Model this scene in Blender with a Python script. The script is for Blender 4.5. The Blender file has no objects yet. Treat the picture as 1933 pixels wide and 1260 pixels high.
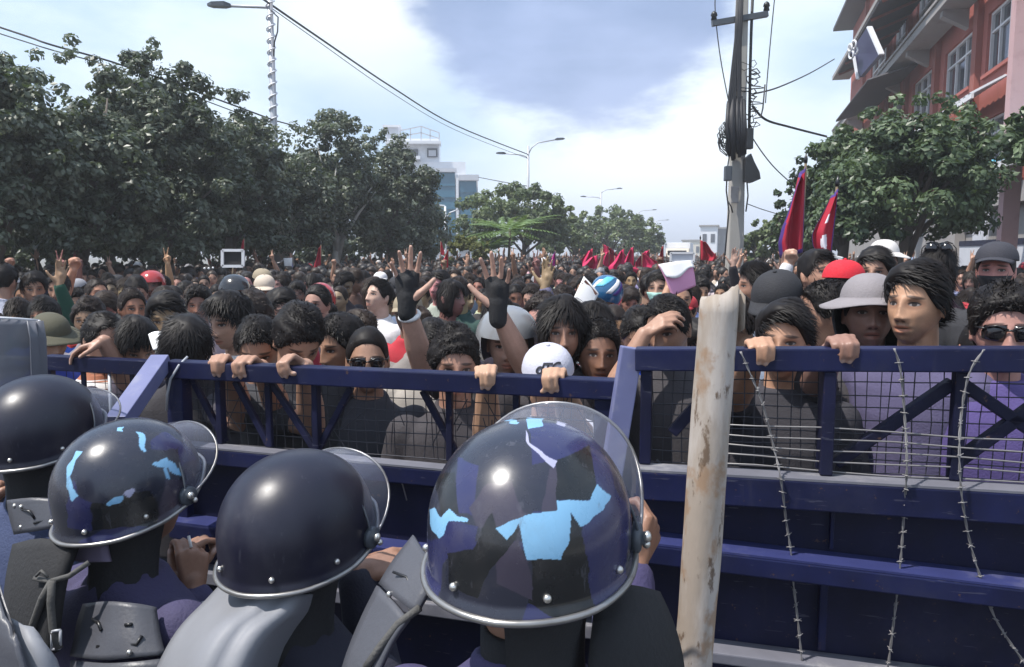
import bpy, bmesh, math, random
import numpy as np
from mathutils import Vector, Matrix, Quaternion
R = math.radians
rng = random.Random(7)
nrng = np.random.RandomState(11)
SC = bpy.context.scene
COL = SC.collection

# ------------------------------------------------------------------ camera, sky, sun, exposure
CAM_Z, PITCH, FPX = 1.95, R(5.98), 1450.0
cam = bpy.data.cameras.new('camera'); cam.sensor_width = 36; cam.lens = 36 * FPX / 1933
cam.clip_start = 0.05; cam.clip_end = 6000
camo = bpy.data.objects.new('camera', cam); COL.objects.link(camo)
camo.location = (0, 0, CAM_Z); camo.rotation_euler = (R(90) - PITCH, 0, 0)
SC.camera = camo
SUN = Vector((-0.42, -0.17, 0.87)).normalized()
w = bpy.data.worlds.new('World'); SC.world = w; w.use_nodes = True
SKY_STRENGTH = 0.10
SUN_STRENGTH = 5.0
EXPOSURE = 0.34

def build_world():
    nt = w.node_tree; N = nt.nodes; L = nt.links; N.clear()
    out = N.new('ShaderNodeOutputWorld'); bg = N.new('ShaderNodeBackground'); bg.inputs[1].default_value = SKY_STRENGTH
    L.new(bg.outputs[0], out.inputs[0])
    sky = N.new('ShaderNodeTexSky'); sky.sky_type = 'NISHITA'; sky.sun_disc = False
    sky.sun_elevation = math.asin(SUN.z); sky.sun_rotation = math.atan2(SUN.x, SUN.y) % (2 * math.pi)
    sky.air_density = 1.2; sky.dust_density = 1.5
    tc = N.new('ShaderNodeTexCoord')
    def math_(op, a, b=None, clamp=False):
        n = N.new('ShaderNodeMath'); n.operation = op; n.use_clamp = clamp
        for i, x in enumerate((a, b)):
            if x is None: continue
            if isinstance(x, (int, float)): n.inputs[i].default_value = x
            else: L.new(x, n.inputs[i])
        return n.outputs[0]
    def vmath(op, a, b):
        n = N.new('ShaderNodeVectorMath'); n.operation = op
        for i, x in enumerate((a, b)):
            if isinstance(x, (tuple, Vector)): n.inputs[i].default_value = x
            else: L.new(x, n.inputs[i])
        return n
    def noise(scale, detail=6, rough=.55, off=(0, 0, 0), squash=2.6):
        m = N.new('ShaderNodeMapping'); m.inputs['Scale'].default_value = (1, 1, squash); m.inputs['Location'].default_value = off
        L.new(tc.outputs['Generated'], m.inputs[0])
        n = N.new('ShaderNodeTexNoise'); n.inputs['Scale'].default_value = scale; n.inputs['Detail'].default_value = detail
        n.inputs['Roughness'].default_value = rough; L.new(m.outputs[0], n.inputs['Vector']); return n.outputs[0]
    def ramp(x, lo, hi):
        n = N.new('ShaderNodeMapRange'); n.interpolation_type = 'SMOOTHSTEP'; L.new(x, n.inputs[0])
        n.inputs[1].default_value = lo; n.inputs[2].default_value = hi; return n.outputs[0]
    def mix(f, a, b):
        n = N.new('ShaderNodeMix'); n.data_type = 'RGBA'
        if isinstance(f, float): n.inputs[0].default_value = f
        else: L.new(f, n.inputs[0])
        for i, x in ((6, a), (7, b)):
            if isinstance(x, tuple): n.inputs[i].default_value = x
            else: L.new(x, n.inputs[i])
        return n.outputs[2]
    k = 1.0 / SKY_STRENGTH
    c = lambda r, g, b: (r * k, g * k, b * k, 1)
    n1 = noise(1.9, 7, .55, (3.1, 1.2, 0.4)); n2 = noise(4.5, 5, .5, (0.3, 5.2, 1.4)); n3 = noise(1.1, 3, .5, (7.7, 2.2, 3.0))
    nz = math_('ADD', math_('MULTIPLY', n1, .7), math_('MULTIPLY', n2, .3))
    base = mix(.62, sky.outputs[0], c(.50, .73, 1.06))                   # thin high haze over the blue
    bright = ramp(nz, .40, .60)
    col = mix(math_('MULTIPLY', bright, .66), base, c(.90, 1.0, 1.10))   # lit cloud
    # a big grey-blue cloud base, and a few others like it round the sky
    def blob(u, v, r_in, r_out, wob, src):
        d = ray(u, v)
        dn = vmath('DOT_PRODUCT', tc.outputs['Generated'], d).outputs['Value']
        ang = math_('ARCCOSINE', dn)
        ang = math_('ADD', ang, math_('MULTIPLY', math_('SUBTRACT', src, .5), wob))
        return math_('SUBTRACT', 1.0, ramp(ang, r_in, r_out))
    glow = blob(1230, 330, .02, .30, .16, n1)
    col = mix(math_('MULTIPLY', glow, .9), col, c(1.0, 1.07, 1.12))
    glow2 = blob(690, -30, .02, .19, .18, n1)
    col = mix(math_('MULTIPLY', glow2, .8), col, c(.97, 1.0, 1.03))
    nzz = math_('ADD', math_('MULTIPLY', nz, .6), math_('MULTIPLY', noise(9, 6, .6, (2.2, .4, .9)), .4))
    dark = blob(1105, -68, .168, .224, .26, nzz)
    dcol = mix(ramp(n2, .35, .65), c(.25, .345, .57), c(.36, .46, .72))
    col = mix(math_('MULTIPLY', dark, .92), col, dcol)
    dark2 = math_('MULTIPLY', ramp(n3, .53, .66), .45)
    col = mix(math_('MULTIPLY', dark2, math_('SUBTRACT', 1.0, glow)), col, c(.46, .58, .88))
    # paler, greyer air along the horizon
    sep = N.new('ShaderNodeSeparateXYZ'); L.new(tc.outputs['Generated'], sep.inputs[0])
    hz = math_('SUBTRACT', 1.0, ramp(sep.outputs[2], .0, .12))
    col = mix(math_('MULTIPLY', hz, .65), col, c(.47, .56, .84))
    L.new(col, bg.inputs[0])

# pixel of the 1933x1260 picture -> viewing direction and points in the world
_cs, _sn = math.cos(PITCH), math.sin(PITCH)
def ray(u, v):
    a, b = (u - 966.5) / FPX, (630 - v) / FPX
    return Vector((a, _cs + b * _sn, -_sn + b * _cs)).normalized()
def P(u, v, Y):
    d = ray(u, v); return Vector((0, 0, CAM_Z)) + d * (Y / d.y)
def G(u, v, z):
    d = ray(u, v); return Vector((0, 0, CAM_Z)) + d * ((z - CAM_Z) / d.z)
def proj(p):
    x, y, z = p[..., 0], p[..., 1], p[..., 2] - CAM_Z
    dep = y * _cs - z * _sn; up = y * _sn + z * _cs
    return 966.5 + FPX * x / dep, 630 - FPX * up / dep
build_world()
sun = bpy.data.lights.new('sun', 'SUN'); sun.energy = SUN_STRENGTH; sun.angle = R(0.5); sun.color = (1, .955, .89)
suno = bpy.data.objects.new('sun', sun); COL.objects.link(suno)
suno.rotation_euler = SUN.to_track_quat('Z', 'Y').to_euler(); suno.location = (-30, -15, 40)
SC.view_settings.view_transform = 'Standard'; SC.view_settings.look = 'None'
SC.view_settings.exposure = EXPOSURE; SC.view_settings.gamma = 1; SC.view_settings.use_curve_mapping = False
SC.render.engine = 'CYCLES'
SC.cycles.max_bounces = 6; SC.cycles.transparent_max_bounces = 12; SC.cycles.use_denoising = True
try: SC.cycles.denoiser = 'OPENIMAGEDENOISE'
except Exception: pass

# ------------------------------------------------------------------ helpers
def tag(o, label=None, cat=None, group=None, kind=None):
    if label: o['label'] = label
    if cat: o['category'] = cat
    if group: o['group'] = group
    if kind: o['kind'] = kind
    return o
def thing(name, label, cat, loc=(0, 0, 0), rotz=0, group=None):
    o = bpy.data.objects.new(name, None); COL.objects.link(o); o.empty_display_size = .1
    o.location = loc; o.rotation_euler = (0, 0, rotz); return tag(o, label, cat, group)
def link(name, me, parent=None, loc=None, color=None):
    o = bpy.data.objects.new(name, me); COL.objects.link(o)
    if parent: o.parent = parent
    if loc is not None: o.location = loc
    if color: o.color = (*color[:3], 1)
    return o
def np_mesh(name, v, f, mats=(), mi=None, smooth=True):
    v = np.asarray(v, np.float32); f = np.asarray(f, np.int32)
    me = bpy.data.meshes.new(name); n, k = f.shape
    me.vertices.add(len(v)); me.vertices.foreach_set('co', v.ravel())
    me.loops.add(n * k); me.loops.foreach_set('vertex_index', f.ravel())
    me.polygons.add(n); me.polygons.foreach_set('loop_start', np.arange(0, n * k, k, dtype=np.int32))
    me.polygons.foreach_set('loop_total', np.full(n, k, np.int32))
    for m in (mats if isinstance(mats, (list, tuple)) else [mats]): me.materials.append(m)
    if mi is not None: me.polygons.foreach_set('material_index', np.asarray(mi, np.int32))
    me.polygons.foreach_set('use_smooth', np.full(n, smooth, bool))
    me.update(calc_edges=True); return me
def V(*a): return Vector(a if len(a) > 1 else a[0])
def frame(d, up=(0, 0, 1)):
    d = Vector(d).normalized(); up = Vector(up)
    s = d.cross(up)
    if s.length < 1e-4: s = d.cross(Vector((0, 1, 0)))
    s.normalize(); u = s.cross(d).normalized(); return s, u, d
class MB:
    def __init__(self, origin=(0, 0, 0)):
        self.v = []; self.f = []; self.m = []; self.o = Vector(origin); self.cur = 0; self.sm = []
    def add(self, vs, fs, smooth=False):
        b = len(self.v); self.v += [tuple(Vector(x) - self.o) for x in vs]
        for f in fs: self.f.append(tuple(i + b for i in f)); self.m.append(self.cur); self.sm.append(smooth)
    def box8(self, c, bev=0):
        self.add(c, [(0, 3, 2, 1), (4, 5, 6, 7), (0, 1, 5, 4), (1, 2, 6, 5), (2, 3, 7, 6), (3, 0, 4, 7)])
    def box(self, c, s, M=None):
        c = Vector(c); h = [x / 2 for x in s]
        pts = [Vector((a * h[0], b * h[1], d * h[2])) for d in (-1, 1) for a, b in ((-1, -1), (1, -1), (1, 1), (-1, 1))]
        if M is not None: pts = [M @ p for p in pts]
        self.box8([c + p for p in pts])
    def beam(self, p0, p1, w_, h_, up=(0, 0, 1)):
        p0, p1 = Vector(p0), Vector(p1); s, u, d = frame(p1 - p0, up); s = s * w_ / 2; u = u * h_ / 2
        self.box8([p0 - s - u, p0 + s - u, p1 + s - u, p1 - s - u, p0 - s + u, p0 + s + u, p1 + s + u, p1 - s + u])
    def prism(self, poly, ext):
        n = len(poly); a = [Vector(p) for p in poly]; b = [p + Vector(ext) for p in a]
        self.add(a + b, [tuple(range(n))[::-1], tuple(range(n, 2 * n))] + [(i, (i + 1) % n, n + (i + 1) % n, n + i) for i in range(n)])
    def loft(self, rings, caps=True, closed=True, smooth=True):
        n = len(rings[0]); vs = [p for r in rings for p in r]; fs = []
        for i in range(len(rings) - 1):
            for j in range(n if closed else n - 1):
                k = (j + 1) % n; fs.append((i * n + j, i * n + k, (i + 1) * n + k, (i + 1) * n + j))
        if caps and closed:
            fs.append(tuple(range(n))[::-1]); fs.append(tuple((len(rings) - 1) * n + j for j in range(n)))
        self.add(vs, fs, smooth)
    def tube(self, pts, r, n=8, caps=True):
        pts = [Vector(p) for p in pts]; rs = r if isinstance(r, (list, tuple)) else [r] * len(pts); rings = []
        s0 = None
        for i, p in enumerate(pts):
            d = (pts[min(i + 1, len(pts) - 1)] - pts[max(i - 1, 0)])
            if s0 is None: s, u, d = frame(d)
            else:
                d = d.normalized(); u = (s0.cross(d)).normalized(); s = d.cross(u).normalized()
            s0 = s
            rings.append([p + (s * math.cos(t) + u * math.sin(t)) * rs[i] for t in (2 * math.pi * k / n for k in range(n))])
        self.loft(rings, caps)
    def capsule(self, p0, p1, r0, r1, n=12, m=4):
        p0, p1 = Vector(p0), Vector(p1)
        if (p1 - p0).length < 1e-5: p1 = p0 + Vector((0, 0, 1e-3))
        s, u, d = frame(p1 - p0); rings = []
        for i in range(m + 1):
            a = -math.pi / 2 + math.pi / 2 * i / m + (.02 if i == 0 else 0)
            rings.append((p0 + d * r0 * math.sin(a), r0 * math.cos(a)))
        for i in range(m + 1):
            a = math.pi / 2 * i / m - (.02 if i == m else 0)
            rings.append((p1 + d * r1 * math.sin(a), r1 * math.cos(a)))
        self.loft([[c + (s * math.cos(t) + u * math.sin(t)) * q for t in (2 * math.pi * k / n for k in range(n))] for c, q in rings])
    def ellipsoid(self, c, r, M=None, n=16, m=10):
        c = Vector(c); rings = []
        for i in range(m + 1):
            a = -math.pi / 2 + math.pi * i / m; a = max(-1.55, min(1.55, a)); ring = []
            for k in range(n):
                t = 2 * math.pi * k / n
                p = Vector((r[0] * math.cos(a) * math.cos(t), r[1] * math.cos(a) * math.sin(t), r[2] * math.sin(a)))
                ring.append(c + (M @ p if M is not None else p))
            rings.append(ring)
        self.loft(rings)
    def grid(self, pts, thick=0, ndir=None, smooth=True):
        nr, nc = len(pts), len(pts[0]); P0 = [Vector(p) for r in pts for p in r]
        fs = [(i * nc + j, i * nc + j + 1, (i + 1) * nc + j + 1, (i + 1) * nc + j) for i in range(nr - 1) for j in range(nc - 1)]
        if not thick: self.add(P0, fs, smooth); return
        nv = []
        for i in range(nr):
            for j in range(nc):
                a = P0[min(i + 1, nr - 1) * nc + j] - P0[max(i - 1, 0) * nc + j]; b = P0[i * nc + min(j + 1, nc - 1)] - P0[i * nc + max(j - 1, 0)]
                nv.append(b.cross(a).normalized())
        B = [p - n * thick for p, n in zip(P0, nv)]; K = nr * nc
        fs += [tuple(x + K for x in f[::-1]) for f in fs]
        edge = [i for i in range(nc)] + [i * nc + nc - 1 for i in range(1, nr)] + [(nr - 1) * nc + j for j in range(nc - 2, -1, -1)] + [i * nc for i in range(nr - 2, 0, -1)]
        for a, b in zip(edge, edge[1:] + edge[:1]): fs.append((b, a, a + K, b + K))
        self.add(P0 + B, fs, smooth)
    def mesh(self, name, mats):
        me = bpy.data.meshes.new(name); me.from_pydata(self.v, [], self.f)
        for m in (mats if isinstance(mats, (list, tuple)) else [mats]): me.materials.append(m)
        if me.polygons:
            me.polygons.foreach_set('material_index', self.m); me.polygons.foreach_set('use_smooth', self.sm)
        me.update(); return me
    def build(self, name, mats, parent=None, color=None, bevel=0):
        me = self.mesh(name, mats)
        if bevel:
            bm = bmesh.new(); bm.from_mesh(me)
            bmesh.ops.bevel(bm, geom=bm.edges[:], offset=bevel, segments=2, affect='EDGES', profile=.6, clamp_overlap=True)
            bm.to_mesh(me); bm.free()
        return link(name, me, parent, color=color)
def fixn(me):
    bm = bmesh.new(); bm.from_mesh(me); bmesh.ops.recalc_face_normals(bm, faces=bm.faces[:]); bm.to_mesh(me); bm.free()
def sstep(a, b, x):
    t = np.clip((x - a) / (b - a), 0, 1); return t * t * (3 - 2 * t)
class SN:                                   # cheap smooth noise for numpy arrays of points
    def __init__(self, seed, scale, octs=3):
        r = np.random.RandomState(seed); self.w = []
        for o in range(octs):
            for _ in range(5):
                d = r.normal(size=3); d /= np.linalg.norm(d); self.w.append((d * scale * 2 ** o * r.uniform(.7, 1.3), r.uniform(0, 6.28), .5 ** o))
    def __call__(self, p):
        s = 0; a = 0
        for d, ph, am in self.w: s = s + am * np.sin(p @ d + ph); a += am
        return s / a * 2.2

# ------------------------------------------------------------------ materials
class NB:
    def __init__(self, name):
        self.m = bpy.data.materials.new(name); self.m.use_nodes = True; self.t = self.m.node_tree; self.t.nodes.clear()
        self.out = self.n('ShaderNodeOutputMaterial'); self.b = self.n('ShaderNodeBsdfPrincipled'); self.l(self.b.outputs[0], self.out.inputs[0])
    def n(self, t): return self.t.nodes.new(t)
    def l(self, a, b): self.t.links.new(a, b)
    def put(self, s, x):
        if isinstance(x, (int, float)): s.default_value = x
        elif isinstance(x, (tuple, list)): s.default_value = tuple(x) if len(x) != 3 or s.type != 'RGBA' else (*x, 1)
        elif x is not None: self.l(x, s)
    def math(self, op, a, b=0.0, c=None, clamp=False):
        n = self.n('ShaderNodeMath'); n.operation = op; n.use_clamp = clamp
        self.put(n.inputs[0], a); self.put(n.inputs[1], b)
        if c is not None: self.put(n.inputs[2], c)
        return n.outputs[0]
    def mix(self, f, a, b, mode='MIX'):
        n = self.n('ShaderNodeMix'); n.data_type = 'RGBA'; n.blend_type = mode
        self.put(n.inputs[0], f); self.put(n.inputs[6], a); self.put(n.inputs[7], b); return n.outputs[2]
    def coord(self, kind='Object'): return self.n('ShaderNodeTexCoord').outputs[kind]
    def noise(self, scale, detail=4, rough=.55, vec=None, stretch=None):
        n = self.n('ShaderNodeTexNoise'); n.inputs['Scale'].default_value = scale; n.inputs['Detail'].default_value = detail; n.inputs['Roughness'].default_value = rough
        vec = vec or self.coord()
        if stretch:
            mp = self.n('ShaderNodeMapping'); mp.inputs['Scale'].default_value = stretch; self.l(vec, mp.inputs[0]); vec = mp.outputs[0]
        self.l(vec, n.inputs['Vector']); return n.outputs[0]
    def step(self, x, lo, hi):
        n = self.n('ShaderNodeMapRange'); n.interpolation_type = 'SMOOTHSTEP'; self.put(n.inputs[0], x); n.inputs[1].default_value = lo; n.inputs[2].default_value = hi; return n.outputs[0]
    def bump(self, h, s=.3, dist=.01):
        n = self.n('ShaderNodeBump'); n.inputs['Strength'].default_value = s; n.inputs['Distance'].default_value = dist; self.l(h, n.inputs['Height']); self.l(n.outputs[0], self.b.inputs['Normal'])
    def objcol(self): return self.n('ShaderNodeObjectInfo').outputs['Color']
    def set(self, col=None, rough=None, metal=None, spec=None, coat=None, trans=None):
        for k, x in (('Base Color', col), ('Roughness', rough), ('Metallic', metal), ('Specular IOR Level', spec), ('Coat Weight', coat), ('Transmission Weight', trans)):
            if x is not None: self.put(self.b.inputs[k], x)
        return self.m
def mat(name, col=None, rough=.6, var=.2, scale=6, metal=0, spec=.5, bump=0, bscale=60, coat=0, dirt=None, dirt_amt=.5, dscale=3, stretch=None):
    b = NB(name); base = col if col else b.objcol()
    n = b.noise(scale, 5, stretch=stretch)
    f = b.math('MULTIPLY_ADD', n, 2 * var, 1 - var)
    cmb = b.n('ShaderNodeCombineColor'); [b.l(f, cmb.inputs[i]) for i in range(3)]
    c = b.mix(1.0, base, cmb.outputs[0], 'MULTIPLY')
    if dirt:
        d = b.step(b.noise(dscale, 8, .65, stretch=stretch), .52, .68); c = b.mix(b.math('MULTIPLY', d, dirt_amt), c, dirt)
    b.set(c, b.math('MULTIPLY_ADD', n, .3 * rough, rough * .85), metal, spec, coat)
    if bump: b.bump(b.noise(bscale, 4), bump, .01)
    return b.m
M = {}
M['asphalt'] = mat('asphalt', (.05, .05, .052), .9, .3, 2, bump=.3, bscale=90)
M['earth'] = mat('earth', (.12, .11, .085), .95, .3, .2)
M['kerb'] = mat('concrete_kerb', (.32, .31, .29), .85, .2, 4)
def steel_paint(name, base, dust, rough=.5):
    b = NB(name); n = b.noise(5, 6, .6); c = b.mix(b.step(n, .35, .7), base, tuple(x * 1.7 for x in base[:3]) + (1,))
    c = b.mix(b.math('MULTIPLY', b.step(b.noise(2.6, 8, .7), .50, .74), .55), c, dust)                       # dried dust
    st = b.step(b.noise(16, 6, .7, stretch=(1, 1, .12)), .57, .70); c = b.mix(b.math('MULTIPLY', st, .30), c, dust)  # rain streaks
    ch = b.step(b.noise(42, 4, .75), .655, .675); c = b.mix(b.math('MULTIPLY', ch, .8), c, (.085, .048, .035, 1))     # chips down to rust
    sc = b.step(b.noise(70, 3, .6, stretch=(.15, .15, 1.4)), .66, .69); c = b.mix(b.math('MULTIPLY', sc, .35), c, (.10, .10, .13, 1))
    b.set(c, b.math('MULTIPLY_ADD', b.noise(11, 5, .65), .35, rough - .15), 0, .25); b.bump(b.math('ADD', b.noise(7, 4), b.math('MULTIPLY', ch, -.3)), .12, .012); return b.m
M['navy'] = steel_paint('navy_paint', (.005, .007, .033, 1), (.034, .035, .058, 1)); M['navy_panel'] = steel_paint('navy_panel_paint', (.0042, .005, .022, 1), (.024, .025, .046, 1), .55)
M['navy_sunlit'] = mat('sunlit_navy_paint', (.13, .14, .27), .5, .25, 9, dirt=(.25, .25, .28), dirt_amt=.5, dscale=9)  # navy brightened: sunlight on strut and end post put into the colour
M['navy_lit_top'] = mat('navy_lit_top_paint', (.028, .034, .115), .55, .3, 9, spec=.25, dirt=(.10, .10, .16), dirt_amt=.45, dscale=9)  # lighter navy: lit top of the lower rails put into the colour
M['pale_rail'] = mat('pale_sunlit_rail_paint', (.13, .13, .155), .6, .3, 9, dirt=(.30, .29, .29), dirt_amt=.6, dscale=6)  # sunlit mid-rail tops put into the colour; also the whitish bottom rail
M['wire'] = mat('steel_wire', (.22, .21, .21), .5, .2, 20, metal=.4)
M['dark_wire'] = mat('dark_mesh_wire', (.035, .035, .045), .55, .3, 20, metal=.2)
M['helmet_navy'] = mat('helmet_shell_navy', (.0085, .008, .019), .36, .25, 4, spec=.45, dirt=(.04, .04, .055), dirt_amt=.4, dscale=7)
M['camo_base'] = mat('camo_slate', (.026, .028, .045), .27, .25, 5, coat=.4)
M['camo_navy'] = mat('camo_navy', (.028, .030, .10), .27, .25, 5, coat=.4)
M['camo_black'] = mat('camo_black', (.012, .014, .016), .24, .25, 5, coat=.4)
M['camo_purple'] = mat('camo_purple_grey', (.05, .042, .065), .24, .2, 5, coat=.4)
M['camo_sky'] = mat('camo_sky_blue', (.20, .42, .62), .27, .12, 9, coat=.4, dirt=(.09, .2, .36), dirt_amt=.35, dscale=40)
M['camo_pale'] = mat('camo_pale_lilac', (.36, .36, .50), .3, .15, 9, coat=.3)
M['helmet_rim'] = mat('helmet_rim_metal', (.30, .29, .28), .32, .35, 18, metal=.75, dirt=(.12, .10, .07), dirt_amt=.6, dscale=12)
M['bolt'] = mat('bolt_metal', (.62, .60, .56), .3, .2, 30, metal=.9)
M['grey_armour'] = mat('grey_armour', (.07, .072, .085), .42, .2, 8, spec=.4, bump=.1, bscale=120)
M['cape'] = mat('grey_coated_cloth', (.20, .205, .225), .52, .22, 6, spec=.3, bump=.25, bscale=10)
M['uniform'] = mat('uniform_cloth', None, .85, .22, 9, bump=.3, bscale=160)
M['strap'] = mat('webbing_strap', (.07, .068, .065), .75, .25, 30, bump=.3, bscale=140)
M['black_cloth'] = mat('black_cloth', (.014, .014, .016), .85, .3, 12, bump=.3, bscale=120)
M['cloth'] = mat('shirt_cloth', None, .88, .16, 12, bump=.25, bscale=150)
M['trousers'] = mat('trouser_cloth', None, .88, .2, 12, bump=.25, bscale=150)
M['cap'] = mat('cap_cloth', None, .85, .14, 20, bump=.25, bscale=160)
M['shoe'] = mat('shoe_leather', (.03, .028, .027), .5, .3, 12)
M['gloss'] = mat('helmet_gloss', None, .22, .12, 6, coat=.4)
M['plastic_black'] = mat('black_plastic', (.012, .012, .014), .35, .2, 10)
M['sun_lens'] = mat('sunglass_lens', (.008, .007, .009), .12, .1, 5, spec=.7)
M['paper'] = mat('white_paper', (.78, .77, .76), .7, .05, 6)
M['pink_paper'] = mat('pink_paper', (.70, .32, .50), .7, .1, 6)
M['cream_paper'] = mat('cream_paper', (.66, .60, .50), .75, .1, 9)
M['orange'] = mat('orange_cloth', (.65, .25, .03), .7, .15, 30)
M['ink'] = mat('printing_ink', (.02, .02, .03), .7, .1, 10)
M['brown_ink'] = mat('brown_ink', (.16, .07, .05), .7, .1, 10)
M['flag_red'] = mat('flag_crimson', (.36, .008, .028), .75, .15, 9)
M['flag_blue'] = mat('flag_blue', (.055, .022, .17), .75, .12, 9)
M['flag_far'] = mat('flag_deep_pink', (.50, .012, .085), .75, .15, 9)
M['flag_magenta'] = mat('flag_magenta', (.40, .02, .20), .75, .15, 9)
M['flag_white'] = mat('flag_white', (.8, .74, .78), .75, .05, 9)
M['bamboo'] = mat('pole_wood', (.14, .10, .06), .7, .25, 14)
M['concrete'] = mat('pole_concrete', (.38, .36, .33), .85, .2, 3, dirt=(.16, .15, .14), dirt_amt=.5, dscale=5, stretch=(1, 1, .25), bump=.2, bscale=40)
M['cable'] = mat('cable_rubber', (.014, .014, .018), .6, .2, 10)
M['galv'] = mat('galvanised_steel', (.42, .43, .46), .5, .15, 5, metal=.35)
M['galv_dark'] = mat('lamp_housing', (.06, .07, .085), .45, .15, 5)
M['white_paint'] = mat('white_paint', (.74, .75, .78), .55, .06, 3)
M['brick_red'] = mat('brick_red_render', (.38, .108, .085), .85, .18, 1.5, dirt=(.28, .09, .07), dirt_amt=.4, dscale=1.2)
M['brick_dark'] = mat('brick_pilaster', (.28, .085, .065), .85, .2, 1.5)
M['pink_plaster'] = mat('pink_plaster', (.52, .33, .33), .85, .1, 2, dirt=(.35, .2, .2), dirt_amt=.3)
M['grey_plaster'] = mat('grey_plaster', (.30, .28, .27), .9, .15, 1.5, dirt=(.16, .14, .13), dirt_amt=.5, dscale=1.5)
M['white_frame'] = mat('window_frame_white', (.70, .69, .70), .5, .08, 5)
M['roof_sheet'] = mat('dark_roof_sheet', (.055, .05, .055), .6, .2, 4)
M['awning_blue'] = mat('awning_blue', (.10, .42, .60), .5, .1, 4)
M['sign_navy'] = mat('sign_navy', (.035, .035, .085), .4, .12, 4)
M['glass_teal'] = mat('glass_teal', (.045, .155, .235), .3, .1, .6, spec=.4)
M['bronze_glass'] = mat('dim_glass', (.05, .055, .07), .12, .2, 2, spec=.6)
M['dark_in'] = mat('dark_interior', (.02, .017, .018), .9, .2, 2)
M['shutter'] = mat('pale_shutter', (.55, .56, .60), .6, .1, 3)
M['bark'] = mat('tree_bark', (.12, .10, .085), .95, .35, 5, bump=.6, bscale=25, stretch=(1, 1, .3))
M['pale_bark'] = mat('pale_painted_bark', (.50, .48, .44), .9, .25, 5, bump=.4, bscale=25)

def leaf_mat(name, a, b_, rough=.38, trans=.25, spec=.5):
    b = NB(name); at = b.n('ShaderNodeAttribute'); at.attribute_name = 'tint'; at.attribute_type = 'GEOMETRY'
    c = b.mix(at.outputs['Fac'], a, b_); b.set(c, rough, 0, spec)
    tr = b.n('ShaderNodeBsdfTranslucent'); b.put(tr.inputs[0], b.mix(.5, c, (.10, .16, .02, 1)))
    mx = b.n('ShaderNodeMixShader'); mx.inputs[0].default_value = trans
    b.l(b.b.outputs[0], mx.inputs[1]); b.l(tr.outputs[0], mx.inputs[2]); b.l(mx.outputs[0], b.out.inputs[0]); return b.m
M['leaf_dark'] = leaf_mat('dark_leaf', (.032, .044, .026, 1), (.17, .195, .135, 1), .40, .30, .5)
M['leaf_mid'] = leaf_mat('mid_leaf', (.030, .054, .024, 1), (.13, .18, .09, 1), .40, .28, .45)
M['leaf_soft'] = leaf_mat('soft_leaf', (.055, .085, .034, 1), (.17, .215, .085, 1), .5, .32)
M['leaf_bright'] = leaf_mat('bright_leaf', (.08, .14, .03, 1), (.20, .30, .09, 1), .45, .35)
M['leaf_olive'] = leaf_mat('olive_leaf', (.09, .10, .02, 1), (.16, .17, .04, 1), .6, .3)

def wood_mat():
    b = NB('peeled_post_wood'); co = b.coord()
    n1 = b.noise(9, 8, .6, stretch=(1.6, 1.6, .35)); n2 = b.noise(26, 6, .65, stretch=(1.3, 1.3, .5)); n3 = b.noise(14, 5, .6, stretch=(1, 1, .7))
    c = b.mix(b.step(n1, .40, .60), (.31, .26, .215, 1), (.43, .385, .35, 1))
    c = b.mix(b.math('MULTIPLY', b.step(n3, .52, .62), .75), c, (.27, .165, .095, 1))
    c = b.mix(b.math('MULTIPLY', b.step(n2, .56, .64), .85), c, (.10, .06, .035, 1))
    b.set(c, .75, 0, .3); b.bump(n2, .5, .004); return b.m
M['wood'] = wood_mat()

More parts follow.
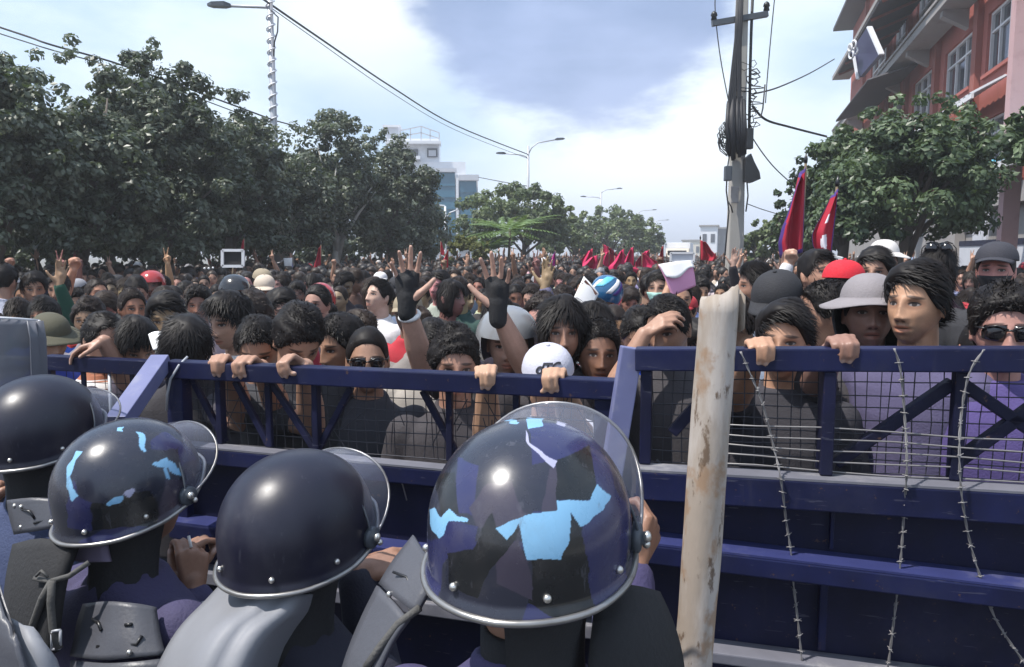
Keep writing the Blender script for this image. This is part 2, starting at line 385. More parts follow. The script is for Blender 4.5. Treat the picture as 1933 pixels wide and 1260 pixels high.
def skin_mat(name, attr=False):
    b = NB(name)
    if attr:
        a = b.n('ShaderNodeAttribute'); a.attribute_name = 'pcol'; base = a.outputs['Color']
    else: base = b.objcol()
    at = b.n('ShaderNodeAttribute'); at.attribute_name = 'face'
    sp = b.n('ShaderNodeSeparateXYZ'); b.l(at.outputs['Vector'], sp.inputs[0])
    x, y, z = sp.outputs; ax = b.math('ABSOLUTE', x)
    front = b.step(b.math('MULTIPLY', y, -1), .02, .04)
    def ell(cx, cz, a_, b_, soft=.25, slope=0.0, xx=None):
        xx = xx or ax
        dx = b.math('DIVIDE', b.math('SUBTRACT', xx, cx), a_)
        zz = b.math('SUBTRACT', z, cz)
        if slope: zz = b.math('SUBTRACT', zz, b.math('MULTIPLY', b.math('SUBTRACT', xx, cx), slope))
        dz = b.math('DIVIDE', zz, b_)
        d = b.math('ADD', b.math('MULTIPLY', dx, dx), b.math('MULTIPLY', dz, dz))
        return b.math('MULTIPLY', b.math('SUBTRACT', 1.0, b.step(d, 1 - soft, 1 + soft)), front)
    n = b.math('ADD', b.math('MULTIPLY', b.noise(30, 5), .6), b.math('MULTIPLY', b.noise(140, 3), .4))
    f = b.math('MULTIPLY_ADD', n, .56, .72); cmb = b.n('ShaderNodeCombineColor'); [b.l(f, cmb.inputs[i]) for i in range(3)]
    c = b.mix(1.0, base, cmb.outputs[0], 'MULTIPLY')
    nail = b.n('ShaderNodeAttribute'); nail.attribute_name = 'nail'
    c = b.mix(b.math('MULTIPLY', nail.outputs['Fac'], .8), c, (.55, .38, .32, 1))
    dk = b.mix(1.0, base, (.55, .48, .46, 1), 'MULTIPLY')
    c = b.mix(b.math('MULTIPLY', ell(.031, .003, .023, .016, .6), .75), c, dk)          # eye-socket shadow put into the skin colour
    st = b.n('ShaderNodeAttribute'); st.attribute_type = 'OBJECT'; st.attribute_name = 'stubble'
    beard = b.math('MULTIPLY', b.math('MAXIMUM', ell(0, -.098, .06, .046, .5), ell(0, -.056, .026, .008, .5)), st.outputs['Fac'])
    c = b.mix(b.math('MULTIPLY', beard, b.math('MULTIPLY_ADD', b.noise(220, 2), .6, .5)), c, (.03, .022, .02, 1))
    lip = b.mix(1.0, base, (.84, .60, .58, 1), 'MULTIPLY')
    c = b.mix(b.math('MULTIPLY', ell(0, -.0705, .024, .012, .3), .85), c, lip)
    c = b.mix(b.math('MULTIPLY', ell(0, -.0695, .0235, .0021, .5), .85), c, (.03, .012, .01, 1))
    c = b.mix(b.math('MULTIPLY', ell(.0088, -.0475, .0055, .0035, .5), .8), c, (.03, .012, .01, 1))
    c = b.mix(b.math('MULTIPLY', ell(.0325, .0235, .020, .0050, .6, -.18), .82), c, (.018, .013, .012, 1))  # brows
    c = b.mix(ell(.031, .0040, .0155, .0066, .35, -.05), c, (.03, .018, .015, 1))       # lash line
    c = b.mix(ell(.031, .0014, .0122, .0039, .3), c, (.22, .19, .18, 1))  # eye whites dimmed: socket shadow put into the colour
    c = b.mix(ell(.031, .0022, .0064, .0054, .25), c, (.02, .012, .009, 1))
    b.set(c, .48, 0, .45); b.b.inputs['Subsurface Weight'].default_value = 0
    b.bump(b.noise(260, 2), .06, .004); return b.m
def camo_paint():
    b = NB('camo_paint'); a = b.n('ShaderNodeAttribute'); a.attribute_name = 'pcol'
    c = a.outputs['Color']; sc = b.step(b.noise(55, 8, .7, stretch=(1, 1, .25)), .60, .66); c = b.mix(b.math('MULTIPLY', sc, .35), c, (.09, .09, .11, 1))
    d = b.step(b.noise(9, 8, .7), .5, .75); c = b.mix(b.math('MULTIPLY', d, .22), c, (.11, .10, .10, 1))
    b.set(c, b.math('MULTIPLY_ADD', b.noise(14, 6, .65), .22, .16), 0, .5, .25); b.bump(b.noise(18, 3), .05, .01); return b.m
M['camo_paint'] = camo_paint()
def shell_paint():
    b = NB('helmet_shell_navy'); c = b.mix(b.step(b.noise(4, 6, .6), .35, .7), (.0075, .0075, .018, 1), (.013, .013, .028, 1))
    c = b.mix(b.math('MULTIPLY', b.step(b.noise(8, 8, .7), .50, .78), .30), c, (.075, .07, .072, 1)); sc = b.step(b.noise(60, 8, .72, stretch=(1, 1, .25)), .615, .66); c = b.mix(b.math('MULTIPLY', sc, .3), c, (.07, .07, .085, 1))
    b.set(c, b.math('MULTIPLY_ADD', b.noise(12, 7, .7), .32, .22), 0, .45); b.bump(b.noise(16, 3), .05, .01); return b.m
M['helmet_navy'] = shell_paint()
M['skin'] = skin_mat('skin'); M['crowd_skin'] = skin_mat('crowd_skin', True)
def attr_mat(name, rough):
    b = NB(name); a = b.n('ShaderNodeAttribute'); a.attribute_name = 'pcol'; b.set(a.outputs['Color'], rough, 0, .4); return b.m
M['crowd_hair'] = attr_mat('crowd_hair', .5); M['crowd_cloth'] = attr_mat('crowd_cloth', .9)
def hair_mat():
    b = NB('hair'); n = b.noise(60, 4, stretch=(1, 1, .4))
    c = b.mix(n, (.003, .0025, .003, 1), (.014, .010, .009, 1)); c = b.mix(.5, c, b.objcol(), 'ADD')
    b.set(c, .55, 0, .22); return b.m
M['hair'] = hair_mat()
def pattern_mat(name, kind):
    b = NB(name); base = b.objcol(); sp = b.n('ShaderNodeSeparateXYZ'); b.l(b.coord(), sp.inputs[0])
    def stripes(x, f): return b.step(b.math('SINE', b.math('MULTIPLY', x, f)), .1, .35)
    if kind == 'check':
        a = stripes(sp.outputs[0], 130); c_ = stripes(sp.outputs[2], 130)
        c = b.mix(b.math('MULTIPLY', a, .6), base, (.03, .03, .05, 1)); c = b.mix(b.math('MULTIPLY', c_, .55), c, (.04, .035, .05, 1))
    elif kind == 'stripe': c = b.mix(stripes(sp.outputs[2], 110), base, (.6, .58, .58, 1))
    else: c = b.mix(b.step(b.noise(38, 2), .52, .56), base, (.05, .045, .06, 1))
    b.set(c, .88, 0, .3); b.bump(b.noise(150, 3), .25, .01); return b.m
M['check'] = pattern_mat('checked_cloth', 'check'); M['stripe'] = pattern_mat('striped_cloth', 'stripe'); M['print'] = pattern_mat('printed_cloth', 'print')
def clear_mat(name, tint, alpha, rough=.08, spec=.6):
    b = NB(name); b.set(tint, rough, 0, spec); t = b.n('ShaderNodeBsdfTransparent'); t.inputs[0].default_value = (.93, .94, .97, 1)
    mx = b.n('ShaderNodeMixShader'); lw = b.n('ShaderNodeLayerWeight'); lw.inputs[0].default_value = .25
    b.l(b.math('MULTIPLY_ADD', lw.outputs['Facing'], .45, alpha), mx.inputs[0]); b.l(t.outputs[0], mx.inputs[1]); b.l(b.b.outputs[0], mx.inputs[2]); b.l(mx.outputs[0], b.out.inputs[0]); return b.m
M['visor'] = clear_mat('clear_visor', (.25, .26, .32), .02)
M['shield'] = clear_mat('scuffed_shield', (.13, .135, .16), .80, .4)
# ------------------------------------------------------------------ the setting: ground, road, hills
TH = R(16.0); D = Vector((math.sin(TH), math.cos(TH), 0)); NR = Vector((math.cos(TH), -math.sin(TH), 0))   # along the street, across it
def street(lat, s, z=0): return D * s + NR * lat + Vector((0, 0, z))
def sheet(name, l0, l1, s0, s1, z, m):
    mb = MB(); mb.add([street(l0, s0, z), street(l1, s0, z), street(l1, s1, z), street(l0, s1, z)], [(0, 1, 2, 3)])
    return tag(mb.build(name, m), kind='structure')
sheet('ground', -1500, 1500, -300, 2200, -.008, M['earth'])
sheet('road', -24, 5.6, -40, 900, 0, M['asphalt'])
sheet('tree_verge', -11.6, -8.6, 4, 400, .004, M['earth'])
mb = MB(); mb.prism([street(5.6, -40, -.004), street(9, -40, -.004), street(9, 900, -.004), street(5.6, 900, -.004)], (0, 0, .134)); tag(mb.build('pavement', M['kerb']), kind='structure')
# ------------------------------------------------------------------ trees
def leaf_mesh(name, clumps, size, material, seed, droop=.35, flat=.0):
    """clumps: (centre, radius, count, tint)"""
    r = np.random.RandomState(seed); C = []; NRM = []; T = []
    for c, rad, n, t in clumps:
        d = r.normal(size=(n, 3)); d /= np.linalg.norm(d, axis=1)[:, None]
        q = rad * r.uniform(.35, 1.0, n)[:, None] ** .6
        p = np.array(c) + d * q * np.array([1, 1, .8]); C.append(p); NRM.append(d * 1.0 + np.array([0, 0, .55]) + r.normal(size=(n, 3)) * .36)
        T.append(np.clip(t + r.uniform(-.35, .35, n), 0, 1))
    C = np.concatenate(C); NRM = np.concatenate(NRM); T = np.concatenate(T); n = len(C)
    NRM /= np.linalg.norm(NRM, axis=1)[:, None]
    ax = r.normal(size=(n, 3)); ax[:, 2] -= droop; ax -= NRM * (ax * NRM).sum(1)[:, None]; ax /= np.linalg.norm(ax, axis=1)[:, None]
    sd = np.cross(ax, NRM); L = size * r.uniform(.6, 1.25, n)[:, None]; W = L * .30
    up = NRM * L * .10
    v = np.stack([C - ax * L * .5, C + sd * W - up, C + ax * L * .5 - NRM * L * .12, C - sd * W - up], 1).reshape(-1, 3)
    f = np.arange(4 * n).reshape(n, 4); me = np_mesh(name, v, f, material, smooth=False)
    a = me.attributes.new('tint', 'FLOAT', 'FACE'); a.data.foreach_set('value', T.astype(np.float32)); return me
def crown_clumps(center, rx, ry, rz, nclump, per, seed, rough=.34):
    """uneven crown: clumps of leaves on limbs through the volume, gaps between them"""
    r = np.random.RandomState(seed); out = []
    sn_ = SN(seed + 3, 2.2, 2)
    for i in range(nclump):
        d = r.normal(size=3); d /= np.linalg.norm(d)
        if d[2] < -.55: d[2] *= -.6
        q = r.uniform(.45, 1.0) ** .55; k = 1 + rough * float(sn_(d[None])[0])
        c = np.array(center) + d * np.array([rx, ry, rz]) * q * k
        rad = r.uniform(.13, .27) * min(rx, rz)
        out.append((c, rad, int(per * r.uniform(.6, 1.3)), r.uniform(.05, .85)))
    for i in range(nclump // 7):                      # loose sprays that break the outline
        d = r.normal(size=3); d[2] = abs(d[2]) + .2; d /= np.linalg.norm(d)
        c = np.array(center) + d * np.array([rx, ry, rz]) * r.uniform(1.02, 1.18)
        out.append((c, .11 * min(rx, rz), int(per * .22), r.uniform(.3, .9)))
    return out
def make_tree(label, base, crown_c, rx, rz, leaf, mtl, seed, nclump=90, per=120, trunk_r=.13, group=None, bark='bark', lean=(0, 0)):
    base = Vector(base); t = thing('tree', label, 'tree', base, 0, group)
    cc = Vector(crown_c) - base; r = random.Random(seed)
    mb = MB(); k = Vector((cc.x * .6, cc.y * .6, cc.z - rz * .35))
    mb.tube([(0, 0, -.05), k * .35 + V(r.uniform(-.1, .1), r.uniform(-.1, .1), 0), k * .7 + V(r.uniform(-.12, .12), 0, 0), k], [trunk_r * 1.25, trunk_r, trunk_r * .85, trunk_r * .7], 9)
    for i in range(9):
        d = Vector((r.gauss(0, 1), r.gauss(0, 1), abs(r.gauss(.5, .5)))).normalized()
        e = cc + Vector((d.x * rx, d.y * rx, d.z * rz)) * .8; s = k * r.uniform(.72, 1.0); mdl = (s + e) / 2 + V(r.uniform(-.2, .2), r.uniform(-.2, .2), .15)
        mb.tube([s, mdl, e], [trunk_r * .5, trunk_r * .3, trunk_r * .1], 6)
    mb.build('trunk', M[bark], t)
    me = leaf_mesh('crown', crown_clumps(cc, rx, rx, rz, nclump, per, seed), leaf, M[mtl], seed)
    link('crown', me, t); return t
def px_tree(label, u, vtop, hw, Y, leaf, mtl, seed, zlow=1.25, **k):
    top = P(u, vtop, Y); rx = hw / FPX * Y; rz = (top.z - zlow) / 2
    return make_tree(label, (top.x, top.y, 0), (top.x, top.y, zlow + rz * .94), rx, rz, leaf, mtl, seed, **k)
LT = 'dark broad-leaved trees in the row beside the street'
px_tree('tall dark broad-leaved tree at the outer end of the roadside row', -40, 120, 150, 11, .108, 'leaf_dark', 21, nclump=190, per=155, group=LT)
px_tree('tall dark leafy tree, broadest crown of the row, under the two thin wires', 135, 92, 145, 13, .108, 'leaf_dark', 22, nclump=230, per=160, group=LT, zlow=1.1)
px_tree('tall dark leafy tree with pointed top, second in from the broadest crown', 290, 108, 125, 14.5, .108, 'leaf_dark', 23, nclump=230, per=160, group=LT, zlow=1.1)
px_tree('dark leafy tree with a lower top just beside the spiral-wrapped lamp post', 425, 190, 100, 17, .115, 'leaf_dark', 24, nclump=190, per=150, group=LT, zlow=1.1)
px_tree('dark leafy tree standing right in front of the spiral-wrapped lamp post', 535, 246, 118, 19.5, .115, 'leaf_dark', 25, nclump=180, per=140, group=LT, zlow=1.1, bark='pale_bark')
px_tree('dark leafy tree with a peaked top, second from the pale office building', 632, 222, 92, 21, .115, 'leaf_dark', 26, nclump=180, per=140, group=LT, zlow=1.1, bark='pale_bark')
px_tree('dark leafy tree whose crown partly hides the pale office building', 735, 262, 82, 23, .115, 'leaf_dark', 27, nclump=190, per=140, group=LT, zlow=1.1)
BT = 'dark trees behind the roadside row'
for k, (u, vt, hw, Y) in enumerate(((-30, 200, 190, 17), (190, 200, 170, 19), (350, 215, 150, 22), (490, 262, 140, 25), (640, 290, 120, 28), (745, 320, 95, 31))):
    px_tree(('shaded dark tree standing behind the roadside row, at the outermost end', 'shaded dark tree behind the gap next to the broadest crown', 'shaded dark tree behind the pointed tree of the row', 'shaded dark tree behind the spiral-wrapped lamp post', 'shaded dark tree behind the peaked tree of the row', 'shaded dark tree at the foot of the pale office building')[k], u, vt, hw, Y, .24, 'leaf_dark', 61 + k, nclump=100, per=60, group=BT, zlow=.7)
MT = 'green trees lining the far part of the street'
px_tree('green bushy tree at the foot of the double-armed street lamp', 990, 362, 104, 34, .19, 'leaf_soft', 31, nclump=200, per=90, group=MT, zlow=1.5)
px_tree('small green tree between the lamp tree and the farther round tree', 1085, 410, 66, 44, .22, 'leaf_soft', 32, nclump=130, per=75, group=MT, zlow=1.3)
px_tree('round green tree farther down the street under the second double lamp', 1155, 396, 84, 52, .25, 'leaf_soft', 33, nclump=160, per=80, group=MT, zlow=1.2)
px_tree('small distant green tree at the far end of the tree line', 1215, 432, 40, 75, .36, 'leaf_soft', 34, nclump=50, per=45, group=MT, zlow=1.0)
RT = 'leafy trees in front of the red building'
px_tree('big glossy-leaved tree standing in front of the red brick building', 1728, 200, 152, 13.5, .12, 'leaf_mid', 41, nclump=230, per=150, group=RT, zlow=1.75)
px_tree('lower leafy tree beside the far corner of the red building', 1605, 262, 95, 15.5, .135, 'leaf_mid', 42, nclump=170, per=105, group=RT, zlow=1.8)
px_tree('narrow leafy tree behind the two tall red flags', 1520, 345, 62, 18, .15, 'leaf_mid', 43, nclump=80, per=80, group=RT, zlow=1.5)
px_tree('low green bushy tree just behind the concrete utility pole', 1440, 420, 48, 27, .18, 'leaf_soft', 44, nclump=60, per=60, group=RT, zlow=1.2)
px_tree('leafy tree mostly outside the picture whose twig tips reach over the pink column', 2078, 130, 120, 9.5, .13, 'leaf_mid', 45, nclump=90, per=80, group=RT, zlow=2.6)
# bright feathery plant with compound fronds, and a soft olive bush
def frond_plant(label, base, h, n, mtl, seed, spread=1.6):
    r = random.Random(seed); t = thing('plant', label, 'plant', base); st = MB(); st.tube([(0, 0, 0), (0, .05, h * .5), (.05, 0, h * .8)], [.06, .05, .03], 7); st.build('stem', M['bark'], t)
    vs = []; fs = []; T = []
    for i in range(n):
        a = 2 * math.pi * i / n + r.uniform(-.3, .3); L = spread * r.uniform(.7, 1.1); el = r.uniform(.15, .8)
        pts = [Vector((math.cos(a) * L * s * math.cos(el * (1 - s)), math.sin(a) * L * s * math.cos(el * (1 - s)), h * .78 + L * (math.sin(el) * s - .35 * s * s))) for s in [k / 13 for k in range(14)]]
        for k in range(1, 14):
            d = (pts[k] - pts[k - 1]).normalized(); s_ = d.cross(V(0, 0, 1)).normalized()
            for sg in (-1, 1):
                ll = .34 * math.sin(math.pi * min(.97, .2 + .8 * k / 14)); q = (s_ * sg * .9 + d * .5 - V(0, 0, .25)).normalized() * ll; wv = d * .045
                b = len(vs); vs += [pts[k] - wv, pts[k] + q * .5 + wv, pts[k] + q, pts[k] + q * .5 - wv]; fs.append((b, b + 1, b + 2, b + 3)); T.append(r.random())
    me = np_mesh('fronds', [tuple(v) for v in vs], fs, M[mtl], smooth=False); a = me.attributes.new('tint', 'FLOAT', 'FACE'); a.data.foreach_set('value', np.array(T, np.float32)); link('fronds', me, t)
b = P(960, 478, 24); frond_plant('bright green feathery plant with long fronds in front of the green trees', (b.x, b.y, 0), 3.35, 26, 'leaf_bright', 5, 1.55)
b = P(915, 478, 24.8); frond_plant('lower bright feathery plant beside the olive bush', (b.x, b.y, 0), 2.7, 18, 'leaf_bright', 6, 1.1)
b = P(885, 478, 22); bt = thing('bush', 'round olive-yellow bush beside the bright feathery plants', 'bush', (b.x, b.y, 0))
link('foliage', leaf_mesh('foliage', crown_clumps((0, 0, 2.0), .62, .6, .42, 60, 70, 51, .15), .10, M['leaf_olive'], 51), bt)
mb = MB(); mb.tube([(0, 0, 0), (.03, 0, 1), (0, .02, 2)], [.05, .04, .03], 6); mb.build('stem', M['bark'], bt)

# ------------------------------------------------------------------ street lamps, cables
def lamp_head(mb, p, d, L=.62):
    d = Vector(d).normalized(); s, u, _ = frame(d)
    ring = lambda c, w_, h0, h1: [c + s * w_ * a + u * (h1 if b > 0 else -h0) for a, b in ((-1, -1), (1, -1), (1, 1), (-1, 1))]
    mb.loft([ring(p, .05, .03, .05), ring(p + d * L * .25, .13, .04, .09), ring(p + d * L * .8, .12, .04, .07), ring(p + d * L, .05, .02, .03)], smooth=False)
def street_lamp(label, base, H, arms, r=.07, wrap=False, whitep=False, group='street lamps'):
    t = thing('street_lamp', label, 'street lamp', base, 0, group); m = M['white_paint'] if whitep else M['galv']
    mb = MB(); mb.tube([(0, 0, 0), (0, 0, H * .5), (0, 0, H)], [r * 1.3, r, r * .75], 10); mb.build('pole', m, t)
    if wrap:
        mb = MB(); n = 260; mb.tube([(math.cos(k * .62) * (r * 1.12), math.sin(k * .62) * (r * 1.12), H * .12 + H * .86 * k / n) for k in range(n)], .022, 5); mb.build('light_strip', M['white_paint'], t)
    for (dx, dy, z0, z1, L) in arms:
        d = Vector((dx, dy, 0)).normalized(); mb = MB()
        p = [Vector((0, 0, z0)), Vector((0, 0, z0)) + d * L * .12 + V(0, 0, (z1 - z0) * .45), Vector((0, 0, z0)) + d * L * .35 + V(0, 0, (z1 - z0) * .8), d * L + V(0, 0, z1)]
        mb.tube(p, r * .42, 7); mb.build('arm', m, t)
        mb = MB(); lamp_head(mb, d * L + V(0, 0, z1), d + V(0, 0, (z1 - z0) * .1)); mb.build('lamp_head', M['galv_dark'], t)
    return t
b = P(519, 300, 22); top = P(500, -25, 22)
lp = street_lamp('street lamp post wound with a white spiral strip, among the dark trees', (b.x, b.y, 0), top.z, [(-1, -.1, P(505, 15, 22).z, P(432, 14, 22).z, 1.05)], .10, True)
mb = MB(); mb.tube([P(u, v, 21.95) - Vector((b.x, b.y, 0)) for u, v in ((506, 15), (525, 33), (524, 60), (518, 80), (517, 106))], .02, 6); mb.build('loose_cable', M['cable'], lp)
b = P(997, 400, 50)
street_lamp('double-armed street lamp rising above the green bushy tree', (b.x, b.y, 0), P(997, 276, 50).z, [(1, -.1, P(997, 292, 50).z, P(1040, 265, 50).z, 1.7), (-1, -.1, P(997, 300, 50).z, P(960, 291, 50).z, 1.45)], .085)
b = P(1134, 440, 86)
street_lamp('small far double-armed street lamp above the round tree', (b.x, b.y, 0), P(1134, 362, 86).z, [(1, -.1, P(0, 366, 86).z, P(0, 357, 86).z, 1.7), (-1, -.1, P(0, 376, 86).z, P(0, 372, 86).z, 1.7)], .10)
b = P(1237, 450, 135)
street_lamp('tiny farthest street lamp near the end of the street', (b.x, b.y, 0), P(1237, 418, 135).z, [(1, -.1, P(0, 420, 135).z, P(0, 416, 135).z, 1.7), (-1, -.1, P(0, 426, 135).z, P(0, 424, 135).z, 1.7)], .10)
b = P(1205, 440, 110)
street_lamp('far street lamp with one long arm between the two small far lamps', (b.x, b.y, 0), P(1205, 402, 110).z, [(1, -.1, P(0, 402, 110).z, P(0, 397, 110).z, 1.9)], .09)
b = P(841, 470, 42)
street_lamp('white curved street lamp in front of the teal glass building', (b.x, b.y, 0), P(841, 390, 42).z, [(1, -.1, P(0, 425, 42).z, P(0, 396, 42).z, .72), (-1, -.1, P(0, 389, 42).z, P(0, 388, 42).z, .55)], .075, whitep=True)
def cable(label, pts, r=.018, group='overhead cables'):
    pts = [P(*p) for p in pts]; out = []
    for i in range(len(pts) - 1):                                  # smooth the run
        a, b_, c, d = pts[max(i - 1, 0)], pts[i], pts[i + 1], pts[min(i + 2, len(pts) - 1)]
        for k in range(6):
            s = k / 6; out.append(.5 * ((2 * b_) + (c - a) * s + (2 * a - 5 * b_ + 4 * c - d) * s * s + (3 * b_ - a - 3 * c + d) * s ** 3))
    out.append(pts[-1]); mb = MB(out[0]); mb.tube(out, r, 6)
    o = mb.build('overhead_cable', M['cable']); o.location = out[0]; return tag(o, label, 'cable', group)
cable('long sagging cable from the wrapped lamp post to the double-armed lamp', [(440, -40, 19), (510, 8, 22), (600, 70, 25), (740, 165, 32), (860, 237, 40), (997, 292, 50)], .03)
cable('thinner second cable sagging just under the long one', [(510, 14, 22), (600, 78, 25), (740, 176, 32), (860, 246, 40), (997, 300, 50)], .012)
cable('upper of the two wires entering over the leafy trees', [(-60, 32, 17), (0, 52, 17), (60, 72, 17), (100, 86, 17), (250, 130, 18), (519, 228, 22)], .022)
cable('lower of the two wires entering over the leafy trees', [(-60, 44, 17), (0, 64, 17), (60, 83, 17), (95, 94, 17), (250, 140, 18), (519, 240, 22)], .014)
cable('short cable running from the wrapped lamp post down into the peaked tree', [(519, 228, 22), (560, 239, 23), (600, 250, 24)], .018)
cable('faint far cable between the office building and the double-armed lamp', [(903, 335, 66), (950, 344, 58), (997, 352, 50)], .03)

# ------------------------------------------------------------------ utility pole with its tangle of cables
UY = 15.0
b = P(1386, 495, UY); up = thing('utility_pole', 'weathered concrete utility pole wrapped in black cables and boxes', 'utility pole', (b.x, b.y, 0))
U0 = Vector((b.x, b.y, 0)); Q = lambda u, v, dy=0: P(u, v, UY + dy) - U0
mb = MB()
s_ = lambda z, h: [Vector((a * h, c * h * .8, z)) for a, c in ((-1, -1), (1, -1), (1, 1), (-1, 1))]
mb.loft([s_(0, .17), s_(3, .135), s_(8.6, .085)], smooth=False); mb.build('shaft', M['concrete'], up, bevel=.02)
mb = MB(); mb.beam(Q(1344, 45, -.12), Q(1449, 27, -.12), .10, .10); mb.build('cross_arm', M['galv_dark'], up)
for (u, v) in ((1348, 30), (1447, 12)):
    mb = MB(); p = Q(u, v, -.12); mb.loft([[p + V(math.cos(t) * r_, math.sin(t) * r_, z) for t in (k * math.pi / 5 for k in range(10))] for z, r_ in ((-.16, .02), (-.09, .02), (-.08, .06), (-.02, .045), (.0, .065), (.05, .05), (.08, .02))]); mb.build('insulator', M['plastic_black'], up)
mb = MB()
r = random.Random(3)
for k in range(16):
    x0 = r.uniform(-9, 11); x1 = r.uniform(-12, 10)
    mb.tube([Q(1396 + x0 * .6, -20, -.2), Q(1392 + x0 * .7, 60, -.22), Q(1388 + x1, 180, -.24), Q(1388 + x1 * .9, 260 + r.uniform(0, 40), -.25)], r.uniform(.018, .03), 6)
for k in range(22):
    x1 = r.uniform(-16, 16); mb.tube([Q(1390 + x1, 190 + r.uniform(-8, 8), -.22), Q(1390 + x1 * 1.2, 240, -.3), Q(1392 + x1, 292 + r.uniform(-10, 12), -.24)], r.uniform(.025, .04), 6)
mb.build('cable_bundle', M['cable'], up)
mb = MB()
mb.tube([Q(1421, -15, -.1), Q(1418, 60, -.1), Q(1416, 130, -.1), Q(1414, 250, -.1)], .028, 7)
for k in range(20):
    v = 118 + k * 6 + r.uniform(-3, 3); a = r.uniform(6, 28); sg = r.choice((1, 1, 1, -1)); mb.tube([Q(1415, v, -.12), Q(1415 + sg * a * .7, v - 4 + r.uniform(-5, 8), -.25), Q(1415 + sg * a, v + 4, -.2), Q(1415 + sg * a * .5, v + r.uniform(5, 12), -.1), Q(1415, v + 6, -.12)], r.uniform(.006, .012), 5)
for k in range(14):
    a = r.uniform(5, 24); v = 262 + r.uniform(-20, 14); mb.tube([Q(1377, 262, -.2), Q(1377 - a * .6, v - 12, -.25), Q(1377 - a, v, -.22), Q(1377 - a * .8, v + 16, -.25), Q(1377 - a * .2, v + 24 + r.uniform(-6, 6), -.2)], .010, 5)
for pts in ([(1378, 285), (1373, 320), (1371, 360), (1376, 400), (1372, 440), (1368, 490)], [(1409, 330), (1412, 370), (1408, 400)], [(1374, 380), (1380, 390), (1383, 402)], [(1444, 160), (1440, 205), (1436, 222), (1424, 224)], [(1412, 225), (1420, 245), (1428, 230)]):
    mb.tube([Q(u, v, -.24) for u, v in pts], .014, 6)
mb.build('cable_coils', M['cable'], up)
def splice(name, u0, v0, u1, v1, dy, m, d=.14):
    mb = MB(); c = (Q(u0, v0, dy) + Q(u1, v1, dy)) / 2; a = Q(u1, v1, dy) - Q(u0, v0, dy); mb.box(c, (abs(a.x), d, abs(a.z))); mb.build(name, m, up, bevel=.015)
splice('junction_box', 1408, 243, 1420, 282, -.3, M['plastic_black']); splice('junction_box', 1368, 314, 1380, 342, -.3, M['galv_dark']); splice('name_plate', 1380, 352, 1394, 384, -.22, M['grey_plaster'], .03)
mb = MB(); poly = [(1408, 300), (1418, 290), (1424, 305), (1434, 325), (1436, 338), (1420, 345), (1407, 342)]; mb.prism([Q(u, v, -.32) for u, v in poly], (0, .18, 0)); mb.build('splice_case', M['plastic_black'], up)
CG = 'overhead cables'
cable('thin wire dropping from the pole cross-arm insulator to the cable bundle', [(1352, -30, 15), (1350, 20, 14.9), (1360, 110, 14.8), (1378, 205, 14.8)], .010)
cable('thin wire hanging on the building side of the utility pole', [(1464, -20, 14.8), (1457, 50, 14.8), (1449, 140, 14.8), (1445, 195, 14.8)], .010)
cable('cable rising from the pole towards the roof canopy of the red building', [(1421, 178, 15), (1470, 165, 19), (1530, 138, 25), (1575, 112, 30)], .018)
cable('black cable sagging from the pole towards the corner tree', [(1420, 200, 15), (1445, 226, 15.2), (1490, 240, 16), (1560, 258, 17)], .022)
cable('thin slack cable falling from the pole coils into the tree', [(1420, 260, 15), (1440, 290, 15), (1465, 320, 15.5), (1500, 352, 16)], .012)
cable('faint slack cable low beside the utility pole', [(1410, 385, 15), (1440, 396, 15.5), (1480, 408, 16)], .008)

# ------------------------------------------------------------------ red brick building
bb = thing('brick_building', 'red brick building with white windows, roof canopies and a blue shop awning', 'building', street(6.9, 15))
B0 = Vector(bb.location)
ref = G(1655, 150, 9.3); LATC = ref.dot(NR); LAT = LATC + 1.0       # cornice edge and wall plane, metres across the street
def s_of(u, lat=None):
    lat = LAT if lat is None else lat; d = ray(u, 478); d = Vector((d.x, d.y, 0)); k = lat / d.dot(NR); return k * d.dot(D)
def W(s, z, out=0): return street(LAT - out, s, z) - B0
def slab(mb, s0, s1, z0, z1, o0, o1):                                # box on the facade: o = metres out from the wall
    mb.box8([W(s0, z0, o0), W(s1, z0, o0), W(s1, z0, o1), W(s0, z0, o1), W(s0, z1, o0), W(s1, z1, o0), W(s1, z1, o1), W(s0, z1, o1)])
def part(name, m, *a):
    mb = MB(); slab(mb, *a); return mb.build(name, m, bb)
SN0, SF = s_of(2300), s_of(1592)
storeys = ((0, 3.7), (3.7, 6.35), (6.35, 9.3), (9.3, 12.6), (12.6, 15.6))
bays = [(1838, 1890), (1763, 1813), (1707, 1740), (1668, 1694), (1628, 1660)]
wins = [tuple(sorted((s_of(a), s_of(b_)))) for a, b_ in bays]
near = [(s_of(2180), s_of(2060)), (s_of(2030), s_of(1945))]
allw = sorted(near + wins)
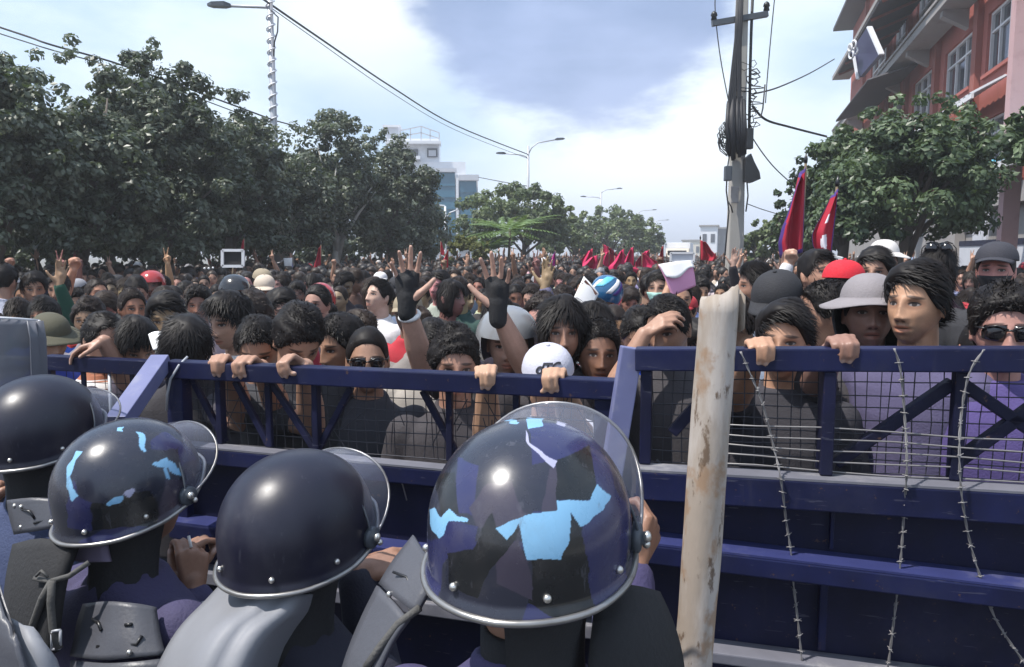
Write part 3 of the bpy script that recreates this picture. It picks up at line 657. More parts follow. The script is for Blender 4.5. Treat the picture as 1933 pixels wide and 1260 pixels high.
for k, (z0, z1) in enumerate(storeys[1:]):                            # wall pieces leave real openings for the windows
    zs, zt = z0 + (.55 if k else .6), z1 - .72; mb = MB(); pos = SN0
    slab(mb, SN0, SF, z0, zs, -.3, 0); slab(mb, SN0, SF, zt, z1, -.3, 0)
    for a, b_ in allw: slab(mb, pos, a, zs, zt, -.3, 0); pos = b_
    slab(mb, pos, SF, zs, zt, -.3, 0)
    mb.build('wall', M['brick_red'], bb)
    for a, b_ in allw:
        wn = MB()
        slab(wn, a, b_, zs, zs + .07, -.22, -.08); slab(wn, a, b_, zt - .07, zt, -.22, -.08)
        slab(wn, a, a + .08, zs + .07, zt - .07, -.22, -.08); slab(wn, b_ - .08, b_, zs + .07, zt - .07, -.22, -.08)
        zm = zs + (zt - zs) * .68; slab(wn, a + .08, b_ - .08, zm - .03, zm + .03, -.2, -.09)
        for q in (.33, .67): c = a + (b_ - a) * q; slab(wn, c - .035, c + .035, zs + .07, zm - .03, -.2, -.09); slab(wn, c - .035, c + .035, zm + .03, zt - .07, -.2, -.09)
        wo = wn.build('window', M['white_frame'], bb)
        pn = MB(); slab(pn, a + .03, b_ - .03, zs + .03, zt - .03, -.172, -.16); pn.build('pane', M['bronze_glass'], wo)
        sl = MB(); slab(sl, a - .08, b_ + .08, zs - .10, zs - .002, -.1, .09); sl.build('sill', M['brick_red'], wo)
part('back_wall', M['grey_plaster'], SN0 - .02, SF + .02, 0, 15.6, -8, -.32); part('roof', M['roof_sheet'], SN0 - .5, SF + .5, 15.62, 15.8, -8.5, 1.1)
for u in (1826, 1752, 1698, 1663, 1618, 1917): s = s_of(u); part('pilaster', M['brick_dark'], s - .22, s + .22, 3.75, 15.5, .003, .16)
mb = MB(); slab(mb, SN0, SF - .6, 9.12, 9.38, .165, 1.0); slab(mb, SN0, SF - .6, 9.381, 9.47, .9, 1.06); mb.build('balcony_slab', M['grey_plaster'], bb)
for u in (1885, 1812, 1742, 1690, 1650, 1622):
    s = s_of(u); mb = MB(); mb.prism([W(s - .16, 9.118, .166), W(s - .16, 9.118, .88), W(s - .16, 8.95, .88), W(s - .16, 8.55, .166)], D * .32); mb.build('bracket', M['grey_plaster'], bb)
mb = MB(); slab(mb, SN0, SF - .6, 12.45, 12.66, .165, 1.15); mb.build('balcony_slab', M['grey_plaster'], bb)
# sheet awnings and the corrugated canopies at the far corner
def canopy(s0, s1, zi, zo, o1, n, m, name='canopy'):
    rows = []
    for j in range(2):
        rows.append([W(s0 + (s1 - s0) * i / n, (zi if j == 0 else zo) + (.035 if i % 2 else -.035), .17 if j == 0 else o1) for i in range(n + 1)])
    mb = MB(); mb.grid(rows, .03, smooth=False); return mb.build(name, m, bb)
c1 = s_of(1612, LAT - 2.0); c2 = s_of(1567, LAT - 2.0)
canopy(c1 - 6.2, c2, 11.4, 10.7, 2.0, 90, M['roof_sheet']); canopy(c1 - .8, c2 + .9, 9.05, 8.55, 1.9, 70, M['roof_sheet'])
mb = MB()
for i in range(7): s = c1 - 5.8 + i * (c2 - c1 + 5.8) / 6; mb = MB(); mb.beam(W(s, 11.3, .17), W(s, 10.6, 1.95), .06, .09); mb.build('rafter', M['brick_dark'], bb)
canopy(s_of(1895), s_of(1740), 6.42, 6.0, .95, 40, M['galv'], 'awning')
mb = MB(); slab(mb, s_of(1895), s_of(1740), 5.86, 5.98, .90, .96); mb.build('awning_edge', M['white_frame'], bb)
# near end: pink column, balcony beam, pale sheet wall, blue awning, dark shop front
sc_ = s_of(1899, LAT - .9)
mb = MB(); slab(mb, sc_ - .16, sc_ + .16, .13, 8.2, .74, 1.06); slab(mb, sc_ - .24, sc_ + .24, 8.2, 8.34, .66, 1.14); slab(mb, sc_ - .32, sc_ + .32, 8.34, 8.5, .58, 1.22); mb.build('column', M['pink_plaster'], bb)
mb = MB(); slab(mb, SN0, sc_ + .9, 8.5, 8.82, .17, 1.25); mb.build('balcony_beam', M['brick_red'], bb)
part('sheet_wall', M['shutter'], SN0, sc_ - .3, 3.95, 6.9, .17, .24)
mb = MB(); n = 40
for i in range(n): s = SN0 + (sc_ - .35 - SN0) * (i + .5) / n; slab(mb, s - .03, s + .03, 3.96, 6.88, .241, .27)
mb.build('sheet_ribs', M['shutter'], bb)
canopy(SN0, sc_ + .7, 4.25, 3.78, 1.7, 60, M['awning_blue'], 'shop_awning')
mb = MB(); slab(mb, SN0, sc_ + .7, 3.60, 3.74, 1.62, 1.7); mb.build('awning_edge', M['white_frame'], bb)
mb = MB(); slab(mb, SN0, SF, 3.2, 3.695, -.3, 0); slab(mb, s_of(1800), SF, .13, 3.198, -.3, -.01); mb.build('shop_wall', M['grey_plaster'], bb)
part('shop_interior', M['dark_in'], SN0, s_of(1800), .13, 3.2, -2.2, -2.0)
shop = MB(); slab(shop, s_of(2100), s_of(1822), .14, 2.15, .1, .16); slab(shop, s_of(1872), s_of(1866), 2.16, 3.1, .1, .16); slab(shop, s_of(1864), s_of(1845), 2.2, 2.85, .1, .15); shop.build('shop_shutter', M['shutter'], bb)
mb = MB(); slab(mb, s_of(2100), s_of(1822), 2.152, 2.30, .09, .18); mb.build('shutter_rail', M['navy_panel'], bb)
# signboard with a ring emblem standing on the balcony edge
sg = thing('sign_board', 'dark navy signboard with a pale looped emblem on the red building', 'sign', P(1636, 146, 27.5))
S0 = Vector(sg.location); q = lambda u, v, Y=27.5: P(u, v, Y) - S0
quad = [q(1641, 51, 27.2), q(1664, 103, 26.6), q(1627, 146, 27.6), q(1610, 98, 28.2)]
nrm = (quad[1] - quad[0]).cross(quad[3] - quad[0]).normalized()
if nrm.y > 0: nrm = -nrm
mb = MB(); mb.prism([p + nrm * .08 for p in quad], -nrm * .16); o_ = mb.build('panel', M['sign_navy'], sg); fixn(o_.data)
mb = MB()
for a, b_ in ((quad[0], quad[1]),): mb.beam(a, b_, .06, .19, nrm)
mb.build('border', M['white_paint'], sg)
mb = MB()
for cu, cv, rr in ((1623, 84, 7), (1616, 90, 6), (1618, 103, 7), (1627, 96, 5)):
    c = q(cu, cv, 27.5) + nrm * .22; rad = rr / FPX * 27.5; e1 = (quad[1] - quad[0]).normalized(); e2 = nrm.cross(e1)
    mb.tube([c + (e1 * math.cos(t) + e2 * math.sin(t)) * rad for t in (k * math.pi / 8 for k in range(17))], .035, 6)
mb.build('emblem', M['white_paint'], sg)
mb = MB(); mb.beam(q(1620, 150, 27.8), q(1613, 108, 27.9), .18, .1); mb.build('bracket', M['white_paint'], sg)

# ------------------------------------------------------------------ pale office building with teal glass, and far buildings
ob = thing('office_building', 'white office building with tall teal glass panels and roof terraces', 'building', tuple(P(850, 478, 70).xy) + (0,))
O0 = Vector(ob.location); OB = lambda u, v, Y: P(u, v, Y) - O0
def facade(name, m, u0, v0, u1, v1, Y, depth, slant=0):
    a, b_ = OB(u0, v0, Y), OB(u1, v1, Y + slant); zb = OB(u0, v1 if v1 > v0 else v0, Y).z
    z1 = a.z; z0 = min(zb, a.z); mb = MB()
    p0 = V(a.x, a.y, z0); p1 = V(b_.x, b_.y, z0); dv = V(-depth * .07, depth, 0)
    mb.box8([p0, p1, p1 + dv, p0 + dv] + [p + V(0, 0, z1 - z0) for p in (p0, p1, p1 + dv, p0 + dv)]); return mb.build(name, m, ob)
facade('wall', M['white_paint'], 740, 332, 903, 560, 70.3, 8)
facade('upper_wall', M['white_paint'], 742, 306, 879, 331.9, 70.6, 7)
facade('tower', M['white_paint'], 735, 262, 829, 305.9, 70.8, 6)
facade('glass_panel', M['glass_teal'], 809, 326, 860, 470, 69.9, .3); facade('glass_panel', M['glass_teal'], 867, 342, 900, 470, 69.9, .3)
facade('mullion', M['white_paint'], 860.5, 330, 866.5, 480, 69.8, .35); facade('mullion', M['white_paint'], 801, 318, 808.5, 480, 69.8, .35)
facade('parapet', M['shutter'], 803, 318, 862, 325, 69.7, .4); facade('parapet', M['shutter'], 866.6, 330, 904, 341, 69.7, .4)
for k in range(5): facade('transom', M['glass_teal'], 809, 350 + k * 22, 860, 351.2 + k * 22, 69.82, .07); facade('transom', M['glass_teal'], 867, 362 + k * 22, 900, 363.2 + k * 22, 69.82, .07)
facade('window', M['bronze_glass'], 742, 282, 789, 294, 70.65, .1); facade('window', M['bronze_glass'], 806, 280, 826, 297, 70.65, .1); facade('window', M['shutter'], 809, 284, 823, 295, 70.6, .04)
facade('terrace', M['white_paint'], 732, 294.5, 793, 301, 69.9, 2); facade('terrace', M['white_paint'], 727, 266, 832, 271.5, 70.0, 2)
facade('roof_hut', M['shutter'], 728, 240, 752, 265, 71.5, 2); facade('roof_hut', M['white_paint'], 722, 236, 756, 240, 71.3, 2.4)
mb = MB()
for (a, b_) in (((756, 247), (795, 239)), ((795, 239), (829, 251)), ((756, 258), (795, 251)), ((795, 251), (829, 262)), ((756, 247), (756, 267)), ((795, 238), (795, 267)), ((812, 245), (812, 267)), ((829, 251), (829, 267)), ((775, 243), (775, 267))):
    mb.beam(OB(*a, 70.2), OB(*b_, 70.2), .09, .09)
mb.build('terrace_railing', M['shutter'], ob)
def far_block(label, u0, v0, u1, Y, mats, rows, cols):
    c = P((u0 + u1) / 2, 478, Y); t = thing('far_building', label, 'building', (c.x, c.y, 0), -TH, 'far buildings at the end of the street')
    wd = (u1 - u0) / FPX * Y; h = P(u0, v0, Y).z; mb = MB(); mb.box((0, 3, h / 2), (wd, 6, h)); mb.build('wall', mats[0], t)
    for i in range(rows):
        for j in range(cols):
            mb = MB(); mb.box((-wd / 2 + wd * (j + .5) / cols, -.02, h - (i + .6) * 3.0), (wd / cols * .5, .1, 1.3)); mb.build('window', mats[1], t)
    mb = MB(); mb.box((0, 3, h + .12), (wd + .5, 6.5, .24)); mb.build('roof', mats[2], t)
far_block('white block with a dark stripe standing beside the utility pole', 1322, 428, 1352, 120, (M['white_paint'], M['bronze_glass'], M['grey_plaster']), 2, 2)
far_block('grey block close against the utility pole behind the white one', 1350, 432, 1374, 128, (M['bronze_glass'], M['galv_dark'], M['grey_plaster']), 2, 2)
far_block('low cream house at the end of the street', 1288, 455, 1322, 160, (M['cream_paper'], M['bronze_glass'], M['grey_plaster']), 1, 3)
far_block('low pale roofline at the far end of the street', 1255, 462, 1290, 190, (M['shutter'], M['bronze_glass'], M['roof_sheet']), 1, 3)
# ------------------------------------------------------------------ steel barricades
def lerp3(a, b, t): return a + (b - a) * t
class Barricade:
    def __init__(self, label, A, B):
        self.A, self.B = Vector((A.x, A.y, 0)), Vector((B.x, B.y, 0)); self.e = (self.B - self.A)
        n = Vector((self.e.y, -self.e.x, 0)).normalized()
        if n.y > 0: n = -n
        self.n = n; self.root = thing('barricade', label, 'barricade', (self.A + self.B) / 2, 0, 'steel barricades across the street'); self.o = Vector(self.root.location)
    def p(self, s, z, off=0): return self.A + self.e * s + self.n * off + Vector((0, 0, z)) - self.o
    def beam(self, name, m, s0, z0, s1, z1, w_, h_, off=0, top=None, bevel=.004):
        mb = MB(); a, b = self.p(s0, z0, off), self.p(s1, z1, off)
        up = Vector((0, 0, 1)) if abs((b - a).normalized().z) < .9 else self.n
        mb.beam(a, b, w_, h_, up) if abs((b - a).normalized().z) < .9 else mb.beam(a, b, h_, w_, up)
        return mb.build(name, m, self.root, bevel=bevel)
    def panel(self, s0, s1, z0, z1, off, th=.004, name='steel_panel', m=None):
        mb = MB(); mb.box8([self.p(s0, z0, off), self.p(s1, z0, off), self.p(s1, z0, off - th), self.p(s0, z0, off - th), self.p(s0, z1, off), self.p(s1, z1, off), self.p(s1, z1, off - th), self.p(s0, z1, off - th)])
        return mb.build(name, m or M['navy_panel'], self.root)
    def mesh(self, s0, s1, z0, z1, zt0, zt1, off, pitch=.032, r=.0016, seed=1, diag=False):
        """hand-woven wire mesh: each strand wanders a little"""
        mb = MB(); L = self.e.length; r_ = random.Random(seed); n = int((s1 - s0) * L / pitch)
        for i in range(n + 1):
            s = s0 + (s1 - s0) * i / n + r_.uniform(-.15, .15) / n; zt = zt0 + (zt1 - zt0) * (s - s0) / (s1 - s0)
            mb.tube([self.p(s, z0, off), self.p(s + r_.uniform(-.3, .3) / n, (z0 + zt) / 2, off + r_.uniform(-.004, .004)), self.p(s + r_.uniform(-.2, .2) / n, zt, off)], r, 4, False)
        m = int((zt0 - z0) / pitch)
        for j in range(m + 1):
            t = j / m; pts = [self.p(s0 + (s1 - s0) * k / 8, z0 + (zt0 + (zt1 - zt0) * k / 8 - z0) * t + r_.uniform(-.004, .004), off + .003) for k in range(9)]; mb.tube(pts, r, 4, False)
        if diag:
            for i in range(int(n * .8)):
                s = r_.uniform(s0, s1); mb.tube([self.p(s, z0 + r_.uniform(0, .1), off + .005), self.p(min(s1, max(s0, s + r_.uniform(-.06, .06))), zt0 - r_.uniform(0, .12), off + .004)], r, 4, False)
        return tag(mb.build('wire_mesh', M['dark_wire'], self.root), kind='stuff')
# middle panel
mA, mB_ = G(318, 690, 1.585), G(1166, 728, 1.585)
bm_ = Barricade('lower navy steel barricade with a slanted end strut, between the helmets', mA, mB_)
bm_.beam('top_rail', M['navy'], 0, 1.575, .998, 1.575, .062, .055)
bm_.beam('mid_rail', M['navy'], .02, 1.305, .985, 1.285, .075, .05, .012); bm_.beam('mid_lit_top', M['pale_rail'], .02, 1.334, .985, 1.314, .055, .006, .022, bevel=0)  # pale strip stands in for the sunlit top of the mid rail
bm_.panel(.015, .99, .12, 1.28, -.01)
bm_.beam('lower_rail', M['navy'], .02, 1.055, .985, 1.03, .09, .05, .025); bm_.beam('lower_lit_top', M['navy_lit_top'], .02, 1.0835, .985, 1.0585, .08, .006, .028, bevel=0)  # lighter strip carries the lit top face of the lower rail
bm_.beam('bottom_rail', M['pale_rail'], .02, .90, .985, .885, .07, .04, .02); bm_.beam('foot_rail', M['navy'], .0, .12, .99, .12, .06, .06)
bm_.beam('post', M['navy'], .025, .05, .025, 1.546, .05, .06); bm_.beam('post', M['navy'], .975, .05, .975, 1.546, .04, .05)
for s, w_ in ((.125, .032), (.245, .016), (.36, .03), (.66, .02), (.80, .02)): bm_.beam('upright', M['navy_panel'], s, 1.333, s, 1.546, w_, .02, -.012)  # darker paint: shade on the uprights put into the colour
for a, b_ in ((.05, .13), (.16, .24), (.25, .35), (.44, .36), (.60, .68)): bm_.beam('brace', M['navy_panel'], a, 1.54, b_, 1.335, .018, .02, -.02)  # braces darkened the same way, shade put into the paint
bm_.mesh(.03, .975, 1.33, 1.546, 1.546, 1.546, -.032, seed=2, diag=True)
# slanted end strut: the sun on it is put into a paler navy
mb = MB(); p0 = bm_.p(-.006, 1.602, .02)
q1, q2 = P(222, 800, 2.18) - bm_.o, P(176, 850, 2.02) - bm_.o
mb.beam(p0, q1, .058, .05, (0, 0, 1)); mb.build('strut', M['navy_sunlit'], bm_.root, bevel=.003)
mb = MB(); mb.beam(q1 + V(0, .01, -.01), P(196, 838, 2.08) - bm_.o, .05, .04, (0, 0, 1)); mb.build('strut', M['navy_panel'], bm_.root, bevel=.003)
mb = MB(); mb.tube([P(u, v, y) - bm_.o for u, v, y in ((354, 674, 2.47), (338, 690, 2.44), (322, 716, 2.44), (316, 745, 2.44), (315, 775, 2.45))], .004, 6); mb.build('loose_wire', M['galv'], bm_.root)
mb = MB(); mb.tube([P(u, v, 2.27) - bm_.o for u, v in ((748, 894), (760, 915), (768, 945))], .0022, 5); mb.build('scratch_wire', M['wire'], bm_.root)
# right panel, taller
rA, rB = G(1200, 668, 1.685), G(1990, 668, 1.712)
br = Barricade('taller navy steel barricade hung with barbed wire, beside the wooden post', rA, rB)
TZ = lambda s: 1.672 + .027 * s
br.beam('top_rail', M['navy'], 0, TZ(0), 1.15, TZ(1.15), .065, .058)
br.beam('mid_rail', M['navy'], .01, 1.345, 1.15, 1.345, .085, .075, .02); br.beam('mid_lit_top', M['pale_rail'], .01, 1.386, 1.15, 1.386, .07, .006, .026, bevel=0)  # pale strip paints the sunlight along the rail top
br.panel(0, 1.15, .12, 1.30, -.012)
br.beam('lower_rail', M['navy'], .01, 1.172, 1.15, 1.122, .10, .05, .035); br.beam('lower_lit_top', M['navy_lit_top'], .01, 1.201, 1.15, 1.151, .09, .006, .038, bevel=0)  # lower rail's lit top painted as a lighter strip
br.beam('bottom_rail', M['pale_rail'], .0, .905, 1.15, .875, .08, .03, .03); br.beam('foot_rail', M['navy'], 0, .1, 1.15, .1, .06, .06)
br.beam('rib', M['navy'], .50, .92, .50, 1.10, .03, .02, -.002); br.beam('rib', M['navy'], .515, 1.19, .515, 1.30, .02, .01, -.006)
for s, w_ in ((.03, .05), (.49, .075), (.80, .035)): br.beam('upright', M['navy_panel'], s, 1.39, s, TZ(s) - .03, w_, .03, -.01)  # shaded uprights given the darker paint
br.beam('upright', M['grey_armour'], .235, 1.39, .235, 1.47, .03, .02, -.015)
for a, za, b_, zb in ((.52, 1.41, .79, 1.63), (.81, 1.63, 1.13, 1.41), (.81, 1.43, 1.0, 1.60), (.24, 1.64, .10, 1.47)): br.beam('brace', M['navy_panel'], a, za, b_, zb, .03, .03, -.03)  # shaded braces given the darker paint
br.mesh(.01, 1.14, 1.385, TZ(0) - .03, TZ(0) - .03, TZ(1.14) - .03, -.045, pitch=.030, seed=5)
mb = MB()
for j in range(5): mb.tube([br.p(.15 + 1.0 * k / 6, 1.40 + j * .028 + .004 * math.sin(k * 1.7 + j) - .01 * k / 6, .0 + .004 * j) for k in range(7)], .0022, 5)
tag(mb.build('tension_wire', M['wire'], br.root), kind='stuff')
# end post of the taller barricade, its sunlit side put into the paint colour
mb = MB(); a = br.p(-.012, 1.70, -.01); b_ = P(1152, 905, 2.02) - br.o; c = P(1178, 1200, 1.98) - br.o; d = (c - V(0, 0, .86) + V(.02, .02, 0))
b_ = a + (b_ - a) * 1.28; mb.beam(a, b_, .055, .05, (0, 1, 0)); mb.beam(b_, V(b_.x, b_.y, .0), .055, .05, (0, 1, 0)); mb.build('end_post', M['navy_sunlit'], br.root, bevel=.003)
mb = MB(); mb.beam(P(1185, 1100, 2.0) - br.o, P(1172, 1262, 1.93) - br.o + V(0, 0, -.8), .05, .06, (0, 1, 0)); mb.build('end_post', M['navy_sunlit'], br.root, bevel=.003)
# faint leaf-shaped dust mark on the panel: a thin stencilled plume
mb = MB(); PM = lambda u, v: P(u, v, 2.035) - br.o
rim = [(1205, 852), (1222, 857), (1240, 868), (1262, 895), (1279, 938), (1279, 966), (1258, 948), (1228, 915), (1212, 885)]
for k in range(7):
    t = k / 6.5; a0 = (1212 + 52 * t, 862 + 76 * t); mb.beam(PM(a0[0] - 4 + 8 * t, a0[1] + 12), PM(a0[0] + 14 * (1 - .5 * t), a0[1] - 3), .006, .003, (0, 1, 0))
for a0, b0 in zip(rim[2:6], rim[3:7]): mb.beam(PM(*a0), PM(*b0), .005, .003, (0, 1, 0))
mb.beam(PM(1225, 912), PM(1276, 960), .008, .003, (0, 1, 0)); mb.build('stencil_mark', M['grey_armour'], br.root)
# far-left panel
lA, lB = G(-60, 672, 1.52), G(300, 688, 1.50)
bl = Barricade('farther navy barricade with a pale wire end, behind the clear shield', lA, lB)
bl.beam('top_rail', M['navy'], .42, 1.50, 1.1, 1.482, .06, .06); bl.beam('end_rail', M['galv'], 0, 1.515, .46, 1.512, .02, .02, .01)
bl.beam('mid_rail', M['navy'], 0, 1.16, 1.1, 1.15, .06, .05); bl.panel(0, 1.1, .12, 1.13, -.01)
for s in (.02, .43, .60, .86): bl.beam('upright', M['navy'], s, 1.18, s, 1.47, .03 if s != .60 else .012, .02, -.01)
bl.mesh(0, 1.08, 1.18, 1.47, 1.47, 1.46, -.02, pitch=.045, seed=8); bl.beam('foot_rail', M['navy'], 0, .1, 1.1, .1, .06, .06)
mb = MB(); mb.tube([bl.p(.76, 1.46, .02), bl.p(.765, 1.3, .03), bl.p(.77, 1.2, .03), bl.p(.90, 1.19, .05), bl.p(.96, 1.17, .06)], .007, 6); mb.build('bent_rod', M['galv'], bl.root)

# barbed wire strands hanging over the taller barricade
def WP(u, v, y):                       # y only says how far the strand stands off the steel
    d = ray(u, v); s = (br.A.x * d.y - br.A.y * d.x) / (br.e.y * d.x - br.e.x * d.y); q = br.p(s, 0) + br.o; off = .045 if v < 860 else .072 if v < 960 else .05
    return P(u, v, q.y - off)
def barbed(label, runs, seed):
    base = WP(*runs[0][0]); t = thing('barbed_wire', label, 'barbed wire', base, 0, 'barbed wire strands'); r_ = random.Random(seed); A = MB(); Bq = MB()
    for run in runs:
        pts = [WP(*p) - base for p in run]; fine = []
        for i in range(len(pts) - 1):
            a, b_, c, d = pts[max(i - 1, 0)], pts[i], pts[i + 1], pts[min(i + 2, len(pts) - 1)]; n = max(4, int((c - b_).length / .012))
            for k in range(n):
                s = k / n; fine.append(.5 * ((2 * b_) + (c - a) * s + (2 * a - 5 * b_ + 4 * c - d) * s * s + (3 * b_ - a - 3 * c + d) * s ** 3))
        fine.append(pts[-1])
        for ph in (0, math.pi): A.tube([p + V(math.cos(i * .9 + ph), math.sin(i * .9 + ph), 0) * .0018 for i, p in enumerate(fine)], .0017, 5)
        acc = 0
        for i in range(1, len(fine)):
            acc += (fine[i] - fine[i - 1]).length
            if acc > .031:
                acc = 0; p = fine[i]
                Bq.tube([p + V(math.cos(k * 1.2), math.sin(k * 1.2), (k - 4) * .0007) * .0036 for k in range(9)], .0016, 4)
                for _ in range(2):
                    d = Vector((r_.gauss(0, 1), r_.gauss(0, .5), r_.gauss(0, .5))).normalized(); Bq.tube([p - d * .010, p + d * .010], [.0010, .0012], 4)
    A.build('strand', M['wire'], t); tag(Bq.build('barbs', M['wire'], t), kind='stuff')
YB = 2.0
barbed('barbed wire strand nearest the wooden post, hanging from the gripped rail', [[(1398, 664, 2.04), (1420, 715, 2.03), (1440, 765, 2.03), (1462, 850, 2.02), (1474, 905, 1.985), (1485, 990, 2.02), (1493, 1042, 2.03), (1498, 1105, 2.04), (1507, 1180, 2.03), (1514, 1250, 1.985)]], 1)
barbed('middle barbed wire strand, hanging straight down the taller barricade', [[(1688, 658, 2.0), (1700, 700, 1.99), (1708, 790, 2.0), (1712, 880, 1.97), (1707, 960, 1.99), (1700, 1060, 1.99), (1690, 1150, 2.0), (1676, 1262, 1.97)]], 2)
barbed('barbed wire strand farthest from the wooden post, bowed outward', [[(1858, 660, 1.97), (1830, 705, 1.96), (1815, 780, 1.96), (1811, 860, 1.95), (1816, 940, 1.93), (1830, 1020, 1.95), (1850, 1088, 1.95), (1880, 1170, 1.96), (1938, 1258, 1.93)]], 3)

# peeled wooden post, leaning, in front of the barricades
pt, pb = P(1358, 556, 1.32), P(1309, 1260, 1.30); dn = (pb - pt).normalized(); L = pt.z / -dn.z; pb = pt + dn * L
wp = thing('wooden_post', 'peeled pale wooden post with brown stains standing before the barricades', 'post', pb)
mb = MB(); rings = []; s1, u1, _ = frame(-dn); r_ = random.Random(5); snp = SN(9, 6, 3)
for i in range(61):
    t = i / 60; c = V(0, 0, 0) + (pt - pb) * t; ring = []
    for k in range(26):
        a = 2 * math.pi * k / 26; q_ = np.array([[math.cos(a) * .6, math.sin(a) * .6, t * 5]]); rr = .0335 * (1 + .07 * float(snp(q_)[0])) * (1.0 - .0 * t)
        jag = Vector((0, 0, .012 * float(snp(q_ * 3.1)[0]) + (.012 * math.cos(a) if t > .99 else 0))) if i == 60 else Vector()
        ring.append(c + (s1 * math.cos(a) + u1 * math.sin(a)) * rr + jag)
    rings.append(ring)
c = (pt - pb) + V(0, 0, -.004); rings.append([c + (p - c) * .6 for p in rings[-1]])
mb.loft(rings); mb.build('trunk', M['wood'], wp)
mb = MB(); tp = (pt - pb); mb.grid([[tp + s1 * (.010 * j - .012) + u1 * -.034 + V(0, 0, .006 - .03 * i + .01 * math.sin(j + i)) for j in range(5)] for i in range(3)], .002); mb.build('bark_flap', M['wood'], wp)
# ------------------------------------------------------------------ people: one remeshed body each, hair and clothes as children
def remesh(mb, voxel, smooth=2, decim=None, fac=.5):
    me = mb.mesh('tmp', []); o = bpy.data.objects.new('tmp', me); COL.objects.link(o)
    m = o.modifiers.new('r', 'REMESH'); m.mode = 'VOXEL'; m.voxel_size = voxel; m.use_smooth_shade = True
    if smooth: s = o.modifiers.new('s', 'SMOOTH'); s.factor = fac; s.iterations = smooth
    if decim: d = o.modifiers.new('d', 'DECIMATE'); d.ratio = decim
    dg = bpy.context.evaluated_depsgraph_get(); out = bpy.data.meshes.new_from_object(o.evaluated_get(dg), depsgraph=dg)
    bpy.data.objects.remove(o); bpy.data.meshes.remove(me)
    out.polygons.foreach_set('use_smooth', np.ones(len(out.polygons), bool)); return out
def verts(me): a = np.empty(len(me.vertices) * 3, np.float32); me.vertices.foreach_get('co', a); return a.reshape(-1, 3).astype(float)
def head_points(th, ph, o=None):
    """head surface, face towards -Y, centre between the ears at eye height"""
    o = o or {}
    dx = np.cos(ph) * np.sin(th); dy = -np.cos(ph) * np.cos(th); dz = np.sin(ph)
    x = .0745 * dx; y = .095 * dy; z = .117 * dz
    up = sstep(-.02, .06, z); y = np.where(dy > 0, y * (1 + .07 * up), y)
    cp = np.sqrt(np.clip(1 - dz * dz, 0, 1)); box = np.where(dz < 0, np.clip(cp, .02, 1) ** -.16, 1.0); x = x * np.minimum(box, 1.35); 
    t = sstep(-.015, -.112, z); x = x * (1 - (.30 - o.get('jaw', 0)) * t); y = y * (1 - .14 * t) - .040 * t
    y = y + np.where((dy > 0), .02 * sstep(-.03, -.11, z), 0)
    fr = sstep(.15, .55, -dy / np.maximum(cp, .05))
    g = lambda cx, cz, sx, sz: np.exp(-((x - cx) / sx) ** 2 - ((z - cz) / sz) ** 2)
    gs = lambda cx, cz, sx, sz: g(cx, cz, sx, sz) + g(-cx, cz, sx, sz)
    nl = o.get('nose', 1.0)
    rid = np.where(z < -.037, np.exp(-((z + .037) / .0085) ** 2), np.clip(1 - (z + .037) / .066, 0, 1) ** .85)
    w_ = .0085 + .006 * sstep(-.005, -.036, z)
    d = .0255 * nl * rid * np.exp(-(x / w_) ** 2) + .010 * gs(.0135, -.041, .0075, .0075)
    d += -.0085 * gs(.031, .004, .015, .010) + .0042 * gs(.031, .0015, .010, .0065) + .0055 * gs(.030, .0225, .019, .0075)
    d += .0045 * gs(.043, -.028, .018, .018) - .003 * gs(.04, -.066, .016, .022)
    mo = o.get('mouth', 0)
    d += .0075 * g(0, -.0625, .019, .0065) + .0085 * g(0, -.078 - mo * .012, .017, .0065) - (.006 + .014 * mo) * g(0, -.0695 - mo * .004, .021, .0026 + .006 * mo)
    d += -.004 * g(0, -.091, .02, .007) + .007 * g(0, -.108, .019, .011) - .003 * g(0, -.054, .004, .007)
    y = y - d * fr
    return np.stack([x, y, z], -1)
def add_head(mb, Mh, o=None):
    nt, np_ = 96, 84
    tt = np.linspace(0, 2 * np.pi, nt, endpoint=False); tt = tt - .55 * np.sin(tt) * 1.0       # denser at the face
    pp = np.linspace(-1.53, 1.53, np_)
    th, ph = np.meshgrid(tt, pp); pts = head_points(th, ph, o)
    mb.loft([[Mh @ Vector(p) for p in row] for row in pts])
    for s in (-1, 1):
        E = Mh @ Matrix.Translation((s * .0745, .014, -.008)) @ Matrix.Rotation(s * .35, 4, 'Z') @ Matrix.Rotation(-.15, 4, 'X')
        mb.ellipsoid(E.translation, (.007, .018, .030), E.to_3x3(), 12, 8)
        E2 = Mh @ Matrix.Translation((s * .079, .004, -.03)); mb.ellipsoid(E2.translation, (.005, .009, .011), E2.to_3x3(), 8, 6)
FING = [(.028, .088, (.043, .027, .021), .0090), (.0095, .092, (.047, .031, .022), .0094), (-.0095, .087, (.044, .029, .021), .0090), (-.027, .077, (.035, .022, .019), .0078)]
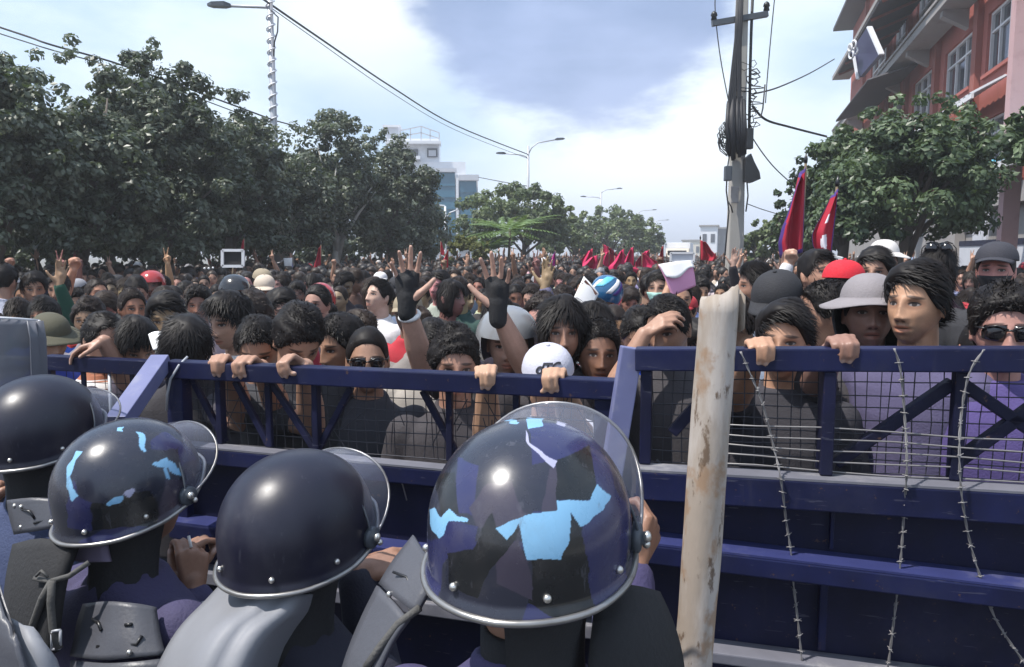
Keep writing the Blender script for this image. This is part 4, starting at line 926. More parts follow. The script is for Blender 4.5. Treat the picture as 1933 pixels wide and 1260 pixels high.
POSE = {'grip': (((50, 74, 26), (48, 74, 26), (48, 72, 26), (50, 70, 26)), (1, 0, 0, -2), 'under'), 'curl': (((50, 70, 40),) * 4, (3, 1, -1, -3), 'in'), 'fist': (((85, 95, 60),) * 4, (0, 0, 0, 0), 'over'),
        'open': (((6, 8, 5), (3, 6, 4), (4, 8, 5), (8, 10, 6)), (9, 3, -4, -12), 'out'), 'relax': (((22, 28, 16), (28, 32, 18), (32, 36, 20), (36, 40, 22)), (5, 1, -3, -7), 'rel'),
        'three': (((10, 12, 6), (4, 6, 4), (10, 14, 8), (16, 20, 12)), (12, 2, -9, -20), 'out'), 'vee': (((3, 4, 3), (3, 4, 3), (85, 95, 50), (85, 95, 50)), (11, -9, 0, 0), 'over'),
        'point': (((4, 5, 3), (80, 95, 50), (85, 95, 50), (85, 95, 50)), (0, 0, 0, 0), 'over'), 'phone': (((35, 40, 25),) * 4, (2, 0, -1, -3), 'under'), 'pinch': (((48, 48, 25), (60, 62, 30), (68, 70, 35), (72, 75, 40)), (3, 1, -1, -3), 'pinch')}
def add_hand(mb, wrist, f, n, side, pose, rec, scale=1.0):
    """wrist point, f towards the fingers, n out of the back of the hand; side +1 puts the index finger and thumb towards f x n"""
    f = Vector(f).normalized(); n = Vector(n); n = (n - f * n.dot(f)).normalized(); s = f.cross(n) * side; bends, spread, thumb = POSE[pose]; k = scale
    mb.capsule(wrist - f * .01, wrist + f * .03 * k, .0235 * k, .022 * k)
    for (off, kn, ph, r), bd, sp in zip(FING, bends, spread):
        K = wrist + (f * kn + s * off) * k + n * .003; B = wrist + f * .02 * k + s * off * .55 * k
        mb.capsule(B, K, .0145 * k, .0118 * k); d0 = (f * math.cos(R(sp)) + s * math.sin(R(sp))).normalized(); ang = 0; p = K
        rr = r * k
        for j in range(3):
            ang += R(bd[j]); ax = d0 * math.cos(ang) - n * math.sin(ang); q = p + ax * ph[j] * k
            mb.capsule(p, q, rr * (1.05 if j == 0 else 1), rr * (.92 if j < 2 else .84), 10, 4); rec['hand'].append((p, q, rr)); p = q
            rr *= .94
        nn = d0 * math.sin(ang) + n * math.cos(ang); rec['nail'].append(p + nn * rr * .7 - ax * .005)
    mb.capsule(wrist + f * .03 * k + s * .006, wrist + f * .075 * k - s * .002 * k - n * .006, .017 * k, .014 * k)
    tb = wrist + (f * .022 + s * .022 - n * .006) * k
    dirs = {'under': (f * .55 + s * .45 - n * .75, f * .8 + s * .05 - n * .6, f * .9 - s * .1 - n * .4), 'in': (f * .6 + s * .5 - n * .6, f * .8 - n * .5, f * .8 - s * .3 - n * .5),
            'over': (f * .75 + s * .45 - n * .6, f * .6 - s * .45 - n * .75, f * .3 - s * .95 - n * .4), 'out': (f * .62 + s * .75 - n * .15, f * .66 + s * .72, f * .75 + s * .6),
            'rel': (f * .75 + s * .5 - n * .35, f * .9 + s * .2 - n * .25, f * .95 - n * .3), 'pinch': (f * .7 + s * .35 - n * .65, f * .8 + s * .0 - n * .6, f * .85 - s * .05 - n * .4)}[thumb]
    p = tb
    for j, (dv, ll, r0, r1) in enumerate(zip(dirs, (.040, .030, .023), (.0165, .0118, .0105), (.0125, .0108, .0085))):
        dv = dv.normalized(); q = p + dv * ll * k; mb.capsule(p, q, r0 * k, r1 * k, 10, 4); rec['hand'].append((p, q, r0 * k)); p = q
    rec['nail'].append(p + (n * .4 + s * .3).normalized() * .007)
    rec['hand'].append((wrist, wrist + f * .09, .035 * k))
def ik(S, Wr, l1, l2, pole):
    d = Wr - S; L = d.length; mx = (l1 + l2) * .995
    if L > mx: k = L / mx; l1 *= k; l2 *= k
    a = (l1 * l1 - l2 * l2 + L * L) / (2 * L); h = math.sqrt(max(0, l1 * l1 - a * a)); u = d.normalized(); p = Vector(pole); p = (p - u * p.dot(u)).normalized()
    return S + u * a + p * h
TORSO = [(-.165, .055, .060), (-.195, .105, .072), (-.225, .155, .085), (-.265, .182, .10), (-.34, .178, .115), (-.48, .160, .112), (-.60, .152, .106), (-.70, .165, .114), (-.83, .160, .112)]
def torso_rings(hz, grow=0, lean=0, zlo=-.83, top=True, stoop=0):
    out = []
    for z, hw, hd in TORSO:
        if z < zlo: continue
        yo = .025 + .10 * stoop * (-.165 - z) * 2
        ring = []
        for k in range(28):
            t = 2 * math.pi * k / 28; c, s = math.cos(t), math.sin(t); e = .78
            ring.append(Vector(((hw + grow) * math.copysign(abs(c) ** e, c), (hd + grow) * math.copysign(abs(s) ** e, s) + yo, hz + z + (.012 if (grow and z > -.18) else 0))))
        out.append(ring)
    return out[::-1]
class Body:
    pass
def make_body(hz, head_rot=(0, 0, 0), arms=None, voxel=.006, decim=.4, head=None, stoop=0, hand_scale=1.0, sleeve='short', collar=True, shirt_len=-.86, hvox=None):
    """local frame: feet at z=0, facing -Y. arms: {-1/+1: dict(wrist,f,n,pose) or None}; returns Body with meshes"""
    B = Body(); arms = arms or {}; rec = {'hand': [], 'nail': []}
    yaw, pit, rol = [R(a) for a in head_rot]
    piv = Matrix.Translation((0, .012, hz - .07)); B.Mh = piv @ (Matrix.Rotation(yaw, 4, 'Z') @ Matrix.Rotation(pit, 4, 'X') @ Matrix.Rotation(rol, 4, 'Y')) @ Matrix.Translation((0, -.012, .07))
    mb = MB(); add_head(mb, B.Mh, head)
    mb.capsule((0, .030, hz - .22), B.Mh @ Vector((0, .020, -.05)), .060, .055, 16); mb.capsule((0, .02, hz - .17), B.Mh @ Vector((0, -.02, -.085)), .045, .035, 12)
    mb.loft(torso_rings(hz, 0, stoop=stoop)); slv = MB(); slv.loft(torso_rings(hz, .014, zlo=-.84, stoop=stoop))
    B.arm = {}
    for sd in (-1, 1):
        S = Vector((sd * .172, .03, hz - .255)); a = arms.get(sd)
        if a is None: a = dict(wrist=Vector((sd * .235, -.02, hz - .255 - .53)), f=(0, -.15, -1), n=(sd, -.2, 0), pose='relax', pole=(sd * .4, 1, 0))
        Wr = Vector(a['wrist']); E = ik(S, Wr, .29, .265, a.get('pole', (sd * .8, .5, -.6)))
        mb.capsule(S, E, .056, .043); mb.capsule(E, E + (Wr - E) * .35, .043, .046); mb.capsule(E + (Wr - E) * .35, Wr, .046, .0285)
        f = Vector(a['f']).normalized(); n = Vector(a['n']); n = (n - f * n.dot(f)).normalized()
        # thumb side: right hand (sd=-1 in a body facing -Y) has the thumb towards f x n * sgn
        add_hand(mb, Wr, f, n, a.get('side', sd), a['pose'], rec, hand_scale); B.arm[sd] = (S, E, Wr, f, n, a.get('side', sd), a['pose'])
        sl = a.get('sleeve', sleeve)
        slv.capsule(S, E if sl == 'long' else S + (E - S) * .62, .071, .060 if sl != 'short' else .066)
        if sl == 'long': slv.capsule(E, E + (Wr - E) * .93, .059, .042)
    me = remesh(mb, voxel, 2, decim, .45); v = verts(me); Mi = np.array(B.Mh.inverted()); loc = v @ Mi[:3, :3].T + Mi[:3, 3]
    far = (np.abs(loc[:, 0]) > .1) | (np.abs(loc[:, 1]) > .14) | (loc[:, 2] < -.125) | (loc[:, 2] > .15)
    for p, q, r_ in rec['hand']:
        p, q = np.array(p), np.array(q); d = q - p; t = np.clip(((v - p) @ d) / max(1e-9, d @ d), 0, 1); far |= np.linalg.norm(v - p - t[:, None] * d, axis=1) < r_ + .006
    loc[far] = (9, 9, 9); at = me.attributes.new('face', 'FLOAT_VECTOR', 'POINT'); at.data.foreach_set('vector', loc.astype(np.float32).ravel())
    nail = np.zeros(len(v))
    for p in rec['nail']: nail = np.maximum(nail, 1 - sstep(.0045, .009, np.linalg.norm(v - np.array(p), axis=1)))
    at = me.attributes.new('nail', 'FLOAT', 'POINT'); at.data.foreach_set('value', nail.astype(np.float32))
    me.materials.append(M['skin']); B.body = me
    if collar:
        slv.tube([(math.cos(t) * .068, math.sin(t) * .064 + .022, hz - .155 - .02 * (-math.sin(t)) ) for t in (k * math.pi / 12 for k in range(25))], .013, 8)
    sm = remesh(slv, max(voxel, .0085), 3, .24); v = verts(sm); nr = np.empty(len(v) * 3, np.float32); sm.vertices.foreach_get('normal', nr) if hasattr(sm.vertices[0], 'normal') else None
    nr = nr.reshape(-1, 3); sn_ = SN(int(hz * 1000) % 97, 17, 3); sn2 = SN(5, 9, 2)
    amp = .0055 * sn_(v * np.array([1, 1, .6])) + .004 * sn2(v); v += nr * amp[:, None]; sm.vertices.foreach_set('co', v.astype(np.float32).ravel()); sm.update(); B.shirt = sm
    B.hz = hz; B.stoop = stoop
    return B
def trousers_mesh(hz, stoop=0, wide=0):
    mb = MB(); pz = hz - .80; yo = .025 + .13 * stoop
    mb.loft([[Vector((a * math.cos(t), b * math.sin(t) + yo, pz + z)) for t in (k * math.pi / 8 for k in range(16))] for z, a, b in ((-.12, .165, .115), (-.02, .178, .125), (.06, .166, .118))])
    for s in (-1, 1):
        kn = Vector((s * .10, yo - .03 - max(0, .87 - pz) * .5, pz * .52)); ft = Vector((s * .105, yo + .01, .10))
        mb.tube([(s * .085, yo, pz - .02), kn + V(0, 0, .05), kn - V(0, 0, .05), ft], [.098, .075, .068, .058], 12)
    return mb.mesh('trousers', M['trousers'])
def shoes_mesh(stoop=0):
    mb = MB(); yo = .025 + .13 * stoop
    for s in (-1, 1):
        mb.loft([[Vector((s * .105 + a * math.cos(t), yo - .05 + b * math.sin(t), z)) for t in (k * math.pi / 7 for k in range(14))] for z, a, b in ((.0, .045, .13), (.03, .05, .135), (.06, .042, .11), (.12, .035, .05))])
    return mb.mesh('shoes', M['shoe'])
_ts = {}
def trousers(hz, stoop=0):
    k = (round(hz, 2), stoop)
    if k not in _ts: _ts[k] = (trousers_mesh(round(hz, 2), stoop), shoes_mesh(stoop))
    return _ts[k]

# ---- hair: a thick cap grown from the skull plus thousands of tapered locks
def hair_mesh(style, seed, locks=1500):
    r = np.random.RandomState(seed)
    S = dict(short=(.011, .070, .020, 1), crop=(.005, .072, .010, .5), fringe=(.015, .054, .040, 1), curly=(.019, .062, .022, 1), long=(.014, .066, .060, 1), side=(.014, .066, .045, 1), bowl=(.016, .042, .045, 1), tall=(.019, .066, .034, 1))[style]
    T, front, ll, _ = S
    def line(th):                                                    # lowest latitude with hair, as a height, round the head
        a = np.abs((th + np.pi) % (2 * np.pi) - np.pi); b = np.interp(a, [0, .35, .75, 1.05, 1.3, 1.7, 2.2, 3.15], [front, front - .002, front - .016, .012, -.012, -.004, -.055, -.075])
        if style in ('long',): b = np.interp(a, [0, .2, .6, .95, 1.3, 1.7, 2.2, 3.15], [front + .004, front, .03, -.03, -.08, -.10, -.12, -.13])
        if style in ('curly', 'tall'): b = b - .012 * sstep(1, 1.6, a)
        return b
    nt, npp = 80, 34; tt = np.linspace(0, 2 * np.pi, nt, endpoint=False); lo = np.arcsin(np.clip(line(tt) / .117, -.98, .98))
    k = np.linspace(0, 1, npp)[:, None]; ph = lo[None] + (1.53 - lo[None]) * k; th = np.repeat(tt[None], npp, 0)
    p = head_points(th, ph); c = np.array([0, .01, .0]); n = p - c; n /= np.linalg.norm(n, axis=-1, keepdims=True)
    sn1 = SN(seed, 45 if style == 'curly' else 28, 3); sn2 = SN(seed + 1, 90, 2)
    up = .55 + .6 * sstep(-.2, .9, n[..., 2]) + (.5 * sstep(.0, .8, -n[..., 1]) * sstep(.3, .8, n[..., 2]) if style in ('tall', 'fringe', 'side') else 0)
    thick = T * np.minimum(1, (k / .14) ** .6) * up * (1 + .58 * sn1(p) + .2 * sn2(p)) + .0015
    outer = p + n * thick[..., None]
    if style == 'long':
        outer[..., 2] -= .03 * sstep(.2, -.4, n[..., 2]) 
    inner = p - n * .004; R0 = inner[0]
    vs = [outer.reshape(-1, 3), R0]; fs = []
    for i in range(npp - 1):
        j = np.arange(nt); j2 = (j + 1) % nt; fs.append(np.stack([i * nt + j, i * nt + j2, (i + 1) * nt + j2, (i + 1) * nt + j], 1))
    j = np.arange(nt); j2 = (j + 1) % nt; b = npp * nt; fs.append(np.stack([b + j, b + j2, j2, j], 1))
    nv = npp * nt + nt
    # locks
    n_ = locks; ti = r.randint(0, nt, n_); ki = (r.uniform(0, 1, n_) ** 1.1 * (npp - 3)).astype(int) + 1
    P0 = outer[ki, ti] - n[ki, ti] * .004; N0 = n[ki, ti]
    flow = np.stack([0 * P0[:, 0], .25 + 0 * P0[:, 0], -.9 + 0 * P0[:, 0]], 1)
    if style in ('fringe', 'bowl'): flow = np.stack([.5 * np.sign(P0[:, 0] + .02) * 0 + N0[:, 0] * .6, N0[:, 1] * .9 - .35, -.55 + 0 * P0[:, 0]], 1)
    if style == 'side': flow = np.stack([.9 + 0 * P0[:, 0], .15 + 0 * P0[:, 0], -.45 + 0 * P0[:, 0]], 1)
    if style in ('short', 'tall', 'crop'): flow = np.stack([N0[:, 0] * .3, -.45 * (N0[:, 2] > .4) + .25, .25 - 1.0 * (N0[:, 2] < .5)], 1)
    if style == 'curly': flow = r.normal(size=(n_, 3))
    if style == 'long': flow = np.stack([N0[:, 0] * .5, .15 + N0[:, 1] * .3, -1.0 + 0 * P0[:, 0]], 1)
    cl = SN(seed + 9, 30, 2); cl2 = SN(seed + 10, 30, 2); flow = flow + np.stack([cl(P0), cl2(P0), 0 * P0[:, 0]], 1) * .45 + r.normal(size=(n_, 3)) * .16; lift = r.uniform(.03, .46, n_)[:, None] * (1.5 if style in ('tall', 'short', 'curly') else .8)
    flow -= N0 * (flow * N0).sum(1)[:, None] * .85; flow /= np.linalg.norm(flow, axis=1)[:, None]; d0 = flow + N0 * lift; d0 /= np.linalg.norm(d0, axis=1)[:, None]
    L = ll * r.uniform(.5, 1.2, n_)[:, None]; d1 = flow - N0 * .25 + np.array([0, 0, -.35]); d1 /= np.linalg.norm(d1, axis=1)[:, None]
    if style == 'curly': d1 = -N0 * .5 + r.normal(size=(n_, 3)) * .8
    W_ = r.uniform(.0009, .0021, n_)[:, None] * (1.5 if locks < 2000 else 1.2); sd = np.cross(d0, N0); sd /= np.maximum(1e-6, np.linalg.norm(sd, axis=1))[:, None]
    A = P0; Bp = A + d0 * L * .5; C = Bp + (d0 * .5 + d1 * .6) * L * .5
    vs.append(np.stack([A - sd * W_, A + sd * W_, Bp + sd * W_ * .8, Bp - sd * W_ * .8, C + sd * W_ * .1, C - sd * W_ * .1], 1).reshape(-1, 3))
    base = nv + np.arange(n_) * 6; fs.append(np.stack([base, base + 1, base + 2, base + 3], 1)); fs.append(np.stack([base + 3, base + 2, base + 4, base + 5], 1))
    return np_mesh('hair', np.concatenate(vs), np.concatenate(fs), M['hair'])
HAIR = {}
def hair(style, v=0, locks=2400):
    if (style, v, locks) not in HAIR: HAIR[(style, v, locks)] = hair_mesh(style, 60 + v * 13 + len(style), max(locks, 2))
    return HAIR[(style, v, locks)]
# ---- headgear and face things, in head coordinates
def cap_mesh(kind='cap'):
    mb = MB(); rings = []
    for i in range(9):
        t = i / 8; a = t * math.pi / 2; rings.append([Vector((.090 * math.cos(a) ** .8 * math.cos(q), .108 * math.cos(a) ** .8 * math.sin(q) + .004, .045 + .088 * math.sin(a))) for q in (k * 2 * math.pi / 32 for k in range(32))])
    mb.loft(rings, caps=False)
    if kind == 'cap':
        rows = []
        for j in range(5):
            s = j / 4; rows.append([Vector((math.sin(q) * (.088 - .01 * s), -.100 * math.cos(q) * 1.0 - .075 * s * math.cos(q * .8), .050 - .016 * s - .014 * (math.sin(q) ** 2) * 1.2)) for q in (R(-62 + 124 * k / 12) for k in range(13))])
        mb.grid(rows, .004)
        mb.ellipsoid((0, .004, .135), (.008, .008, .005), None, 8, 6)
    elif kind == 'boonie':
        rows = []
        for j in range(5):
            s = j / 4; rows.append([Vector(((.090 + .062 * s) * math.cos(q), (.108 + .062 * s) * math.sin(q) + .004, .048 - .030 * s + .008 * math.sin(3 * q) * s)) for q in (k * 2 * math.pi / 40 for k in range(41))])
        mb.grid(rows, .003)
    elif kind == 'topi':
        pass
    return mb.mesh('cap', M['cap'])
def flap_mesh():
    mb = MB(); rows = []
    for j in range(7):
        s = j / 6; rows.append([Vector(((.094 + .012 * math.sin(j)) * math.cos(q) * (1 + .1 * s), (.112) * math.sin(q) * (1 + .08 * s) + .004, .045 - .20 * s)) for q in (R(-12 + 204 * k / 22) for k in range(23))])
    mb.grid(rows, .004); return mb.mesh('cap_flap', M['black_cloth'])
def glasses_mesh():
    mb = MB(); mb.cur = 0
    for s in (-1, 1):
        rows = [[Vector((s * (.033 + a * .029 * (1 - .15 * b * b) - .002 * b), -.104 + .010 * a * a + .02 * max(0, a) ** 3 + .003 * b * b, .002 + b * .021 - .003 * a * b)) for a in (k / 3 - 1 for k in range(7))] for b in (j / 2 - 1 for j in range(5))]
        mb.cur = 1; mb.grid(rows, .003); mb.cur = 0
        mb.tube([(s * .060, -.090, .014), (s * .074, -.06, .012), (s * .0785, .0, .010), (s * .077, .02, -.004)], .0026, 6)
        mb.tube([(s * .005, -.108, .013), (s * .033, -.107, .024), (s * .058, -.094, .018)], .0028, 6)
    mb.tube([(-.010, -.107, .010), (0, -.111, .012), (.010, -.107, .010)], .0028, 6)
    return mb.mesh('sunglasses', [M['plastic_black'], M['sun_lens']])
def mask_mesh():
    th, ph = np.meshgrid(np.linspace(-1.15, 1.15, 22), np.linspace(-1.25, -.18, 14)); p = head_points(th, ph); n = p - np.array([0, .02, 0]); n /= np.linalg.norm(n, axis=-1, keepdims=True); p = p + n * .006
    mb = MB(); mb.grid([[Vector(q) for q in row] for row in p], .002)
    for s in (-1, 1): mb.tube([(s * .062, -.045, -.03), (s * .076, -.01, -.012), (s * .08, .018, .0)], .0015, 5)
    return mb.mesh('face_mask', M['cap'])
def moto_helmet_mesh():
    mb = MB(); rings = []
    for i in range(13):
        a = -.75 + (math.pi / 2 + .74) * i / 12; rings.append([Vector((.128 * math.cos(a) ** .85 * math.cos(q), (.150 * math.cos(a) ** .85) * math.sin(q) + .012, .135 * math.sin(a) + .012)) for q in (k * 2 * math.pi / 40 for k in range(40))])
    # open front below the brow
    n = 40; vs = [p for r_ in rings for p in r_]; fs = []
    for i in range(12):
        for j in range(n):
            k = (j + 1) % n; c = (rings[i][j] + rings[i + 1][k]) / 2
            if c.y < -.05 and c.z < .045 and c.z > -.062 and abs(c.x) < .098: continue
            if c.y < -.05 and c.z <= -.062 and abs(c.x) < .098: continue
            fs.append((i * n + j, i * n + k, (i + 1) * n + k, (i + 1) * n + j))
    mb.add(vs, fs, True); return mb.mesh('helmet', M['gloss'])
CAP, BOONIE, FLAP, GLASS, MASK, MOTO = cap_mesh('cap'), cap_mesh('boonie'), flap_mesh(), glasses_mesh(), mask_mesh(), moto_helmet_mesh()
def child(name, me, root, Mx=None, color=None):
    o = link(name, me, root, color=color)
    if Mx is not None: o.matrix_local = Mx
    return o
SKINS = [(.35, .195, .13), (.27, .145, .092), (.42, .245, .17), (.21, .108, .07), (.32, .18, .125)]
def finish_person(B, loc, yaw, label, skin, hairspec, shirtcol, shirtmat='cloth', extras=(), group=None, trous=(.05, .055, .07), stubble=.3, own=None, hair_tint=(0, 0, 0), scale=1.0):
    root = bpy.data.objects.new('person', B.body); COL.objects.link(root); root.location = loc; root.rotation_euler = (0, 0, yaw); root.scale = (scale,) * 3
    root.color = (*skin, 1); root['stubble'] = stubble; tag(root, label, 'person', group)
    s = child('shirt', B.shirt, root, None, shirtcol)
    if not B.shirt.materials: B.shirt.materials.append(M['cloth'])
    s.material_slots[0].link = 'OBJECT'; s.material_slots[0].material = M[shirtmat]
    if hairspec and any(e[0] in ('cap', 'boonie', 'hat') for e in extras): hairspec = ('crop', hairspec[1] % 3, 0)
    if hairspec: child('hair', hair(*hairspec), root, B.Mh, hair_tint)
    for e in extras:
        kind, colr = e[0], e[1]
        if kind == 'cap': child('cap', CAP, root, B.Mh @ (Matrix.Rotation(R(e[2]), 4, 'X') if len(e) > 2 else Matrix()), colr)
        elif kind == 'boonie':
            c = child('sun_hat', BOONIE, root, B.Mh, colr); child('neck_flap', FLAP, c)
        elif kind == 'hat': child('sun_hat', BOONIE, root, B.Mh, colr)
        elif kind == 'glasses': child('sunglasses', GLASS, root, B.Mh @ Matrix.Translation((0, 0, e[2] if len(e) > 2 else 0)))
        elif kind == 'headglasses': child('sunglasses', GLASS, root, B.Mh @ Matrix.Translation((0, .012, .075)) @ Matrix.Rotation(R(-38), 4, 'X'))
        elif kind == 'mask': child('face_mask', MASK, root, B.Mh, colr)
        elif kind == 'moto': child('helmet', MOTO, root, B.Mh, colr)
    t, sh = trousers(B.hz, B.stoop); child('trousers', t, root, None, trous); child('shoes', sh, root)
    return root
# ------------------------------------------------------------------ riot police in the foreground
def rim_z(q):
    a = np.abs(((q + np.pi / 2) + np.pi) % (2 * np.pi) - np.pi)          # 0 at the front (-Y), pi at the back
    return np.interp(a, [0, .7, 1.2, 1.7, 2.3, 3.15], [.050, .042, .0, -.020, -.032, -.036])
HA, HB, HC, HZ0 = .137, .156, .142, .032
def shell_pts(q, t, grow=0):
    zr = rim_z(q); tt = t
    lowpart = .34
    zl = zr + (HZ0 - zr) * np.clip(tt / lowpart, 0, 1); a = np.clip((tt - lowpart) / (1 - lowpart), 0, 1) * np.pi / 2
    up = np.cos(a) ** .93; z = np.where(tt < lowpart, zl, HZ0 + (HC + grow) * np.sin(a))
    dn = np.clip((HZ0 - z) / .12, 0, 1.2); fl = sstep(.10, .0, tt) * .035
    k = np.where(tt < lowpart, 1 - .05 * dn ** 2 + fl, up)
    return np.stack([(HA + grow) * k * np.cos(q), (HB + grow) * k * np.sin(q) + .006, z], -1)
def helmet(root, Mh, camo=None, nq=72, nt=48):
    qu = np.linspace(0, 2 * np.pi, nq, endpoint=False); q, t = np.meshgrid(qu + .55 * np.cos(qu), np.concatenate([np.linspace(0, .34, nt // 3, endpoint=False), np.linspace(.34, .995, nt - nt // 3)]))
    p = shell_pts(q, t); pin = shell_pts(q, np.minimum(t, .9), -.008); n = nt * nq
    f = []
    j = np.arange(nq); j2 = (j + 1) % nq
    for i in range(nt - 1): f.append(np.stack([i * nq + j, i * nq + j2, (i + 1) * nq + j2, (i + 1) * nq + j], 1))
    f = np.concatenate(f); v = p.reshape(-1, 3)
    top = (nt - 1) * nq; v = np.concatenate([v, [[0, .006, HZ0 + HC]]]); cap = np.stack([top + j, top + j2, np.full(nq, len(v) - 1), np.full(nq, len(v) - 1)], 1)
    mats = [M['helmet_navy']]; mi = None
    if camo:
        mats = [M['camo_paint']]; world = np.array((root.matrix_basis @ Mh))
        wc = v @ world[:3, :3].T + world[:3, 3]; u_, v_ = proj(wc); vi = np.zeros(len(v), int)
        cell = np.random.RandomState(camo['seed']); seeds = cell.normal(size=(26, 3)); seeds = seeds / np.linalg.norm(seeds, axis=1)[:, None] * .14; sm = cell.choice(len(camo['cells']), 26)
        wob = v + .02 * np.stack([SN(3, 22)(v), SN(4, 22)(v), SN(5, 22)(v)], -1); dd = ((wob[:, None] - seeds[None]) ** 2).sum(-1); vi[:] = np.array(camo['cells'])[sm[dd.argmin(1)]]
        nrm = (v - np.array([0, 0, .0])) @ world[:3, :3].T; facing = ((np.array([0, 0, CAM_Z]) - wc) * nrm).sum(1) > 0
        du = 3.5 * SN(21, 130, 2)(v); dv = 3.5 * SN(22, 130, 2)(v)          # hand-cut, slightly wavering edges
        for k, poly in camo['polys']:
            poly = np.array(poly, float); ins = np.zeros(len(v), bool); x0, y0 = poly[-1]
            for x1, y1 in poly:
                ins ^= ((y1 > v_ + dv) != (y0 > v_ + dv)) & (u_ + du < (x0 - x1) * (v_ + dv - y1) / (y0 - y1 + 1e-9) + x1); x0, y0 = x1, y1
            vi[ins & facing] = k
        vcol = np.array([(.020, .022, .036, 1), (.024, .026, .085, 1), (.009, .010, .012, 1), (.042, .036, .056, 1), (.19, .40, .60, 1), (.33, .33, .46, 1)])[vi]
    tri = cap.copy(); tri[:, 3] = tri[:, 2]
    me = bpy.data.meshes.new('helmet'); me.from_pydata([tuple(x) for x in v], [], [tuple(x) for x in f] + [tuple(x[:3]) for x in tri])
    for m in mats: me.materials.append(m)
    if camo: at_ = me.attributes.new('pcol', 'FLOAT_COLOR', 'POINT'); at_.data.foreach_set('color', vcol.astype(np.float32).ravel())
    me.polygons.foreach_set('use_smooth', np.ones(len(me.polygons), bool)); me.update()
    h = link('helmet', me, root); h.matrix_local = Mh
    qi, ti = np.meshgrid(np.linspace(0, 2 * np.pi, 49), np.linspace(0, .92, 14)); pi_ = shell_pts(qi, ti, -.008); mb = MB(); mb.grid([[Vector(x) for x in r_] for r_ in pi_[::-1]], .003); mb.build('lining', M['black_cloth'], h)
    qq = np.linspace(0, 2 * np.pi, 65); rp = shell_pts(qq, qq * 0); rp[:, :2] *= 1.012
    mb = MB(); mb.tube([tuple(x) for x in rp], .0046, 10, False); mb.build('rim', M['helmet_rim'], h)
    for s in (-1, 1):                                                       # hinge discs with a small bolt each
        mb = MB(); c = Vector((s * .139, -.035, .012)); rings = [[c + V(s * dx, r_ * math.cos(t_), r_ * math.sin(t_)) for t_ in (k * math.pi / 10 for k in range(20))] for dx, r_ in ((-.004, .021), (.005, .021), (.008, .017), (.008, .009), (.013, .009), (.014, .005))]
        mb.loft(rings); mb.build('hinge', M['galv_dark'], h)
        mb = MB(); mb.ellipsoid(c + V(s * .016, .004, .004), (.006, .008, .008), None, 10, 6); mb.build('bolt', M['bolt'], h)
        mb = MB(); mb.ellipsoid(c + V(s * .014, -.006, -.010), (.006, .006, .006), None, 10, 6); mb.build('bolt', M['bolt'], h)
    for q_, t_ in ((R(65), .14), (R(115), .14), (R(20), .16), (R(160), .16)):
        pt_ = Vector(shell_pts(np.array([q_]), np.array([t_]))[0]); pn = Vector(shell_pts(np.array([q_]), np.array([t_]), .004)[0]); mb = MB(); mb.ellipsoid((pt_ + pn) / 2, (.0055,) * 3, None, 10, 6); mb.build('bolt', M['bolt'], h)
    return h
def visor(h, rho, L=.105, wide=.144, fwd=.165):
    Rm = Matrix.Translation((0, -.035, .012)) @ Matrix.Rotation(-rho, 4, 'X') @ Matrix.Translation((0, .035, -.012)); rows = []
    for j in range(9):
        s = j / 8; row = []
        for k in range(33):
            ph = R(-88 + 176 * k / 32); e = (1 - (abs(k - 16) / 16) ** 3.2); hh = .022 - (L * e + .020) * s
            row.append(Rm @ Vector((wide * math.sin(ph), -.035 - (fwd - .035) * math.cos(ph), hh)))
        rows.append(row)
    mb = MB(); mb.grid(rows, .0025); vz = mb.build('visor', M['visor'], h)
    mb = MB(); mb.tube(rows[-1], .0027, 8); mb.build('visor_edge', M['helmet_rim'], vz)
    mb = MB(); mb.tube(rows[0], .0022, 6); mb.build('visor_edge', M['galv_dark'], vz)
    return vz
def back_patch(name, m, root, hz, z0, z1, a0, a1, off, th=.006, nz=6, na=14, stoop=0, bow=.0):
    rows = []
    for i in range(nz):
        z = z0 + (z1 - z0) * i / (nz - 1); zz = [t[0] for t in TORSO][::-1]; hw = np.interp(z, zz, [t[1] for t in TORSO][::-1]); hd = np.interp(z, zz, [t[2] for t in TORSO][::-1])
        row = []
        for k in range(na):
            a = a0 + (a1 - a0) * k / (na - 1); c, s = math.cos(a), math.sin(a); e = .78
            zb = z - bow * (abs(k / (na - 1) - .5) * 2) ** 2 * (1 if i == nz - 1 else .4)
            row.append(Vector(((hw + off) * math.copysign(abs(c) ** e, c), (hd + off) * math.copysign(abs(s) ** e, s) + .025 + .2 * stoop * (-.165 - z), hz + zb)))
        rows.append(row)
    mb = MB(); mb.grid(rows, th); o = mb.build(name, m, root); return o, rows
def officer(label, u, v, Y, turn, hpitch, stoop, arms, camo=None, rho=R(92), uni=(.035, .033, .075), sleeve='long', hq=(72, 48), droll=0, vl=.104):
    c = P(u, v, Y); yaw = R(180 - turn); hz = c.z - .042
    loc = Vector((c.x, c.y, 0)); Rz = Matrix.Rotation(-yaw, 3, 'Z'); A = {}
    for sd, a in arms.items():
        A[sd] = dict(wrist=Rz @ (a['wrist'] - loc), f=Rz @ Vector(a['f']), n=Rz @ Vector(a['n']), pose=a['pose'], pole=Rz @ Vector(a.get('pole', (0, -.3, -1))))
        if 'side' in a: A[sd]['side'] = a['side']
    B = make_body(hz, (0, hpitch, droll), A, .0048, .22, None, stoop, sleeve=sleeve)
    r = finish_person(B, loc, yaw, label, (.27, .14, .09), ('crop', 1), uni, 'uniform', trous=(.03, .03, .06))
    bpy.context.view_layer.update()
    h = helmet(r, B.Mh, camo, *hq); visor(h, rho, vl)
    return r, B, h
Z4 = lambda pts: [(680 + x / 2.334, 720 + y / 2.334) for x, y in pts]
